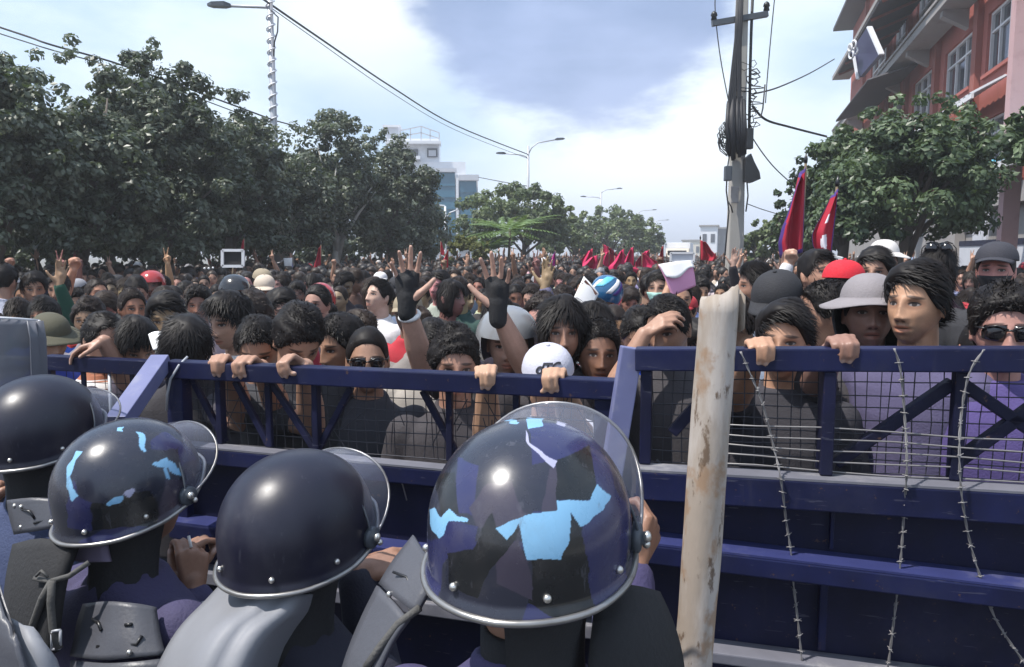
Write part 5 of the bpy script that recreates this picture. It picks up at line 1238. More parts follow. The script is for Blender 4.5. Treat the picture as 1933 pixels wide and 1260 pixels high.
Z2 = lambda pts: [(x / 3.0, 840 + y / 3.0) for x, y in pts]
Z1 = lambda pts: [(x / 3.938, 580 + y / 3.938) for x, y in pts]
CM = ['camo_base', 'camo_navy', 'camo_black', 'camo_purple', 'camo_sky', 'camo_pale']
camo4 = dict(mats=CM, cells=[0, 1, 2, 3, 0, 1], seed=5, polys=[
    (0, Z4([(290, 120), (760, 120), (760, 700), (280, 700)])), (1, Z4([(430, 330), (520, 380), (500, 600), (420, 580)])), (2, Z4([(330, 420), (420, 400), (440, 590), (350, 590)])),
    (3, Z4([(480, 570), (560, 440), (660, 440), (740, 590), (620, 650), (520, 640)])), (0, Z4([(650, 400), (860, 340), (860, 570), (720, 590)])), (3, Z4([(830, 390), (862, 380), (862, 580), (800, 585)])),
    (1, Z4([(735, 215), (800, 180), (960, 190), (1030, 270), (870, 345), (760, 270)])), (2, Z4([(862, 345), (1020, 280), (1040, 460), (1020, 515), (862, 520)])), (1, Z4([(1010, 250), (1090, 330), (1130, 500), (1045, 460)])),
    (1, Z4([(350, 700), (385, 628), (520, 635), (500, 740), (380, 745)])), (2, Z4([(500, 740), (540, 640), (575, 580), (600, 660), (690, 660), (660, 760), (560, 830), (520, 960), (400, 900), (380, 745)])),
    (3, Z4([(600, 800), (690, 690), (740, 785), (760, 960), (600, 900)])), (2, Z4([(760, 785), (890, 790), (925, 700), (1000, 760), (1000, 1000), (760, 980)])), (2, Z4([(920, 575), (980, 650), (960, 690), (920, 690)])),
    (4, Z4([(595, 655), (660, 625), (720, 600), (860, 575), (862, 520), (920, 520), (1015, 518), (1045, 455), (1110, 505), (1080, 560), (970, 645), (925, 575), (918, 705), (890, 787), (740, 785), (690, 640), (648, 700), (612, 672)])),
    (4, Z4([(303, 562), (330, 556), (350, 600), (380, 556), (430, 600), (480, 615), (470, 627), (385, 630), (350, 700), (310, 630)])),
    (4, Z4([(597, 145), (625, 145), (645, 162), (700, 172), (690, 186), (610, 168)])), (4, Z4([(733, 165), (803, 162), (800, 192), (736, 215)])),
    (5, Z4([(726, 220), (752, 268), (820, 322), (868, 350), (852, 388), (800, 332), (735, 262)])), (5, Z4([(860, 175), (915, 185), (905, 196), (862, 186)]))])
camo2 = dict(mats=CM, cells=[0, 0, 1, 2, 0, 3], seed=8, polys=[
    (0, Z2([(380, -60), (820, -60), (840, 300), (440, 300)])), (1, Z2([(440, 290), (420, 200), (380, 300), (380, 470), (520, 480), (520, 330)])), (2, Z2([(520, 330), (600, 330), (720, 290), (840, 260), (900, 330), (880, 470), (520, 480)])),
    (0, Z2([(820, 20), (1000, 20), (1060, 200), (850, 200)])), (5, Z2([(700, 280), (745, 245), (760, 260), (740, 300)])),
    (4, Z2([(475, 40), (430, 85), (402, 180), (412, 260), (445, 292), (410, 312), (366, 255), (372, 120), (425, 45)])), (4, Z2([(868, 105), (900, 90), (940, 70), (1000, 108), (1035, 172), (1000, 172), (955, 132), (968, 200), (940, 192), (936, 138), (870, 122)])),
    (4, Z2([(604, 332), (640, 302), (697, 288), (697, 322), (620, 345)])), (4, Z1([(1015, 930), (1060, 940), (1095, 1000), (1092, 1085), (1060, 1055), (1040, 985)])), (4, Z1([(868, 888), (925, 882), (905, 912), (920, 930), (870, 925)]))])
# officer in the centre: camouflage painted helmet seen from behind
o4, B4, h4 = officer('riot police officer in the big blue camouflage helmet, centre front, seen from behind', 1002, 972, 1.02, 16, 1, .1,
    {1: dict(wrist=P(1215, 1075, 1.17), f=(.25, .5, .75), n=(.9, -.4, -.1), pose='curl', pole=(.5, -.4, -1), side=1) if False else dict(wrist=P(760, 1500, 1.35), f=(.2, .9, -.1), n=(-.3, 0, 1), pose='relax'),
     -1: dict(wrist=P(1194, 1074, 1.32), f=(.45, .5, .72), n=(.75, -.45, .1), pose='curl', pole=(.05, 1, -.5))}, camo4, R(100), (.048, .040, .105), hq=(460, 300), vl=.150)
o3, B3, h3 = officer('riot police officer in a plain matt navy helmet with a grey neck cape', 568, 978, 1.43, 24, -2, .15,
    {-1: dict(wrist=P(672, 1082, 1.60), f=(.85, .3, .12), n=(.1, -.5, .85), pose='relax', pole=(.3, -.6, -1)), 1: dict(wrist=P(395, 1330, 1.75), f=(.2, .9, .1), n=(-.5, 0, .8), pose='relax')}, None, R(88), (.016, .016, .03))
o2, B2, h2 = officer('riot police officer in a blue camouflage helmet pinching a small white stick', 256, 902, 1.65, 30, -6, .15,
    {-1: dict(wrist=P(366, 1118, 1.72), f=(-.08, .2, 1), n=(.55, -.75, .1), pose='pinch', pole=(.5, -.4, -1)), 1: dict(wrist=P(330, 1098, 1.82), f=(.32, .1, 1), n=(-.5, -.8, .25), pose='pinch', pole=(-.5, -.5, -1))}, camo2, R(80), (.048, .042, .10), hq=(300, 190))
o1, B1, h1 = officer('riot police officer in a plain navy helmet beside the clear shield', 84, 800, 2.02, 18, -3, .2,
    {1: dict(wrist=P(-30, 960, 2.3), f=(.1, .9, .4), n=(-.8, .2, .3), pose='curl'), -1: dict(wrist=P(205, 1090, 2.2), f=(.2, .9, .1), n=(.5, -.2, .8), pose='relax')}, None, R(70), (.04, .055, .12))
o5, B5, h5 = officer('riot police officer mostly outside the picture, only a grey shoulder guard showing', -345, 985, 1.12, 10, 0, .1,
    {1: dict(wrist=P(-480, 1700, 1.3), f=(0, .9, -.2), n=(-.5, 0, .8), pose='relax'), -1: dict(wrist=P(-130, 1600, 1.45), f=(.2, .9, .1), n=(.5, -.2, .8), pose='relax')}, None, R(80), (.05, .05, .09))
# officer 3: grey neck cape hanging from the helmet over the shoulder
def px_sheet(name, m, root, rows, th=.005, sub=3):
    bpy.context.view_layer.update(); inv = root.matrix_world.inverted(); g = [[inv @ P(*p) for p in r_] for r_ in rows]
    def cr(a, b, c, d, s): return .5 * ((2 * b) + (c - a) * s + (2 * a - 5 * b + 4 * c - d) * s * s + (3 * b - a - 3 * c + d) * s ** 3)
    def dense(L):
        out = []
        for i in range(len(L) - 1):
            for k in range(sub): out.append(cr(L[max(i - 1, 0)], L[i], L[i + 1], L[min(i + 2, len(L) - 1)], k / sub))
        return out + [L[-1]]
    g = [dense(r_) for r_ in g]; cols = [dense([r_[j] for r_ in g]) for j in range(len(g[0]))]; g = [[cols[j][i] for j in range(len(cols))] for i in range(len(cols[0]))]
    mb = MB(); mb.grid(g, th); return mb.build(name, m, root), g
cape_rows = []
for i, (v0, ul, ur) in enumerate(((1092, 432, 628), (1135, 392, 612), (1180, 348, 578), (1225, 318, 545), (1290, 290, 520), (1400, 262, 498), (1520, 262, 490))):
    cape_rows.append([(ul + (ur - ul) * k / 6, v0 + (18 * math.sin(math.pi * k / 6) if i < 2 else 0) + (22 * k / 6 if i == 0 else 10 * k / 6), 1.30 - .03 * i + .16 * ((k / 6 - .5) * 2) ** 2 - (.02 if k in (2, 4) else 0)) for k in range(7)])
cape, cg = px_sheet('neck_cape', M['cape'], o3, cape_rows)
mb = MB(); mb.tube([r_[-1] for r_ in cg], .005, 6); mb.build('cape_hem', M['cape'], cape)
mb = MB(); mb.tube([r_[0] for r_ in cg], .004, 6); mb.build('cape_hem', M['cape'], cape)
# armour: back plates with slots and rivets, collars, straps, shoulder guards
def back_plate(root, hz, z0, z1, a0, a1, off, stoop, slots=True):
    o, rows = back_patch('back_plate', M['grey_armour'], root, hz, z0, z1, a0, a1, off, .008, 8, 16, stoop, .02)
    n, m = len(rows), len(rows[0]); nr = lambda i, j: (rows[min(i + 1, n - 1)][j] - rows[max(i - 1, 0)][j]).cross(rows[i][max(j - 1, 0)] - rows[i][min(j + 1, m - 1)]).normalized()
    sg = 1 if nr(3, 8).y > 0 else -1
    def at(i, j):
        i0, j0 = int(i), int(j); a = rows[i0][j0]; return a + (rows[min(i0 + 1, n - 1)][j0] - a) * (i - i0) + (rows[i0][min(j0 + 1, m - 1)] - a) * (j - j0) + nr(i0, j0) * sg * .0015
    for i, j in ((6.6, 1.2), (6.6, 13.6), (1.0, 1.4), (1.0, 13.4), (.8, 7.5)):
        mb = MB(); mb.ellipsoid(at(i, j), (.006,) * 3, None, 10, 6); mb.build('rivet', M['bolt'], o)
    if slots:
        for path in (((5.8, 2.4), (5.4, 3.1), (4.6, 3.6), (4.0, 3.7)), ((2.2, 3.6), (2.1, 5.4), (3.3, 6.2)), ((2.2, 7.8), (2.1, 9.8), (3.4, 10.6)), ((4.6, 8.0), (4.7, 9.2))):
            mb = MB(); mb.tube([at(*p) for p in path], .0032, 6); mb.build('slot', M['plastic_black'], o)
    return o
def px_plate(o, rows, rivets, slots, dy=-.012):
    pl, _ = px_sheet('back_plate', M['grey_armour'], o, rows, .008); bpy.context.view_layer.update(); inv = o.matrix_world.inverted()
    def yat(u, v):
        best = min(((pu - u) ** 2 + (pv - v) ** 2, y) for r_ in rows for pu, pv, y in r_); num = sum(y / ((pu - u) ** 2 + (pv - v) ** 2 + 40) ** 1.5 for r_ in rows for pu, pv, y in r_); den = sum(1 / ((pu - u) ** 2 + (pv - v) ** 2 + 40) ** 1.5 for r_ in rows for pu, pv, y in r_); return num / den + dy
    for u, v in rivets: mb = MB(); mb.ellipsoid(inv @ P(u, v, yat(u, v)), (.0055,) * 3, None, 10, 6); mb.build('rivet', M['bolt'], pl)
    for path in slots: mb = MB(); mb.tube([inv @ P(u, v, yat(u, v)) for u, v in path], .0035, 6); mb.build('slot', M['plastic_black'], pl)
    return pl
pl2 = px_plate(o2, [[(163, 1142, 1.535), (205, 1136, 1.49), (250, 1140, 1.475), (292, 1150, 1.49)], [(152, 1175, 1.515), (200, 1172, 1.47), (250, 1174, 1.455), (298, 1180, 1.47)], [(146, 1208, 1.495), (198, 1206, 1.45), (250, 1207, 1.435), (304, 1210, 1.45)], [(138, 1240, 1.475), (196, 1246, 1.43), (252, 1243, 1.415), (312, 1238, 1.43)]],
    ((168, 1152), (152, 1226), (244, 1232)), (((175, 1168), (186, 1176), (191, 1190)), ((183, 1221), (207, 1218), (216, 1204), (226, 1210)), ((232, 1218), (258, 1217), (268, 1200)), ((236, 1180), (249, 1179))))
px_plate(o2, [[(140, 1246, 1.47), (200, 1252, 1.425), (255, 1249, 1.41), (310, 1244, 1.425)], [(136, 1300, 1.45), (200, 1305, 1.40), (255, 1302, 1.39), (312, 1298, 1.40)], [(134, 1360, 1.43), (200, 1365, 1.385), (255, 1362, 1.37), (312, 1358, 1.385)]], (), ())
px_plate(o1, [[(18, 944, 1.87), (62, 940, 1.85), (108, 944, 1.85), (128, 952, 1.87)], [(22, 972, 1.86), (66, 970, 1.835), (110, 968, 1.835), (132, 974, 1.855)], [(32, 1008, 1.85), (70, 1003, 1.82), (112, 996, 1.82), (136, 998, 1.84)]], ((28, 955), (40, 957), (40, 995)), (((42, 962), (56, 966), (66, 980)), ((64, 988), (80, 984), (88, 976)), ((100, 980), (118, 977))))
M['collar'] = mat('collar_cloth', (.15, .125, .19), .85, .1, 8); px_sheet('collar', M['collar'], o2, [[(128, 1020, 1.60), (160, 1022, 1.555), (205, 1028, 1.53)], [(122, 1036, 1.595), (158, 1042, 1.55), (208, 1046, 1.525)], [(119, 1052, 1.59), (157, 1060, 1.545), (212, 1060, 1.52)]], .008)
o_, _ = back_patch('collar', M['black_cloth'], o4, B4.hz, -.20, -.10, R(-10), R(190), .004, .01, 5, 18, .1)
o_, _ = back_patch('collar', M['black_cloth'], o3, B3.hz, -.20, -.12, R(0), R(180), .004, .01, 5, 16, .1)
def neck_shade_sheet(o, B, h, a0, a1, m='black_cloth', zb=-.205, name='neck_shade'):  # black sheet added to paint the shadowed neck under the helmet
    rows = []; inv = o.matrix_basis.inverted()
    for i in range(7):
        s = i / 6; row = []
        for k in range(17):
            a = a0 + (a1 - a0) * k / 16; top_ = B.Mh @ Vector((.092 * math.cos(a), .110 * math.sin(a) + .006, -.012)); bt = Vector((.082 * math.cos(a), .074 * math.sin(a) + .035, B.hz + zb)); p = top_.lerp(bt, s)
            row.append(p + Vector((math.cos(a), math.sin(a), 0)) * (-.014 * math.sin(math.pi * s) + .003 * math.sin(9 * a + 4 * s)))
        rows.append(row)
    mb = MB(); mb.grid(rows, .004); return mb.build(name, M[m], o)
neck_shade_sheet(o1, B1, h1, R(-15), R(195)); neck_shade_sheet(o2, B2, h2, R(-15), R(195)); neck_shade_sheet(o3, B3, h3, R(-15), R(195)); neck_shade_sheet(o4, B4, h4, R(85), R(200))
sh, _ = px_sheet('shoulder_guard', M['grey_armour'], o4, [[(785, 1015, 1.22), (800, 1040, 1.18), (830, 1080, 1.12)], [(748, 1062, 1.20), (775, 1085, 1.15), (812, 1120, 1.10)], [(722, 1105, 1.19), (748, 1130, 1.13), (790, 1160, 1.09)]], .008)
sh2, _ = px_sheet('shoulder_guard', M['grey_armour'], o4, [[(718, 1108, 1.175), (750, 1140, 1.125), (775, 1172, 1.09)], [(690, 1165, 1.16), (722, 1195, 1.11), (745, 1215, 1.08)], [(662, 1235, 1.14), (690, 1262, 1.09), (712, 1290, 1.07)], [(640, 1310, 1.13), (668, 1330, 1.08), (690, 1350, 1.06)]], .008)
px_sheet('shoulder_guard', M['black_cloth'], o4, [[(1128, 1128, 1.02), (1185, 1112, 1.03), (1238, 1122, 1.08)], [(1120, 1175, .97), (1190, 1165, .98), (1262, 1176, 1.05)], [(1112, 1235, .945), (1192, 1232, .95), (1280, 1240, 1.03)], [(1105, 1320, .93), (1195, 1322, .935), (1290, 1328, 1.02)]], .008)
bpy.context.view_layer.update(); i4 = o4.matrix_world.inverted()
for u, v, y in ((776, 1148, 1.105), (735, 1122, 1.14), (735, 1205, 1.095)):
    mb = MB(); mb.ellipsoid(i4 @ P(u, v, y), (.005,) * 3, None, 10, 6); mb.build('rivet', M['bolt'], sh)
mb = MB(); mb.tube([i4 @ P(u, v, y) for u, v, y in ((742, 1080, 1.155), (768, 1090, 1.14), (776, 1112, 1.12), (768, 1140, 1.115))], .0022, 6); mb.build('seam', M['plastic_black'], sh)
for pts in (((792, 1148, 1.085), (752, 1178, 1.09), (715, 1225, 1.08), (690, 1262, 1.075)),):
    mb = MB(); mb.tube([i4 @ P(*p) for p in pts], .006, 8); mb.build('strap', M['strap'], sh2)
# officer 2: side pouch with hanging straps; wristwatch; the white stick
i2 = o2.matrix_world.inverted()
pch, pg = px_sheet('pouch', M['black_cloth'], o2, [[(42, 1030, 1.66), (95, 1020, 1.56), (150, 1035, 1.52)], [(30, 1090, 1.62), (80, 1085, 1.52), (130, 1090, 1.48)], [(25, 1160, 1.60), (70, 1165, 1.50), (118, 1160, 1.46)], [(35, 1235, 1.60), (70, 1240, 1.50), (112, 1230, 1.46)]], .02)
for pts, r_ in ((((168, 1062, 1.475), (130, 1088, 1.455), (95, 1098, 1.46), (66, 1092, 1.48)), .0055), (((98, 1098, 1.45), (80, 1130, 1.45), (62, 1180, 1.46), (52, 1225, 1.47)), .0075), (((98, 1098, 1.445), (96, 1140, 1.44), (100, 1190, 1.435), (112, 1225, 1.43)), .0075), (((68, 1088, 1.47), (78, 1078, 1.46), (90, 1090, 1.455)), .003)):
    mb = MB(); mb.tube([i2 @ P(*p) for p in pts], r_, 7); mb.build('strap', M['strap'], pch)
bk = MB()
for a, b_ in (((98, 1192), (98, 1226)), ((98, 1226), (114, 1224)), ((114, 1224), (114, 1190)), ((114, 1190), (98, 1192))): bk.tube([i2 @ P(*a, 1.43), i2 @ P(*b_, 1.43)], .0028, 6)
bk.build('buckle', M['galv'], pch)
S, E, Wr, f_, n_, sd_, _ = B2.arm[-1]; ax = (E - Wr).normalized(); cw = Wr + ax * .035; s1, u1, _ = frame(ax)
mb = MB(); mb.tube([cw + (s1 * math.cos(t) + u1 * math.sin(t)) * .040 for t in (k * math.pi / 10 for k in range(21))], .006, 8); wt = mb.build('wristwatch', M['bolt'], o2)
cf = cw + (n_ - ax * n_.dot(ax)).normalized() * .042; mb = MB(); mb.ellipsoid(cf, (.016, .016, .012), None, 14, 8); mb.build('watch_face', M['galv'], wt)
stick = thing('white_stick', 'small white stick pinched in the officer\'s fingers below the camouflage helmet', 'stick', P(358, 1022, 1.74))
mb = MB(); mb.tube([P(356, 1012, 1.745) - Vector(stick.location), P(361, 1034, 1.735) - Vector(stick.location)], .0035, 8); mb.build('shaft', M['paper'], stick)
# officer 5: shoulder guard at the picture's corner
px_sheet('shoulder_guard', M['grey_armour'], o5, [[(-60, 1010, 1.16), (-15, 1060, 1.12), (0, 1110, 1.08)], [(-80, 1090, 1.12), (0, 1130, 1.07), (20, 1170, 1.04)], [(-90, 1180, 1.09), (10, 1200, 1.03), (42, 1225, 1.01)], [(-90, 1290, 1.07), (20, 1290, 1.02), (62, 1290, 1.0)]], .008)
px_sheet('arm_guard', M['cape'], o5, [[(28, 1170, 1.075), (58, 1190, 1.05), (70, 1215, 1.06)], [(20, 1215, 1.05), (70, 1225, 1.03), (100, 1250, 1.04)], [(10, 1290, 1.04), (80, 1290, 1.02), (118, 1300, 1.04)]], .006)
# clear shield held up at the picture's edge
sd = thing('riot_shield', 'scuffed clear riot shield held up at the edge of the police line', 'riot shield', P(-20, 700, 2.36)); s0 = Vector(sd.location)
rows = []
for i, (v0, inset) in enumerate(((606, 10), (614, 3), (660, 0), (740, 0), (840, 0), (960, 0), (1060, 2), (1085, 12))):
    rows.append([P(-150 + inset + (232 - 2 * inset) * k / 12, v0 + 6 * math.sin(math.pi * k / 12) * (-1 if i == 0 else 0), 2.36 + .07 * ((k - 6) / 6) ** 2) - s0 for k in range(13)])
mb = MB(); mb.grid(rows, .004); mb.build('sheet', M['shield'], sd)
mb = MB(); mb.tube([r_[-1] for r_ in rows], .006, 8); mb.tube(rows[0], .005, 8); mb.build('edge_trim', M['galv'], sd)
mb = MB(); mb.grid([[P(u + du, v0, 2.37 + .05 * (u > 70)) - s0 for u in (58, 74, 90)] for v0, du in ((606, -8), (640, -2), (700, 0), (765, 2), (840, 4))], .004); mb.build('side_wing', M['shield'], sd)
# ------------------------------------------------------------------ protesters at the barricade, each built for its place
PLACED = [(o.location.x, o.location.y) for o in (o1, o2, o3, o4)]
def bar_point(bar, u, z, off=0):
    d = ray(u, 600); s = (bar.A.x * d.y - bar.A.y * d.x) / (bar.e.y * d.x - bar.e.x * d.y); return bar.p(s, z, off) + bar.o, s
def grip(bar, u, ztop, lift=.014, tilt=0, off=.0, pose='grip'):
    K, s = bar_point(bar, u, ztop(s_guess(bar, u)) if callable(ztop) else ztop, off); f = (bar.n + Vector((tilt, 0, .55))).normalized(); K = K + Vector((0, 0, lift)); return dict(wrist=K - f * .080, f=f, n=Vector((0, .55, 1)), pose=pose, pole=(0, .6, -1))
def s_guess(bar, u):
    d = ray(u, 600); return (bar.A.x * d.y - bar.A.y * d.x) / (bar.e.y * d.x - bar.e.x * d.y)
MIDZ = 1.603; RZ = lambda s: TZ(s) + .030
def hero(label, u, v, Y, yaw, hr, hairspec, shirt, shirtmat='cloth', arms=None, extras=(), skin=None, sleeve='short', stubble=.3, head=None, voxel=.0052, decim=.22, stoop=0, group='protesters at the barricade', hand_scale=.92, tint=(0, 0, 0), trous=None):
    c = P(u, v, Y); yw = R(yaw) - math.atan2(c.x, c.y); A = {}; arms = arms or {}
    Mh = Matrix.Rotation(R(hr[0]), 4, 'Z') @ Matrix.Rotation(R(hr[1]), 4, 'X') @ Matrix.Rotation(R(hr[2]), 4, 'Y')
    offs = Vector((0, .012, -.07)) + (Mh @ Vector((0, -.012, .07)))         # where the tilted head centre lands
    Rw = Matrix.Rotation(yw, 3, 'Z'); wofs = Rw @ offs; loc = Vector((c.x - wofs.x, c.y - wofs.y, 0)); hz = c.z - offs.z
    Rl = Matrix.Rotation(-yw, 3, 'Z')
    for sd, a in arms.items():
        A[sd] = dict(a); A[sd]['wrist'] = Rl @ (Vector(a['wrist']) - loc)
        for k in ('f', 'n', 'pole'):
            if k in a: A[sd][k] = Rl @ Vector(a[k])
    B = make_body(hz, hr, A, voxel, decim, head, stoop, hand_scale, sleeve)
    r = finish_person(B, loc, yw, label, skin or SKINS[len(PLACED) % 5], hairspec, shirt, shirtmat, extras, group, trous or (.05, .055, .08), stubble, None, tint)
    PLACED.append((loc.x, loc.y)); return r, B
g1 = lambda u, **k: grip(bm_, u, MIDZ, **k); g2 = lambda u, **k: grip(br, u, RZ, **k)
dn = lambda u, v, Y, f=(0, 0, 1), n=(0, 1, 0), pose='open', **k: dict(wrist=P(u, v, Y), f=f, n=n, pose=pose, **k)
kA, _ = bar_point(bl, 140, 1.535)
hero('boy with short dark hair stretching an arm along the far-left navy rail', 195, 640, 3.38, 28, (0, 8, 0), ('short', 0), (.30, .12, .07), 'stripe', {-1: dict(wrist=kA + V(.10, .03, .05), f=(-.9, -.3, -.3), n=(-.25, 0, 1), pose='relax', pole=(0, .5, -1))}, skin=(.36, .20, .14), sleeve='short')
hero('young man with dark fringe looking down, between the boy and the slanted strut', 258, 650, 3.30, 12, (0, 30, 0), ('fringe', 0), (.06, .05, .07), 'check')
hero('person with thick black bowl-cut hair bowed low behind the slanted strut', 355, 655, 2.86, -8, (0, 48, 0), ('bowl', 0), (.025, .022, .026))
hero('person in black-and-white printed shirt with dark hair, face turned aside', 437, 606, 3.35, -48, (0, 10, 0), ('fringe', 1), (.62, .58, .56), 'print')
hero('man with dark hair resting both hands on the rail beside the printed shirt', 490, 655, 2.86, -10, (0, 26, 0), ('short', 1), (.045, .04, .05), 'cloth', {-1: g1(412, tilt=.2), 1: g1(462, tilt=-.1)}, skin=(.36, .20, .135))
hero('person with big fluffy black hair leaning over the rail on one hand', 562, 640, 2.72, 18, (0, 38, 0), ('curly', 0), (.03, .03, .035), 'cloth', {-1: g1(540, tilt=-.35, lift=.02)}, skin=(.36, .205, .14))
hero('man with short hair seen side-on next to the sunglasses man', 648, 652, 3.0, -55, (0, 12, 0), ('short', 2), (.50, .48, .50), 'print')
hero('man with cropped hair and dark sunglasses, eyes just above the rail', 694, 678, 2.86, 0, (0, 4, 0), ('crop', 0), (.04, .04, .05), 'cloth', extras=(('glasses', None),), skin=(.36, .205, .14))
hero('man with tousled curly dark hair, only his forehead and eyes above the rail', 860, 688, 2.66, 4, (0, 8, 0), ('curly', 1), (.04, .035, .04), skin=(.34, .185, .13))
rI, BI = hero('protester in a grey motorcycle helmet raising both hands in black fingerless gloves', 958, 648, 3.02, 0, (0, 6, 0), None, (.035, .03, .03), 'cloth',
    {-1: dn(768, 576, 2.78, (.02, 0, 1), (-.05, 1, 0), 'three', pole=(-.35, .1, -1)), 1: dn(940, 588, 2.74, (-.03, -.05, 1), (.2, .95, 0), 'three', pole=(.25, .1, -1))}, extras=(('moto', (.20, .205, .215)),), skin=(.44, .265, .20), sleeve='short', voxel=.0048, hand_scale=1.1)
hero('man with long parted dark hair and shaded eyes behind the grey cap', 1060, 624, 2.86, 6, (0, 4, 0), ('long', 0), (.04, .035, .04), skin=(.33, .18, .125), stubble=.7)
rK, BK = hero('person bowing in a pale grey baseball cap, gripping the rail with both hands', 1034, 722, 2.60, 0, (0, 14, 0), ('crop', 0), (.60, .60, .64), 'cloth', {-1: g1(916, tilt=.22), 1: g1(1047, tilt=-.05)}, (('cap', (.50, .50, .58)),), skin=(.44, .26, .17))
hero('dark-faced man with short hair and parted lips right beside the grey cap', 1128, 666, 2.86, 10, (0, 2, 3), ('short', 3), (.03, .03, .035), skin=(.19, .095, .06), stubble=.5, head=dict(mouth=.35, nose=1.1))
hero('young man with heavy fringe behind the dark-faced man', 1122, 628, 3.0, -14, (0, 12, 0), ('fringe', 2), (.03, .028, .035), skin=(.28, .15, .10))
hero('man in a bright blue sleeve shading his eyes with one hand, beside the wooden post', 1262, 618, 2.78, -24, (0, 14, 0), ('short', 4), (.05, .045, .05), 'cloth', {-1: dict(wrist=P(1216, 632, 2.66), f=(.75, -.1, .55), n=(-.3, -.55, .75), pose='relax', pole=(-.5, 0, -1))}, skin=(.34, .19, .13))
hero('person in a bright blue top between the fringe and the hand shading the eyes', 1208, 632, 3.25, 5, (0, 25, 0), ('short', 5), (.02, .07, .50), 'cloth')
hero('person with wavy dark hair peering just over the taller barricade and gripping it', 1478, 641, 2.40, -6, (0, 4, 0), ('side', 7), (.03, .028, .035), 'cloth', {-1: grip(br, 1434, RZ, tilt=.1)}, skin=(.40, .22, .14))
hero('person in a plain black cap turned away, behind the wavy-haired person', 1468, 578, 2.85, -20, (0, 28, 0), ('short', 6), (.20, .24, .32), 'cloth', extras=(('cap', (.018, .018, .022), -8),))
hero('man with clipped hair and white collar in profile beside the brimmed sun hat', 1562, 592, 2.78, -78, (0, 6, 0), ('short', 7), (.66, .64, .63), 'cloth', skin=(.36, .20, .14), stubble=.4)
hero('man in a grey brimmed sun hat with dark neck flap, mouth open', 1640, 592, 2.52, 8, (0, -4, 0), ('short', 8), (.045, .04, .045), 'cloth', {-1: grip(br, 1590, RZ, tilt=.12, lift=.02)}, (('boonie', (.22, .20, .21)),), skin=(.25, .135, .10), stubble=.5, head=dict(mouth=.5))
rR, BR = hero('young man with side-swept hair and thin moustache, tallest at the rail', 1730, 574, 2.34, -24, (0, 0, 0), ('side', 0), (.085, .075, .15), 'cloth', skin=(.42, .235, .145), stubble=.55, voxel=.004, decim=.3, head=dict(jaw=.05, mouth=.25))
hero('man with wild curly hair and big dark sunglasses at the picture edge', 1893, 622, 2.20, 10, (0, 3, 0), ('curly', 2), (.085, .062, .20), 'cloth', extras=(('glasses', None),), skin=(.36, .185, .15))
GP = 'protesters in the rows behind the barricade'
H2 = lambda *a, **k: hero(*a, **{**dict(voxel=.007, decim=.30, group=GP), **k})
H2('man in profile with short hair looking away, beside the utility pole', 1428, 540, 4.3, -72, (0, 2, 0), ('side', 1), (.10, .12, .16), skin=(.35, .19, .13), stubble=.5)
H2('man with black hair shouting with wide open mouth beside the small square sign', 1540, 520, 3.95, 42, (0, -12, 0), ('side', 2), (.04, .035, .05), head=dict(mouth=1.0), skin=(.40, .22, .15))
H2('person in pale sleeve raising a fist below the tall crimson flag', 1505, 560, 4.5, 8, (0, 10, 0), ('short', 9), (.55, .54, .56), 'cloth', {-1: dn(1487, 500, 4.4, (.15, -.1, 1), (.2, 1, 0), 'fist', pole=(-.3, 0, -1), sleeve='long')}, skin=(.46, .27, .19))
H2('person wearing a bright red cap in front of the small square sign', 1592, 545, 3.55, 150, (0, 4, 0), ('short', 10), (.10, .09, .09), extras=(('cap', (.55, .015, .03)),))
H2('man with bushy hair and lit forehead between the red cap and the tallest man', 1650, 510, 4.1, -6, (0, 8, 0), ('side', 3), (.05, .05, .06), skin=(.40, .23, .16))
H2('person in a wide pale sun hat below the big glossy tree', 1668, 492, 4.9, 10, (0, 0, 0), ('short', 11), (.4, .4, .42), extras=(('hat', (.55, .52, .50)),))
H2('woman with long dark hair and glasses pushed up on her forehead', 1770, 512, 3.9, 0, (0, 10, 0), ('long', 1), (.07, .03, .04), extras=(('headglasses', None),), skin=(.42, .25, .19), stubble=0)
H2('flushed person in a dark cap with a black face mask at the far end', 1880, 510, 3.6, -6, (0, 2, 0), ('short', 12), (.03, .03, .035), extras=(('cap', (.03, .03, .04), -6), ('mask', (.015, .015, .018))), skin=(.46, .20, .17), stubble=0)
H2('person in a teal and blue striped motorcycle helmet beside the tilted white placard', 1146, 556, 6.0, 160, (0, 14, 0), None, (.03, .03, .035), extras=(('moto', (.02, .10, .22)),))
H2('woman in a pale teal face mask behind the blue sleeve', 1243, 545, 5.1, -8, (0, 0, 0), ('side', 4), (.06, .05, .06), extras=(('mask', (.35, .58, .52)),), skin=(.42, .25, .18), stubble=0)
H2('person holding the curled pink and white poster overhead', 1282, 562, 5.05, 14, (0, 10, 0), ('short', 13), (.04, .04, .05), 'cloth', {-1: dn(1262, 545, 4.85, (.2, -.05, 1), (0, 1, 0), 'open', pole=(-.3, 0, -1))}, skin=(.45, .26, .17))
H2('person in a glossy black motorcycle helmet under the dark trees', 443, 552, 6.3, 10, (0, 8, 0), None, (.04, .04, .045), extras=(('moto', (.02, .02, .023)),))
H2('pale-faced young man looking up, between the raised glove and the crowd under the trees', 716, 560, 5.4, -50, (0, -12, 0), ('short', 14), (.62, .60, .60), skin=(.52, .34, .26), stubble=.1)
H2('broad-shouldered person in a pale grey shirt at the picture edge, under the trees', 8, 530, 5.6, 150, (0, 8, 0), ('short', 15), (.46, .46, .54), sleeve='long')
H2('person in a white shirt leaning sideways under the trees, near the pale grey shirt', 112, 545, 6.0, -20, (0, 10, 0), ('short', 16), (.66, .64, .66))
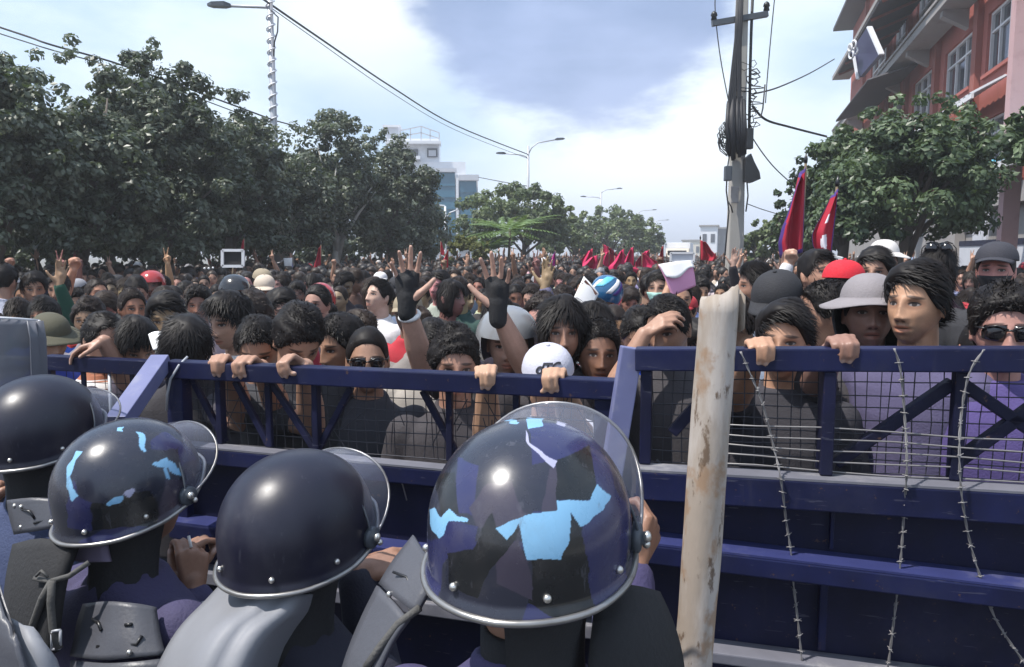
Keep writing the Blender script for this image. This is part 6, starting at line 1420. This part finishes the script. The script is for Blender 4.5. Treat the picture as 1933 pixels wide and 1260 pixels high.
H2('person in a navy jacket with pale collar under the trees', 62, 545, 5.7, 8, (0, 6, 0), ('side', 5), (.04, .04, .09), sleeve='long')
H2('person in an olive brimmed hat and dark top behind the far-left rail', 95, 640, 3.9, 20, (0, 16, 0), ('short', 17), (.03, .05, .30), extras=(('hat', (.075, .07, .045)),))
H2('woman with a serious face and dark tied hair behind the fluffy hair', 528, 590, 4.3, 20, (0, 4, 0), ('side', 6), (.35, .03, .05), skin=(.36, .20, .15), stubble=0)
H2('round-faced youth with a pale cap deep in the crowd below the white-striped lamp post', 500, 548, 6.6, 0, (0, 10, 0), ('short', 18), (.45, .05, .06), extras=(('cap', (.5, .42, .34)),))
H2('child-faced young man looking up past the raised glove', 600, 575, 4.9, -30, (0, 0, 0), ('short', 19), (.05, .04, .05), skin=(.36, .2, .15))
# gloves and wristband on the raised hands
bpy.context.view_layer.update()
for sd in (-1, 1):
    S, E, Wr, f_, n_, si, ps = BI.arm[sd]; mb = MB(); s_ = f_.cross(n_) * si; k = 1.1
    mb.capsule(Wr - f_ * .03, Wr + f_ * .03, .034, .034, 12); 
    for off, kn, ph, r_ in FING: mb.capsule(Wr + f_ * .02 * k + s_ * off * .6, Wr + (f_ * kn + s_ * off) * k + n_ * .003 + f_ * .014, .021, .0165, 10)
    mb.capsule(Wr + f_ * .025, Wr + f_ * .085 - n_ * .006, .027, .025); mb.capsule(Wr + f_ * .03 + s_ * .008, Wr + f_ * .085 - n_ * .009, .024, .022); mb.capsule(Wr + f_ * .02 + s_ * .02, Wr + f_ * .05 + s_ * .05, .024, .018)
    link('glove', remesh(mb, .005, 3, .5), rI).data.materials.append(M['black_cloth'])
    if sd == -1:
        ax = (E - Wr).normalized(); c = Wr + ax * .045; s1, u1, _ = frame(ax); mb = MB()
        mb.tube([c + (s1 * math.cos(t) + u1 * math.sin(t)) * .0335 for t in (q * math.pi / 12 for q in range(25))], .010, 8); mb.build('wristband', M['paper'], rI)
# embroidered letters on the bowed grey cap
fc = bpy.data.curves.new('cap_lettering', 'FONT'); fc.body = 'dTC'; fc.size = .062; fc.extrude = .0015; fc.align_x = 'CENTER'; fc.align_y = 'CENTER'; fc.shear = .25; fc.space_character = .82; fc.offset = .0012
fo = bpy.data.objects.new('t', fc); COL.objects.link(fo); dg = bpy.context.evaluated_depsgraph_get(); fm = bpy.data.meshes.new_from_object(fo.evaluated_get(dg)); bpy.data.objects.remove(fo)
v = verts(fm)
if len(v):
    q = v.copy(); a = v[:, 0] / .098; el = np.clip((v[:, 1] + .030) / .10 + .18, 0, 1.3); rr = np.cos(el) ** .8
    q[:, 0] = .0915 * np.sin(a) * rr; q[:, 1] = -.109 * np.cos(a) * rr + .004; q[:, 2] = .045 + .0895 * np.sin(el); nn = q - np.array([0, 0, .04]); nn /= np.linalg.norm(nn, axis=1)[:, None]; q += nn * (.001 + (v[:, 2:3] > 0) * .0012)
    fm.vertices.foreach_set('co', q.astype(np.float32).ravel()); fm.update(); fm.materials.clear(); fm.materials.append(M['ink'])
    cap_o = [c for c in rK.children if c.name.startswith('cap')][0]; link('lettering', fm, cap_o)
# a bright stripe panel on the teal helmet
teal = [o for o in bpy.data.objects if o.name.startswith('helmet') and tuple(round(x, 2) for x in o.color[:3]) == (.02, .10, .22)][0]
for a0, a1, z0, z1, col in ((60, 100, .03, .12, 'awning_blue'), (110, 128, -.02, .11, 'paper'), (135, 150, -.03, .10, 'flag_blue'), (30, 48, -.02, .09, 'paper')):
    mb = MB(); rows = []
    for j in range(7):
        a = math.asin(max(-.99, min(.99, (z0 + (z1 - z0) * j / 6 - .012) / .137))); ca = max(.05, math.cos(a)) ** .85
        rows.append([Vector((.1295 * ca * math.cos(q), .1515 * ca * math.sin(q) + .012, .1365 * math.sin(a) + .012)) for q in (R(a0 + (a1 - a0) * k / 5 + 8 * j) for k in range(6))])
    mb.grid(rows, .001); mb.build('stripe', M[col], teal)

# ------------------------------------------------------------------ the packed crowd behind: copies of a few built figures
HZ = 1.555
def proto(arms=None, hr=(0, 0, 0), voxel=.0085, head=None, sleeve='short', stoop=0): return make_body(HZ, hr, arms, voxel, .36, head, stoop, 1.0, sleeve)
U = lambda x, y, z, f=(0, 0, 1), n=(0, 1, 0), pose='open', pole=(0, 0, -1), **k: dict(wrist=Vector((x, y, z)), f=f, n=n, pose=pose, pole=pole, **k)
PROTO = [(proto(hr=(0, 3, 0)), 6, ''), (proto(hr=(18, 12, 0), sleeve='long'), 5, ''), (proto(hr=(-20, -3, 4), head=dict(nose=1.15)), 5, ''), (proto(hr=(8, 27, 0), head=dict(jaw=.06), stoop=.2), 4, ''),
         (proto({-1: U(-.26, -.22, HZ + .20, (.0, -.1, 1), (.1, 1, 0), 'fist', (-1, .2, -.6))}, (0, -4, 0), head=dict(mouth=.8)), 1, ', one fist raised'),
         (proto({1: U(.22, -.20, HZ + .26, (.05, 0, 1), (0, 1, 0), 'vee', (1, .2, -.6))}, (5, 0, 0)), 1, ', two fingers raised'),
         (proto({-1: U(-.10, -.30, HZ + .08, (.2, -.1, 1), (-.2, 1, 0), 'phone', (-1, .2, -.6)), 1: U(.06, -.30, HZ + .08, (-.2, -.1, 1), (.2, 1, 0), 'phone', (1, .2, -.6))}, (0, -2, 0)), 1, ', hands held up before the face'),
         (proto({1: U(.27, -.15, HZ + .22, (.2, 0, 1), (0, 1, 0), 'open', (1, .1, -.6))}, (-12, 6, 0), sleeve='long'), 1, ', open palm raised')]
WEI = [p[1] if p[1] > 1 else .5 for p in PROTO]
HAIRS = [('short', 'short black hair'), ('side', 'side-swept dark hair'), ('fringe', 'thick dark fringe'), ('curly', 'bushy curly hair'), ('long', 'long dark hair'), ('bowl', 'bowl-cut black hair'), ('tall', 'tall tousled hair'), ('crop', 'cropped hair')]
HW = [6, 4, 4, 3, 2, 2, 3, 2]
SH = [('black', (.022, .02, .023), 6), ('white', (.68, .66, .67), 5), ('grey', (.18, .18, .20), 3), ('navy', (.03, .035, .09), 4), ('maroon', (.12, .02, .03), 2), ('red', (.42, .03, .045), 1), ('sky blue', (.25, .36, .55), 1), ('olive', (.08, .075, .05), 2), ('beige', (.42, .36, .30), 2), ('brown', (.09, .055, .04), 3), ('pale pink', (.58, .36, .40), 2), ('bright blue', (.03, .09, .42), 1), ('dark green', (.02, .06, .04), 1), ('lilac', (.34, .30, .46), 2)]
def zone(u, Y):
    if u < 330: return 'under the broad-crowned dark trees'
    if u < 600: return 'below the spiral-wrapped lamp post'
    if u < 830: return 'in front of the peaked dark trees and office building'
    if u < 1060: return 'before the bright feathery plants'
    if u < 1260: return 'before the round street trees and red flags'
    if u < 1440: return 'around the foot of the utility pole'
    if u < 1600: return 'under the two tall crimson flags'
    return 'in front of the red brick building'
def dist_word(Y): return 'near the barricade' if Y < 3.9 else 'a few rows back' if Y < 6 else 'deep in the crowd' if Y < 9 else 'far back in the crowd'
r_ = random.Random(99); pts = list(PLACED); spots = []
cell = {}
def free(x, y, d):
    i, j = int(x // .6), int(y // .6)
    for a in range(i - 1, i + 2):
        for b in range(j - 1, j + 2):
            for (px, py) in cell.get((a, b), ()):
                if (px - x) ** 2 + (py - y) ** 2 < d * d: return False
    return True
def put(x, y): cell.setdefault((int(x // .6), int(y // .6)), []).append((x, y))
for x, y in pts: put(x, y)
OBST = [(o.location.x, o.location.y) for o in bpy.data.objects if o.parent is None and (o.get('category') in ('tree', 'utility pole', 'street lamp', 'plant', 'bush'))]
def allowed(x, y, m=.36):
    lat = x * NR.x + y * NR.y
    if lat > 5.3 or lat < -16: return False
    if any((x - a) ** 2 + (y - b) ** 2 < .3 for a, b in OBST): return False
    for bar in (bm_, br, bl):
        q = Vector((x, y, 0)) - bar.A; L = bar.e.length; s = q.dot(bar.e) / L / L
        if -.2 < s < 1.25:
            dd = -q.dot(bar.n)
            if dd < m: return False
    if y < 2.7 and x < 1.2 and x > -1.3: return y > 2.55
    if x <= -1.3 and y < 3.5: return False
    return y > 2.15
cand = []
for y0, y1, step in ((2.2, 14, .10),):
    y = y0
    while y < y1:
        x = -.72 * y - .5
        while x < .70 * y + .5:
            cand.append((x + r_.uniform(-.07, .07), y + r_.uniform(-.05, .05))); x += .12
        y += step
r_.shuffle(cand); cand.sort(key=lambda c: int(c[1] / .8))
LIMIT = 258
for x, y in cand:
    if allowed(x, y) and free(x, y, .43 + .004 * y): put(x, y); spots.append((x, y))
spots.sort(key=lambda c: c[1]); front, back = spots[:LIMIT], spots[LIMIT:]
YEND = front[-1][1]
# figures standing nearest get their own objects
SEEN = {}
variants = {}
def spawn(x, y):
    u, v = proj(np.array([x, y, 1.6]))
    for tries in range(40):                        # draw a look until its description is one of a kind
        k = r_.choices(range(len(PROTO)), WEI)[0]
        if y < 4.6 and k > 3: k = r_.randrange(4)
        B, _, act = PROTO[k]; hs, hn = r_.choices(HAIRS, HW)[0]; sn_, sc, _ = r_.choices(SH, [s[2] for s in SH])[0]
        pat = r_.random(); sm = 'cloth'; pn = ''
        if pat < .10: sm, pn = 'check', 'checked '
        elif pat < .16: sm, pn = 'stripe', 'striped '
        elif pat < .23: sm, pn = 'print', 'printed '
        extra = []; en = ''; q = r_.random()
        if q < .07: nm, cc = r_.choice((('white', (.62, .6, .6)), ('black', (.02, .02, .025)), ('grey', (.25, .25, .27)), ('red', (.4, .03, .04)), ('khaki', (.28, .23, .16)))); extra = [('cap', cc)]; en = nm + ' cap'; hn = ''
        elif q < .11: extra = [('glasses', None)]; en = 'sunglasses, '
        elif q < .15: nm, cc = r_.choice((('black', (.015, .015, .018)), ('pale', (.5, .55, .6)))); extra = [('mask', cc)]; en = nm + ' mask, '
        elif q < .165: nm, cc = r_.choice((('grey', (.2, .2, .21)), ('black', (.02, .02, .022)), ('red', (.35, .03, .03)))); extra = [('moto', cc)]; en = nm + ' motorcycle helmet'; hn = ''; hs = None
        lab = ' '.join(f'person, {en}{hn}, {pn}{sn_} top{act}, {zone(u, y)}'.split())
        if len(lab.split()) <= 13: lab += ', ' + dist_word(y)
        if len(lab.split()) <= 16 and lab not in SEEN: break
    SEEN[lab] = SEEN.get(lab, 0) + 1
    fac = r_.choice((0, 0, r_.uniform(-35, 35), r_.uniform(-60, 60), r_.uniform(-100, 100)))
    hgt = r_.gauss(1.0, .03)
    if y < 3.3: hgt = min(hgt, .985)
    if u > 1380 and y < 5: hgt += .03
    r = finish_person(B, (x, y, 0), R(fac) - .7 * math.atan2(x, y), lab, tuple(c * r_.uniform(.8, 1.15) for c in r_.choice(SKINS)), (hs, r_.randrange(3), 1000) if hs else None, tuple(c * r_.uniform(.8, 1.2) for c in sc), sm, extra, 'people in the packed crowd behind the barricades',
                      r_.choice(((.05, .055, .08), (.03, .03, .035), (.10, .10, .11), (.08, .06, .045))), r_.choice((0, .2, .5)), None, (0, 0, 0), max(.9, min(1.07, hgt)))
    for c in r.children:                          # hair tone
        if c.name.startswith('hair'): c.color = (*(r_.choice(((0, 0, 0), (0, 0, 0), (.02, .012, .008), (.035, .02, .012)))), 1)
for x, y in front: spawn(x, y)
# ---- the rest of the crowd, too many to count, as one mass
def tri_mesh(me, ratio):
    o = bpy.data.objects.new('tmp', me); COL.objects.link(o); d = o.modifiers.new('d', 'DECIMATE'); d.ratio = ratio; t = o.modifiers.new('t', 'TRIANGULATE'); dg = bpy.context.evaluated_depsgraph_get()
    m = bpy.data.meshes.new_from_object(o.evaluated_get(dg), depsgraph=dg); bpy.data.objects.remove(o)
    f = np.empty(len(m.polygons) * 3, np.int32); m.loops.foreach_get('vertex_index', f); v = verts(m); a = m.attributes.get('face'); fa = np.full((len(v), 3), 9.0)
    if a and a.domain == 'POINT' and len(a.data) == len(v): b = np.empty(len(v) * 3, np.float32); a.data.foreach_get('vector', b); fa = b.reshape(-1, 3).astype(float)
    bpy.data.meshes.remove(m); return v, f.reshape(-1, 3), fa
def lod(k, hs, nbody, nshirt, nhair):
    B = PROTO[k][0]; parts = []
    hm = hair(hs, 0, 700)
    for me, tgt, kind in ((B.body, nbody, 0), (B.shirt, nshirt, 1), (hm, nhair, 2)):
        n = sum(len(p.vertices) - 2 for p in me.polygons[:50]) / min(50, len(me.polygons)) * len(me.polygons); v, f, fa = tri_mesh(me, min(1, tgt / n))
        if kind == 2: Mh = np.array(B.Mh); v = v @ Mh[:3, :3].T + Mh[:3, 3]
        parts.append((v, f, fa, kind))
    return parts
LODN = [lod(k, h, 430, 90, 190) for k, h in ((0, 'short'), (1, 'side'), (2, 'curly'), (4, 'fringe'), (5, 'short'), (7, 'tall'), (3, 'bowl'))]; LODW = [6, 6, 5, .35, .35, .35, 3]
LODF = [lod(k, h, 130, 36, 54) for k, h in ((0, 'short'), (2, 'curly'), (4, 'fringe'), (5, 'short'), (7, 'side'))]; LODFW = [6, 5, .6, .5, .5]
spots2 = [(x, y, 1) for x, y in back]
for s0, s1, step in ((11.5, 30, .56), (30, 75, .95)):
    s = s0
    while s < s1:
        lat = -15
        while lat < 5.2:
            p = street(lat + r_.uniform(-.15, .15), s + r_.uniform(-.15, .15))
            if p.y > 13.6 and -.72 * p.y - 1 < p.x < .72 * p.y + 1 and allowed(p.x, p.y): spots2.append((p.x, p.y, 1 if p.y < 19 else 0))
            lat += step
        s += step
VV, FF, FA, CO, MI = [], [], [], [], []; nb = 0
skins = np.array(SKINS)
for x, y, near_ in spots2:
    L_ = r_.choices(LODN, LODW)[0] if near_ else r_.choices(LODF, LODFW)[0]; a = R(r_.uniform(-45, 45)); sc = max(.9, min(1.08, r_.gauss(1.0, .035))); c, s = math.cos(a) * sc, math.sin(a) * sc
    Rm = np.array([[c, s, 0], [-s, c, 0], [0, 0, sc]]); col = [skins[r_.randrange(5)] * r_.uniform(.75, 1.15), np.array(r_.choices(SH, [q[2] for q in SH])[0][1]) * r_.uniform(.8, 1.2), np.array(r_.choice(((.012, .01, .01), (.02, .015, .013), (.035, .024, .018))))]
    if r_.random() < .03: col[2] = np.array(r_.choice(((.6, .58, .58), (.4, .03, .05), (.2, .2, .22))))
    for v, f, fa, kind in L_:
        VV.append(v @ Rm + np.array([x, y, 0])); FF.append(f + nb); FA.append(fa); CO.append(np.repeat(np.append(col[kind], 1)[None], len(v), 0)); MI.append(np.full(len(f), kind)); nb += len(v)
cm = np_mesh('crowd', np.concatenate(VV), np.concatenate(FF), [M['crowd_skin'], M['crowd_cloth'], M['crowd_hair']], np.concatenate(MI))
a = cm.attributes.new('face', 'FLOAT_VECTOR', 'POINT'); a.data.foreach_set('vector', np.concatenate(FA).astype(np.float32).ravel())
a = cm.attributes.new('pcol', 'FLOAT_COLOR', 'POINT'); a.data.foreach_set('color', np.concatenate(CO).astype(np.float32).ravel())
tag(link('crowd', cm), 'mass of people filling the street as far as the distant trees', None, None, 'stuff')
print('CROWD', len(front), len(back), len(spots2), YEND, 'tris', sum(len(f) for f in FF), 'duplabels', sum(1 for v in SEEN.values() if v > 1))
# ------------------------------------------------------------------ flags, posters and small things above the crowd
def cloth_flag(label, u0, v0, vb, Y, wpx, hpx, mats=('flag_red',), lean=0, folds=4, seed=1, droop=.55, sidesgn=-1, group='red flags over the crowd', tip=True, polew=.012, border=True):
    """flag hanging in folds from a pole; the pole top at pixel (u0,v0), its foot down in the crowd"""
    top = P(u0, v0, Y); bot = P(u0 + lean, vb, Y); t = thing('flag', label, 'flag', bot, 0, group); B = Vector(bot)
    mb = MB(); mb.tube([V(0, 0, 0), top - B], polew, 7); mb.build('pole', M['bamboo'], t)
    if tip: mb = MB(); d = (top - B).normalized(); mb.tube([top - B, top - B + d * polew * 3, top - B + d * polew * 8], [polew * 1.3, polew * 1.6, polew * .2], 7); mb.build('finial', M['plastic_black'], t)
    W_, H_ = wpx / FPX * Y, hpx / FPX * Y; d = (top - B).normalized(); r = random.Random(seed); n, m = 22, 26; rows = []
    for i in range(n):
        s = i / (n - 1); row = []
        for j in range(m):
            q = j / (m - 1); wd = W_ * (.25 + .75 * min(1, s * 1.6)) * (1 if s < .8 else 1 - .25 * (s - .8) / .2)
            base = top - B - d * (H_ * s * .93 + polew * 2); drop = droop * H_ * .32 * q * (1 - .4 * s)
            fold = math.sin(q * folds * math.pi + s * 1.7 + seed) * W_ * .16 * (.35 + q); side = q * wd * (.72 + .1 * math.sin(s * 5 + seed))
            row.append(base + Vector((sidesgn * side, fold - .02, -drop)))
        rows.append(row)
    mb = MB(); b0 = len(mb.v); mb.grid(rows)
    for k, f in enumerate(mb.f):
        i, j = divmod(k, m - 1); e = min(j, m - 2 - j, i, n - 2 - i)
        if len(mats) > 1 and border and (e < 1 or (j > m - 4 and i > n // 2)): mb.m[k] = 1
        elif len(mats) > 2 and border and .60 < i / n < .84 and .25 < j / m < .62 and ((i / n - .72) / .12) ** 2 + ((j / m - .43) / .18) ** 2 < 1: mb.m[k] = 2
        elif len(mats) > 2 and border and .30 < i / n < .42 and .35 < j / m < .60: mb.m[k] = 2
    me = mb.mesh('cloth', [M[x] for x in mats]); o = link('cloth', me, t); md = o.modifiers.new('thickness', 'SOLIDIFY'); md.thickness = .002
    return t
cloth_flag('tall crimson flag with blue fold hanging from its pole, nearest the utility pole', 1521, 308, 485, 7.4, 66, 172, ('flag_red', 'flag_blue'), -8, 3, 2, .35, -1)
cloth_flag('crimson and violet flag with white emblem beside the tall crimson one', 1580, 352, 500, 7.0, 48, 130, ('flag_red', 'flag_blue', 'flag_white'), -14, 3, 5, .30, -1)
for lab, u, v, vb, Y, w_, h_, sg in (
    ('red flag streaming before the pale block at the far end of the street', 1322, 452, 500, 15, 44, 40, 1), ('slim red flag left of the pink and white poster, held upright', 1252, 462, 505, 17, 16, 44, -1),
    ('wide crimson flag spread out lowest in the flag cluster before the round trees', 1128, 490, 525, 17, 44, 34, -1), ('crimson flag held high between the truck and the round street trees', 1226, 480, 520, 18, 30, 34, -1),
    ('crimson flag half hidden behind the wide low one in the flag cluster', 1160, 492, 525, 17, 40, 30, 1), ('bright crimson flag just right of the tilted white placard', 1138, 470, 520, 20, 34, 40, 1), ('small crimson flag rising over the teal and blue helmet', 1178, 478, 525, 16, 26, 40, -1), ('crimson flag drooping near the slim red flag', 1212, 486, 525, 17, 34, 32, 1),
    ('broad crimson flag, one of a cluster before the round street trees', 1118, 478, 520, 18, 30, 46, -1), ('crimson flag in the middle of the cluster before the round street trees', 1150, 482, 520, 19, 28, 36, -1),
    ('crimson flag at the pole side of the cluster before the round street trees', 1196, 474, 520, 18, 22, 40, -1), ('dark crimson flag behind the cluster near the round street trees', 1172, 486, 520, 22, 28, 32, 1),
    ('magenta and red flag hanging just before the lamp tree', 1048, 472, 525, 13, 18, 48, -1), ('small orange-red flag between the raised glove and the olive bush', 846, 470, 512, 15, 16, 36, -1),
    ('small red flag in front of the teal glass building', 832, 455, 505, 18, 10, 26, 1), ('red flag hanging under the peaked dark trees', 606, 462, 515, 15, 18, 50, -1),
    ('tiny red flag beside the framed placard under the trees', 461, 450, 500, 14, 10, 30, -1), ('dark red flag under the broad-crowned trees', 122, 462, 520, 12, 20, 46, -1), ('narrow red flag next to the dark red one under the broad-crowned trees', 140, 468, 520, 12.5, 12, 40, 1)):
    if 1100 < u < 1240: v -= 10; w_ *= 1.5; h_ *= 1.25
    cloth_flag(lab, u, v, vb, Y, w_, h_, ('flag_far' if 1100 < u < 1240 else 'flag_magenta' if 'magenta' in lab else 'flag_red', 'flag_blue', 'flag_white'), 0, 3, int(u), .3, sg, polew=.010, border=Y < 14 and not 1100 < u < 1240)
def sheet_thing(name, label, cat, corners, mats, curl=0, group=None, n=12, back=None):
    c = [P(*p) for p in corners]; o = sum(c, Vector()) / 4; t = thing(name, label, cat, o, 0, group); rows = []
    nrm = (c[1] - c[0]).cross(c[3] - c[0]).normalized(); nrm = -nrm if nrm.y > 0 else nrm
    for i in range(n + 1):
        s = i / n; a, b = c[0].lerp(c[3], s), c[1].lerp(c[2], s); rows.append([a.lerp(b, k / n) - o + nrm * curl * math.sin(math.pi * k / n) * (1 - s) + nrm * .3 * curl * math.sin(s * math.pi) for k in range(n + 1)])
    mb = MB(); mb.grid(rows, .003); mb.build('sheet', M[mats], t); return t, rows, nrm, o
t, rows, nrm, o_ = sheet_thing('poster', 'curled white and pink poster held up beyond the wooden post', 'poster', ((1242, 500, 4.72), (1304, 493, 4.8), (1313, 540, 4.78), (1268, 560, 4.70)), 'pink_paper', .03)
mb = MB(); g = [[Vector(p) + nrm * .004 for p in r_] for r_ in rows[:6]]
# upper part rolled towards the viewer shows the white face
for i in range(6):
    for k in range(len(g[i])): g[i][k] = Vector(rows[0][k]).lerp(rows[7][k], i / 5 * (.70 + .22 * math.sin(k * .45))) + nrm * (.008 + .016 * i / 5) 
mb.grid(g, .002); mb.build('rolled_edge', M['paper'], t)
t, rows, nrm, o_ = sheet_thing('placard', 'tilted white and cream placard with brown marks and an orange corner', 'placard', ((1102, 522, 4.0), (1130, 555, 4.0), (1108, 596, 3.95), (1072, 585, 3.95)), 'paper', .01)
mb = MB()
for a, b in (((1104, 530), (1126, 556)), ((1098, 536), (1106, 546)), ((1112, 560), (1118, 572)), ((1096, 545), (1099, 552))): mb.beam(P(*a, 3.985) - o_, P(*b, 3.985) - o_, .012, .003, (0, 1, 0))
mb.build('printed_marks', M['brown_ink'], t)
mb = MB(); mb.ellipsoid(P(1082, 586, 3.93) - o_, (.04, .012, .03), None, 12, 8); mb.build('orange_patch', M['orange'], t)
t, rows, nrm, o_ = sheet_thing('square_sign', 'small tilted white square sign with a dark letter on a stick', 'sign', ((1566, 480, 4.2), (1592, 486, 4.2), (1586, 506, 4.2), (1560, 500, 4.2)), 'paper', .0)
mb = MB(); mb.beam(P(1573, 488, 4.19) - o_, P(1582, 490, 4.19) - o_, .006, .002, (0, 1, 0)); mb.beam(P(1577, 489, 4.188) - o_, P(1575, 499, 4.188) - o_, .006, .002, (0, 1, 0)); mb.build('letter', M['ink'], t)
mb = MB(); mb.tube([P(1574, 503, 4.21) - o_, P(1571, 560, 4.25) - o_], .006, 6); mb.build('stick', M['bamboo'], t)
sheet_thing('paper_sheet', 'white paper sheet held beside the bowl-cut hair', 'paper', ((281, 632, 3.05), (309, 627, 3.05), (314, 655, 3.0), (290, 662, 3.0)), 'paper', .01)
sheet_thing('paper_sheet', 'folded white paper above the woman with pushed-up glasses', 'paper', ((1716, 496, 4.4), (1750, 478, 4.5), (1752, 484, 4.4), (1726, 498, 4.3)), 'paper', .01)
sheet_thing('paper_sheet', 'small white paper held up left of the raised black glove', 'paper', ((718, 527, 7), (730, 525, 7), (730, 540, 7), (719, 542, 7)), 'paper', .0)
sheet_thing('banner', 'plain white banner edge showing under the peaked dark trees', 'banner', ((535, 488, 15), (552, 487, 15), (551, 503, 15), (537, 503, 15)), 'paper', .02)
sheet_thing('banner', 'pale lilac placard over the heads before the raised glove', 'placard', ((832, 533, 8), (852, 533, 8), (852, 547, 8), (832, 547, 8)), 'shutter', .0)
def framed(label, u0, v0, u1, v1, Y, face):
    c = P((u0 + u1) / 2, v1, Y); t = thing('framed_placard', label, 'placard', c); q = lambda u, v: P(u, v, Y) - c; mb = MB()
    for a, b in (((u0, v0), (u1, v0)), ((u1, v0), (u1, v1)), ((u1, v1), (u0, v1)), ((u0, v1), (u0, v0))): mb.beam(q(*a), q(*b), .035, .03, (0, 1, 0))
    mb.build('frame', M['white_frame'], t); mb = MB(); e = q(u1, v1) - q(u0, v1); h = q(u0, v0) - q(u0, v1); mb.box(q((u0 + u1) / 2, (v0 + v1) / 2) + V(0, .012, 0), (abs(e.x), .006, abs(h.z))); mb.build('board', M[face], t)
    mb = MB(); mb.tube([q((u0 + u1) / 2, v1), q((u0 + u1) / 2, v1 + 30)], .012, 6); mb.build('stick', M['bamboo'], t)
framed('dark framed placard with a pale border under the dark trees', 420, 473, 459, 503, 10, 'dark_in')
framed('pale framed board carried beyond the pink and white poster', 1266, 478, 1310, 495, 14, 'shutter')
mb = MB()
for u in (386, 394, 402): pass
for k, (u, v, w_) in enumerate(((386, 507, 'first'), (394, 507, 'middle'), (402, 506, 'last'))):
    c = P(u, v, 11); mb = MB(); mb.ellipsoid((0, 0, 0), (.016, .012, .016), None, 10, 6); o = mb.build('white_badge', M['paper']); o.location = c; tag(o, w_ + ' of three small white badges in a row, counted towards the framed placard', 'badge', 'three white badges in a row')
# trucks and loudspeaker clutter at the far end of the street
c = P(1284, 478, 62); tk = thing('truck', 'small white truck with a cab standing in the crowd at the far end', 'truck', (c.x, c.y, 0), -TH)
mb = MB(); mb.box((.0, 0, 1.9), (1.8, 4.2, 1.7)); mb.build('cargo_box', M['white_paint'], tk, bevel=.04)
mb = MB(); mb.prism([(-.85, -2.2, .7), (-.85, -3.7, .7), (-.85, -3.7, 1.5), (-.85, -3.3, 2.3), (-.85, -2.2, 2.3)], (1.7, 0, 0)); o = mb.build('cab', M['cream_paper'], tk); fixn(o.data)
mb = MB(); mb.beam((-.7, -3.56, 1.86), (.7, -3.56, 1.86), .04, .62, (0, -.45, .9)); mb.build('windscreen', M['bronze_glass'], tk)
for x in (-.8, .8):
    for y in (-2.9, 1.2):
        mb = MB(); mb.tube([(x - .12, y, .42), (x + .12, y, .42)], .42, 18); w_ = mb.build('wheel', M['plastic_black'], tk); mb = MB(); mb.tube([(x - .13, y, .42), (x + .13, y, .42)], .2, 12); mb.build('rim', M['galv'], w_)
for x in (-.6, .6): mb = MB(); mb.ellipsoid((x, -3.72, 1.05), (.13, .05, .11), None, 10, 6); mb.build('headlight', M['paper'], tk)
mb = MB(); mb.box((0, -.2, .62), (1.3, 5.4, .2)); mb.build('chassis', M['galv_dark'], tk)

# ------------------------------------------------------------------ the hazy air of the street
hz_ = NB('haze'); hz_.t.nodes.remove(hz_.b); vp = hz_.n('ShaderNodeVolumePrincipled'); vp.inputs['Color'].default_value = (.93, .95, 1.0, 1); vp.inputs['Density'].default_value = .0024; vp.inputs['Anisotropy'].default_value = .2
hz_.l(vp.outputs[0], hz_.out.inputs['Volume'])
mb = MB(); mb.box((0, 950, 9.2), (5200, 4200, 20.6)); o = mb.build('haze', hz_.m); tag(o, 'pale haze lying over the whole street', None, None, 'stuff')
print('TRIS', sum(len(m.loops) - 2 * len(m.polygons) for m in bpy.data.meshes if m.users))
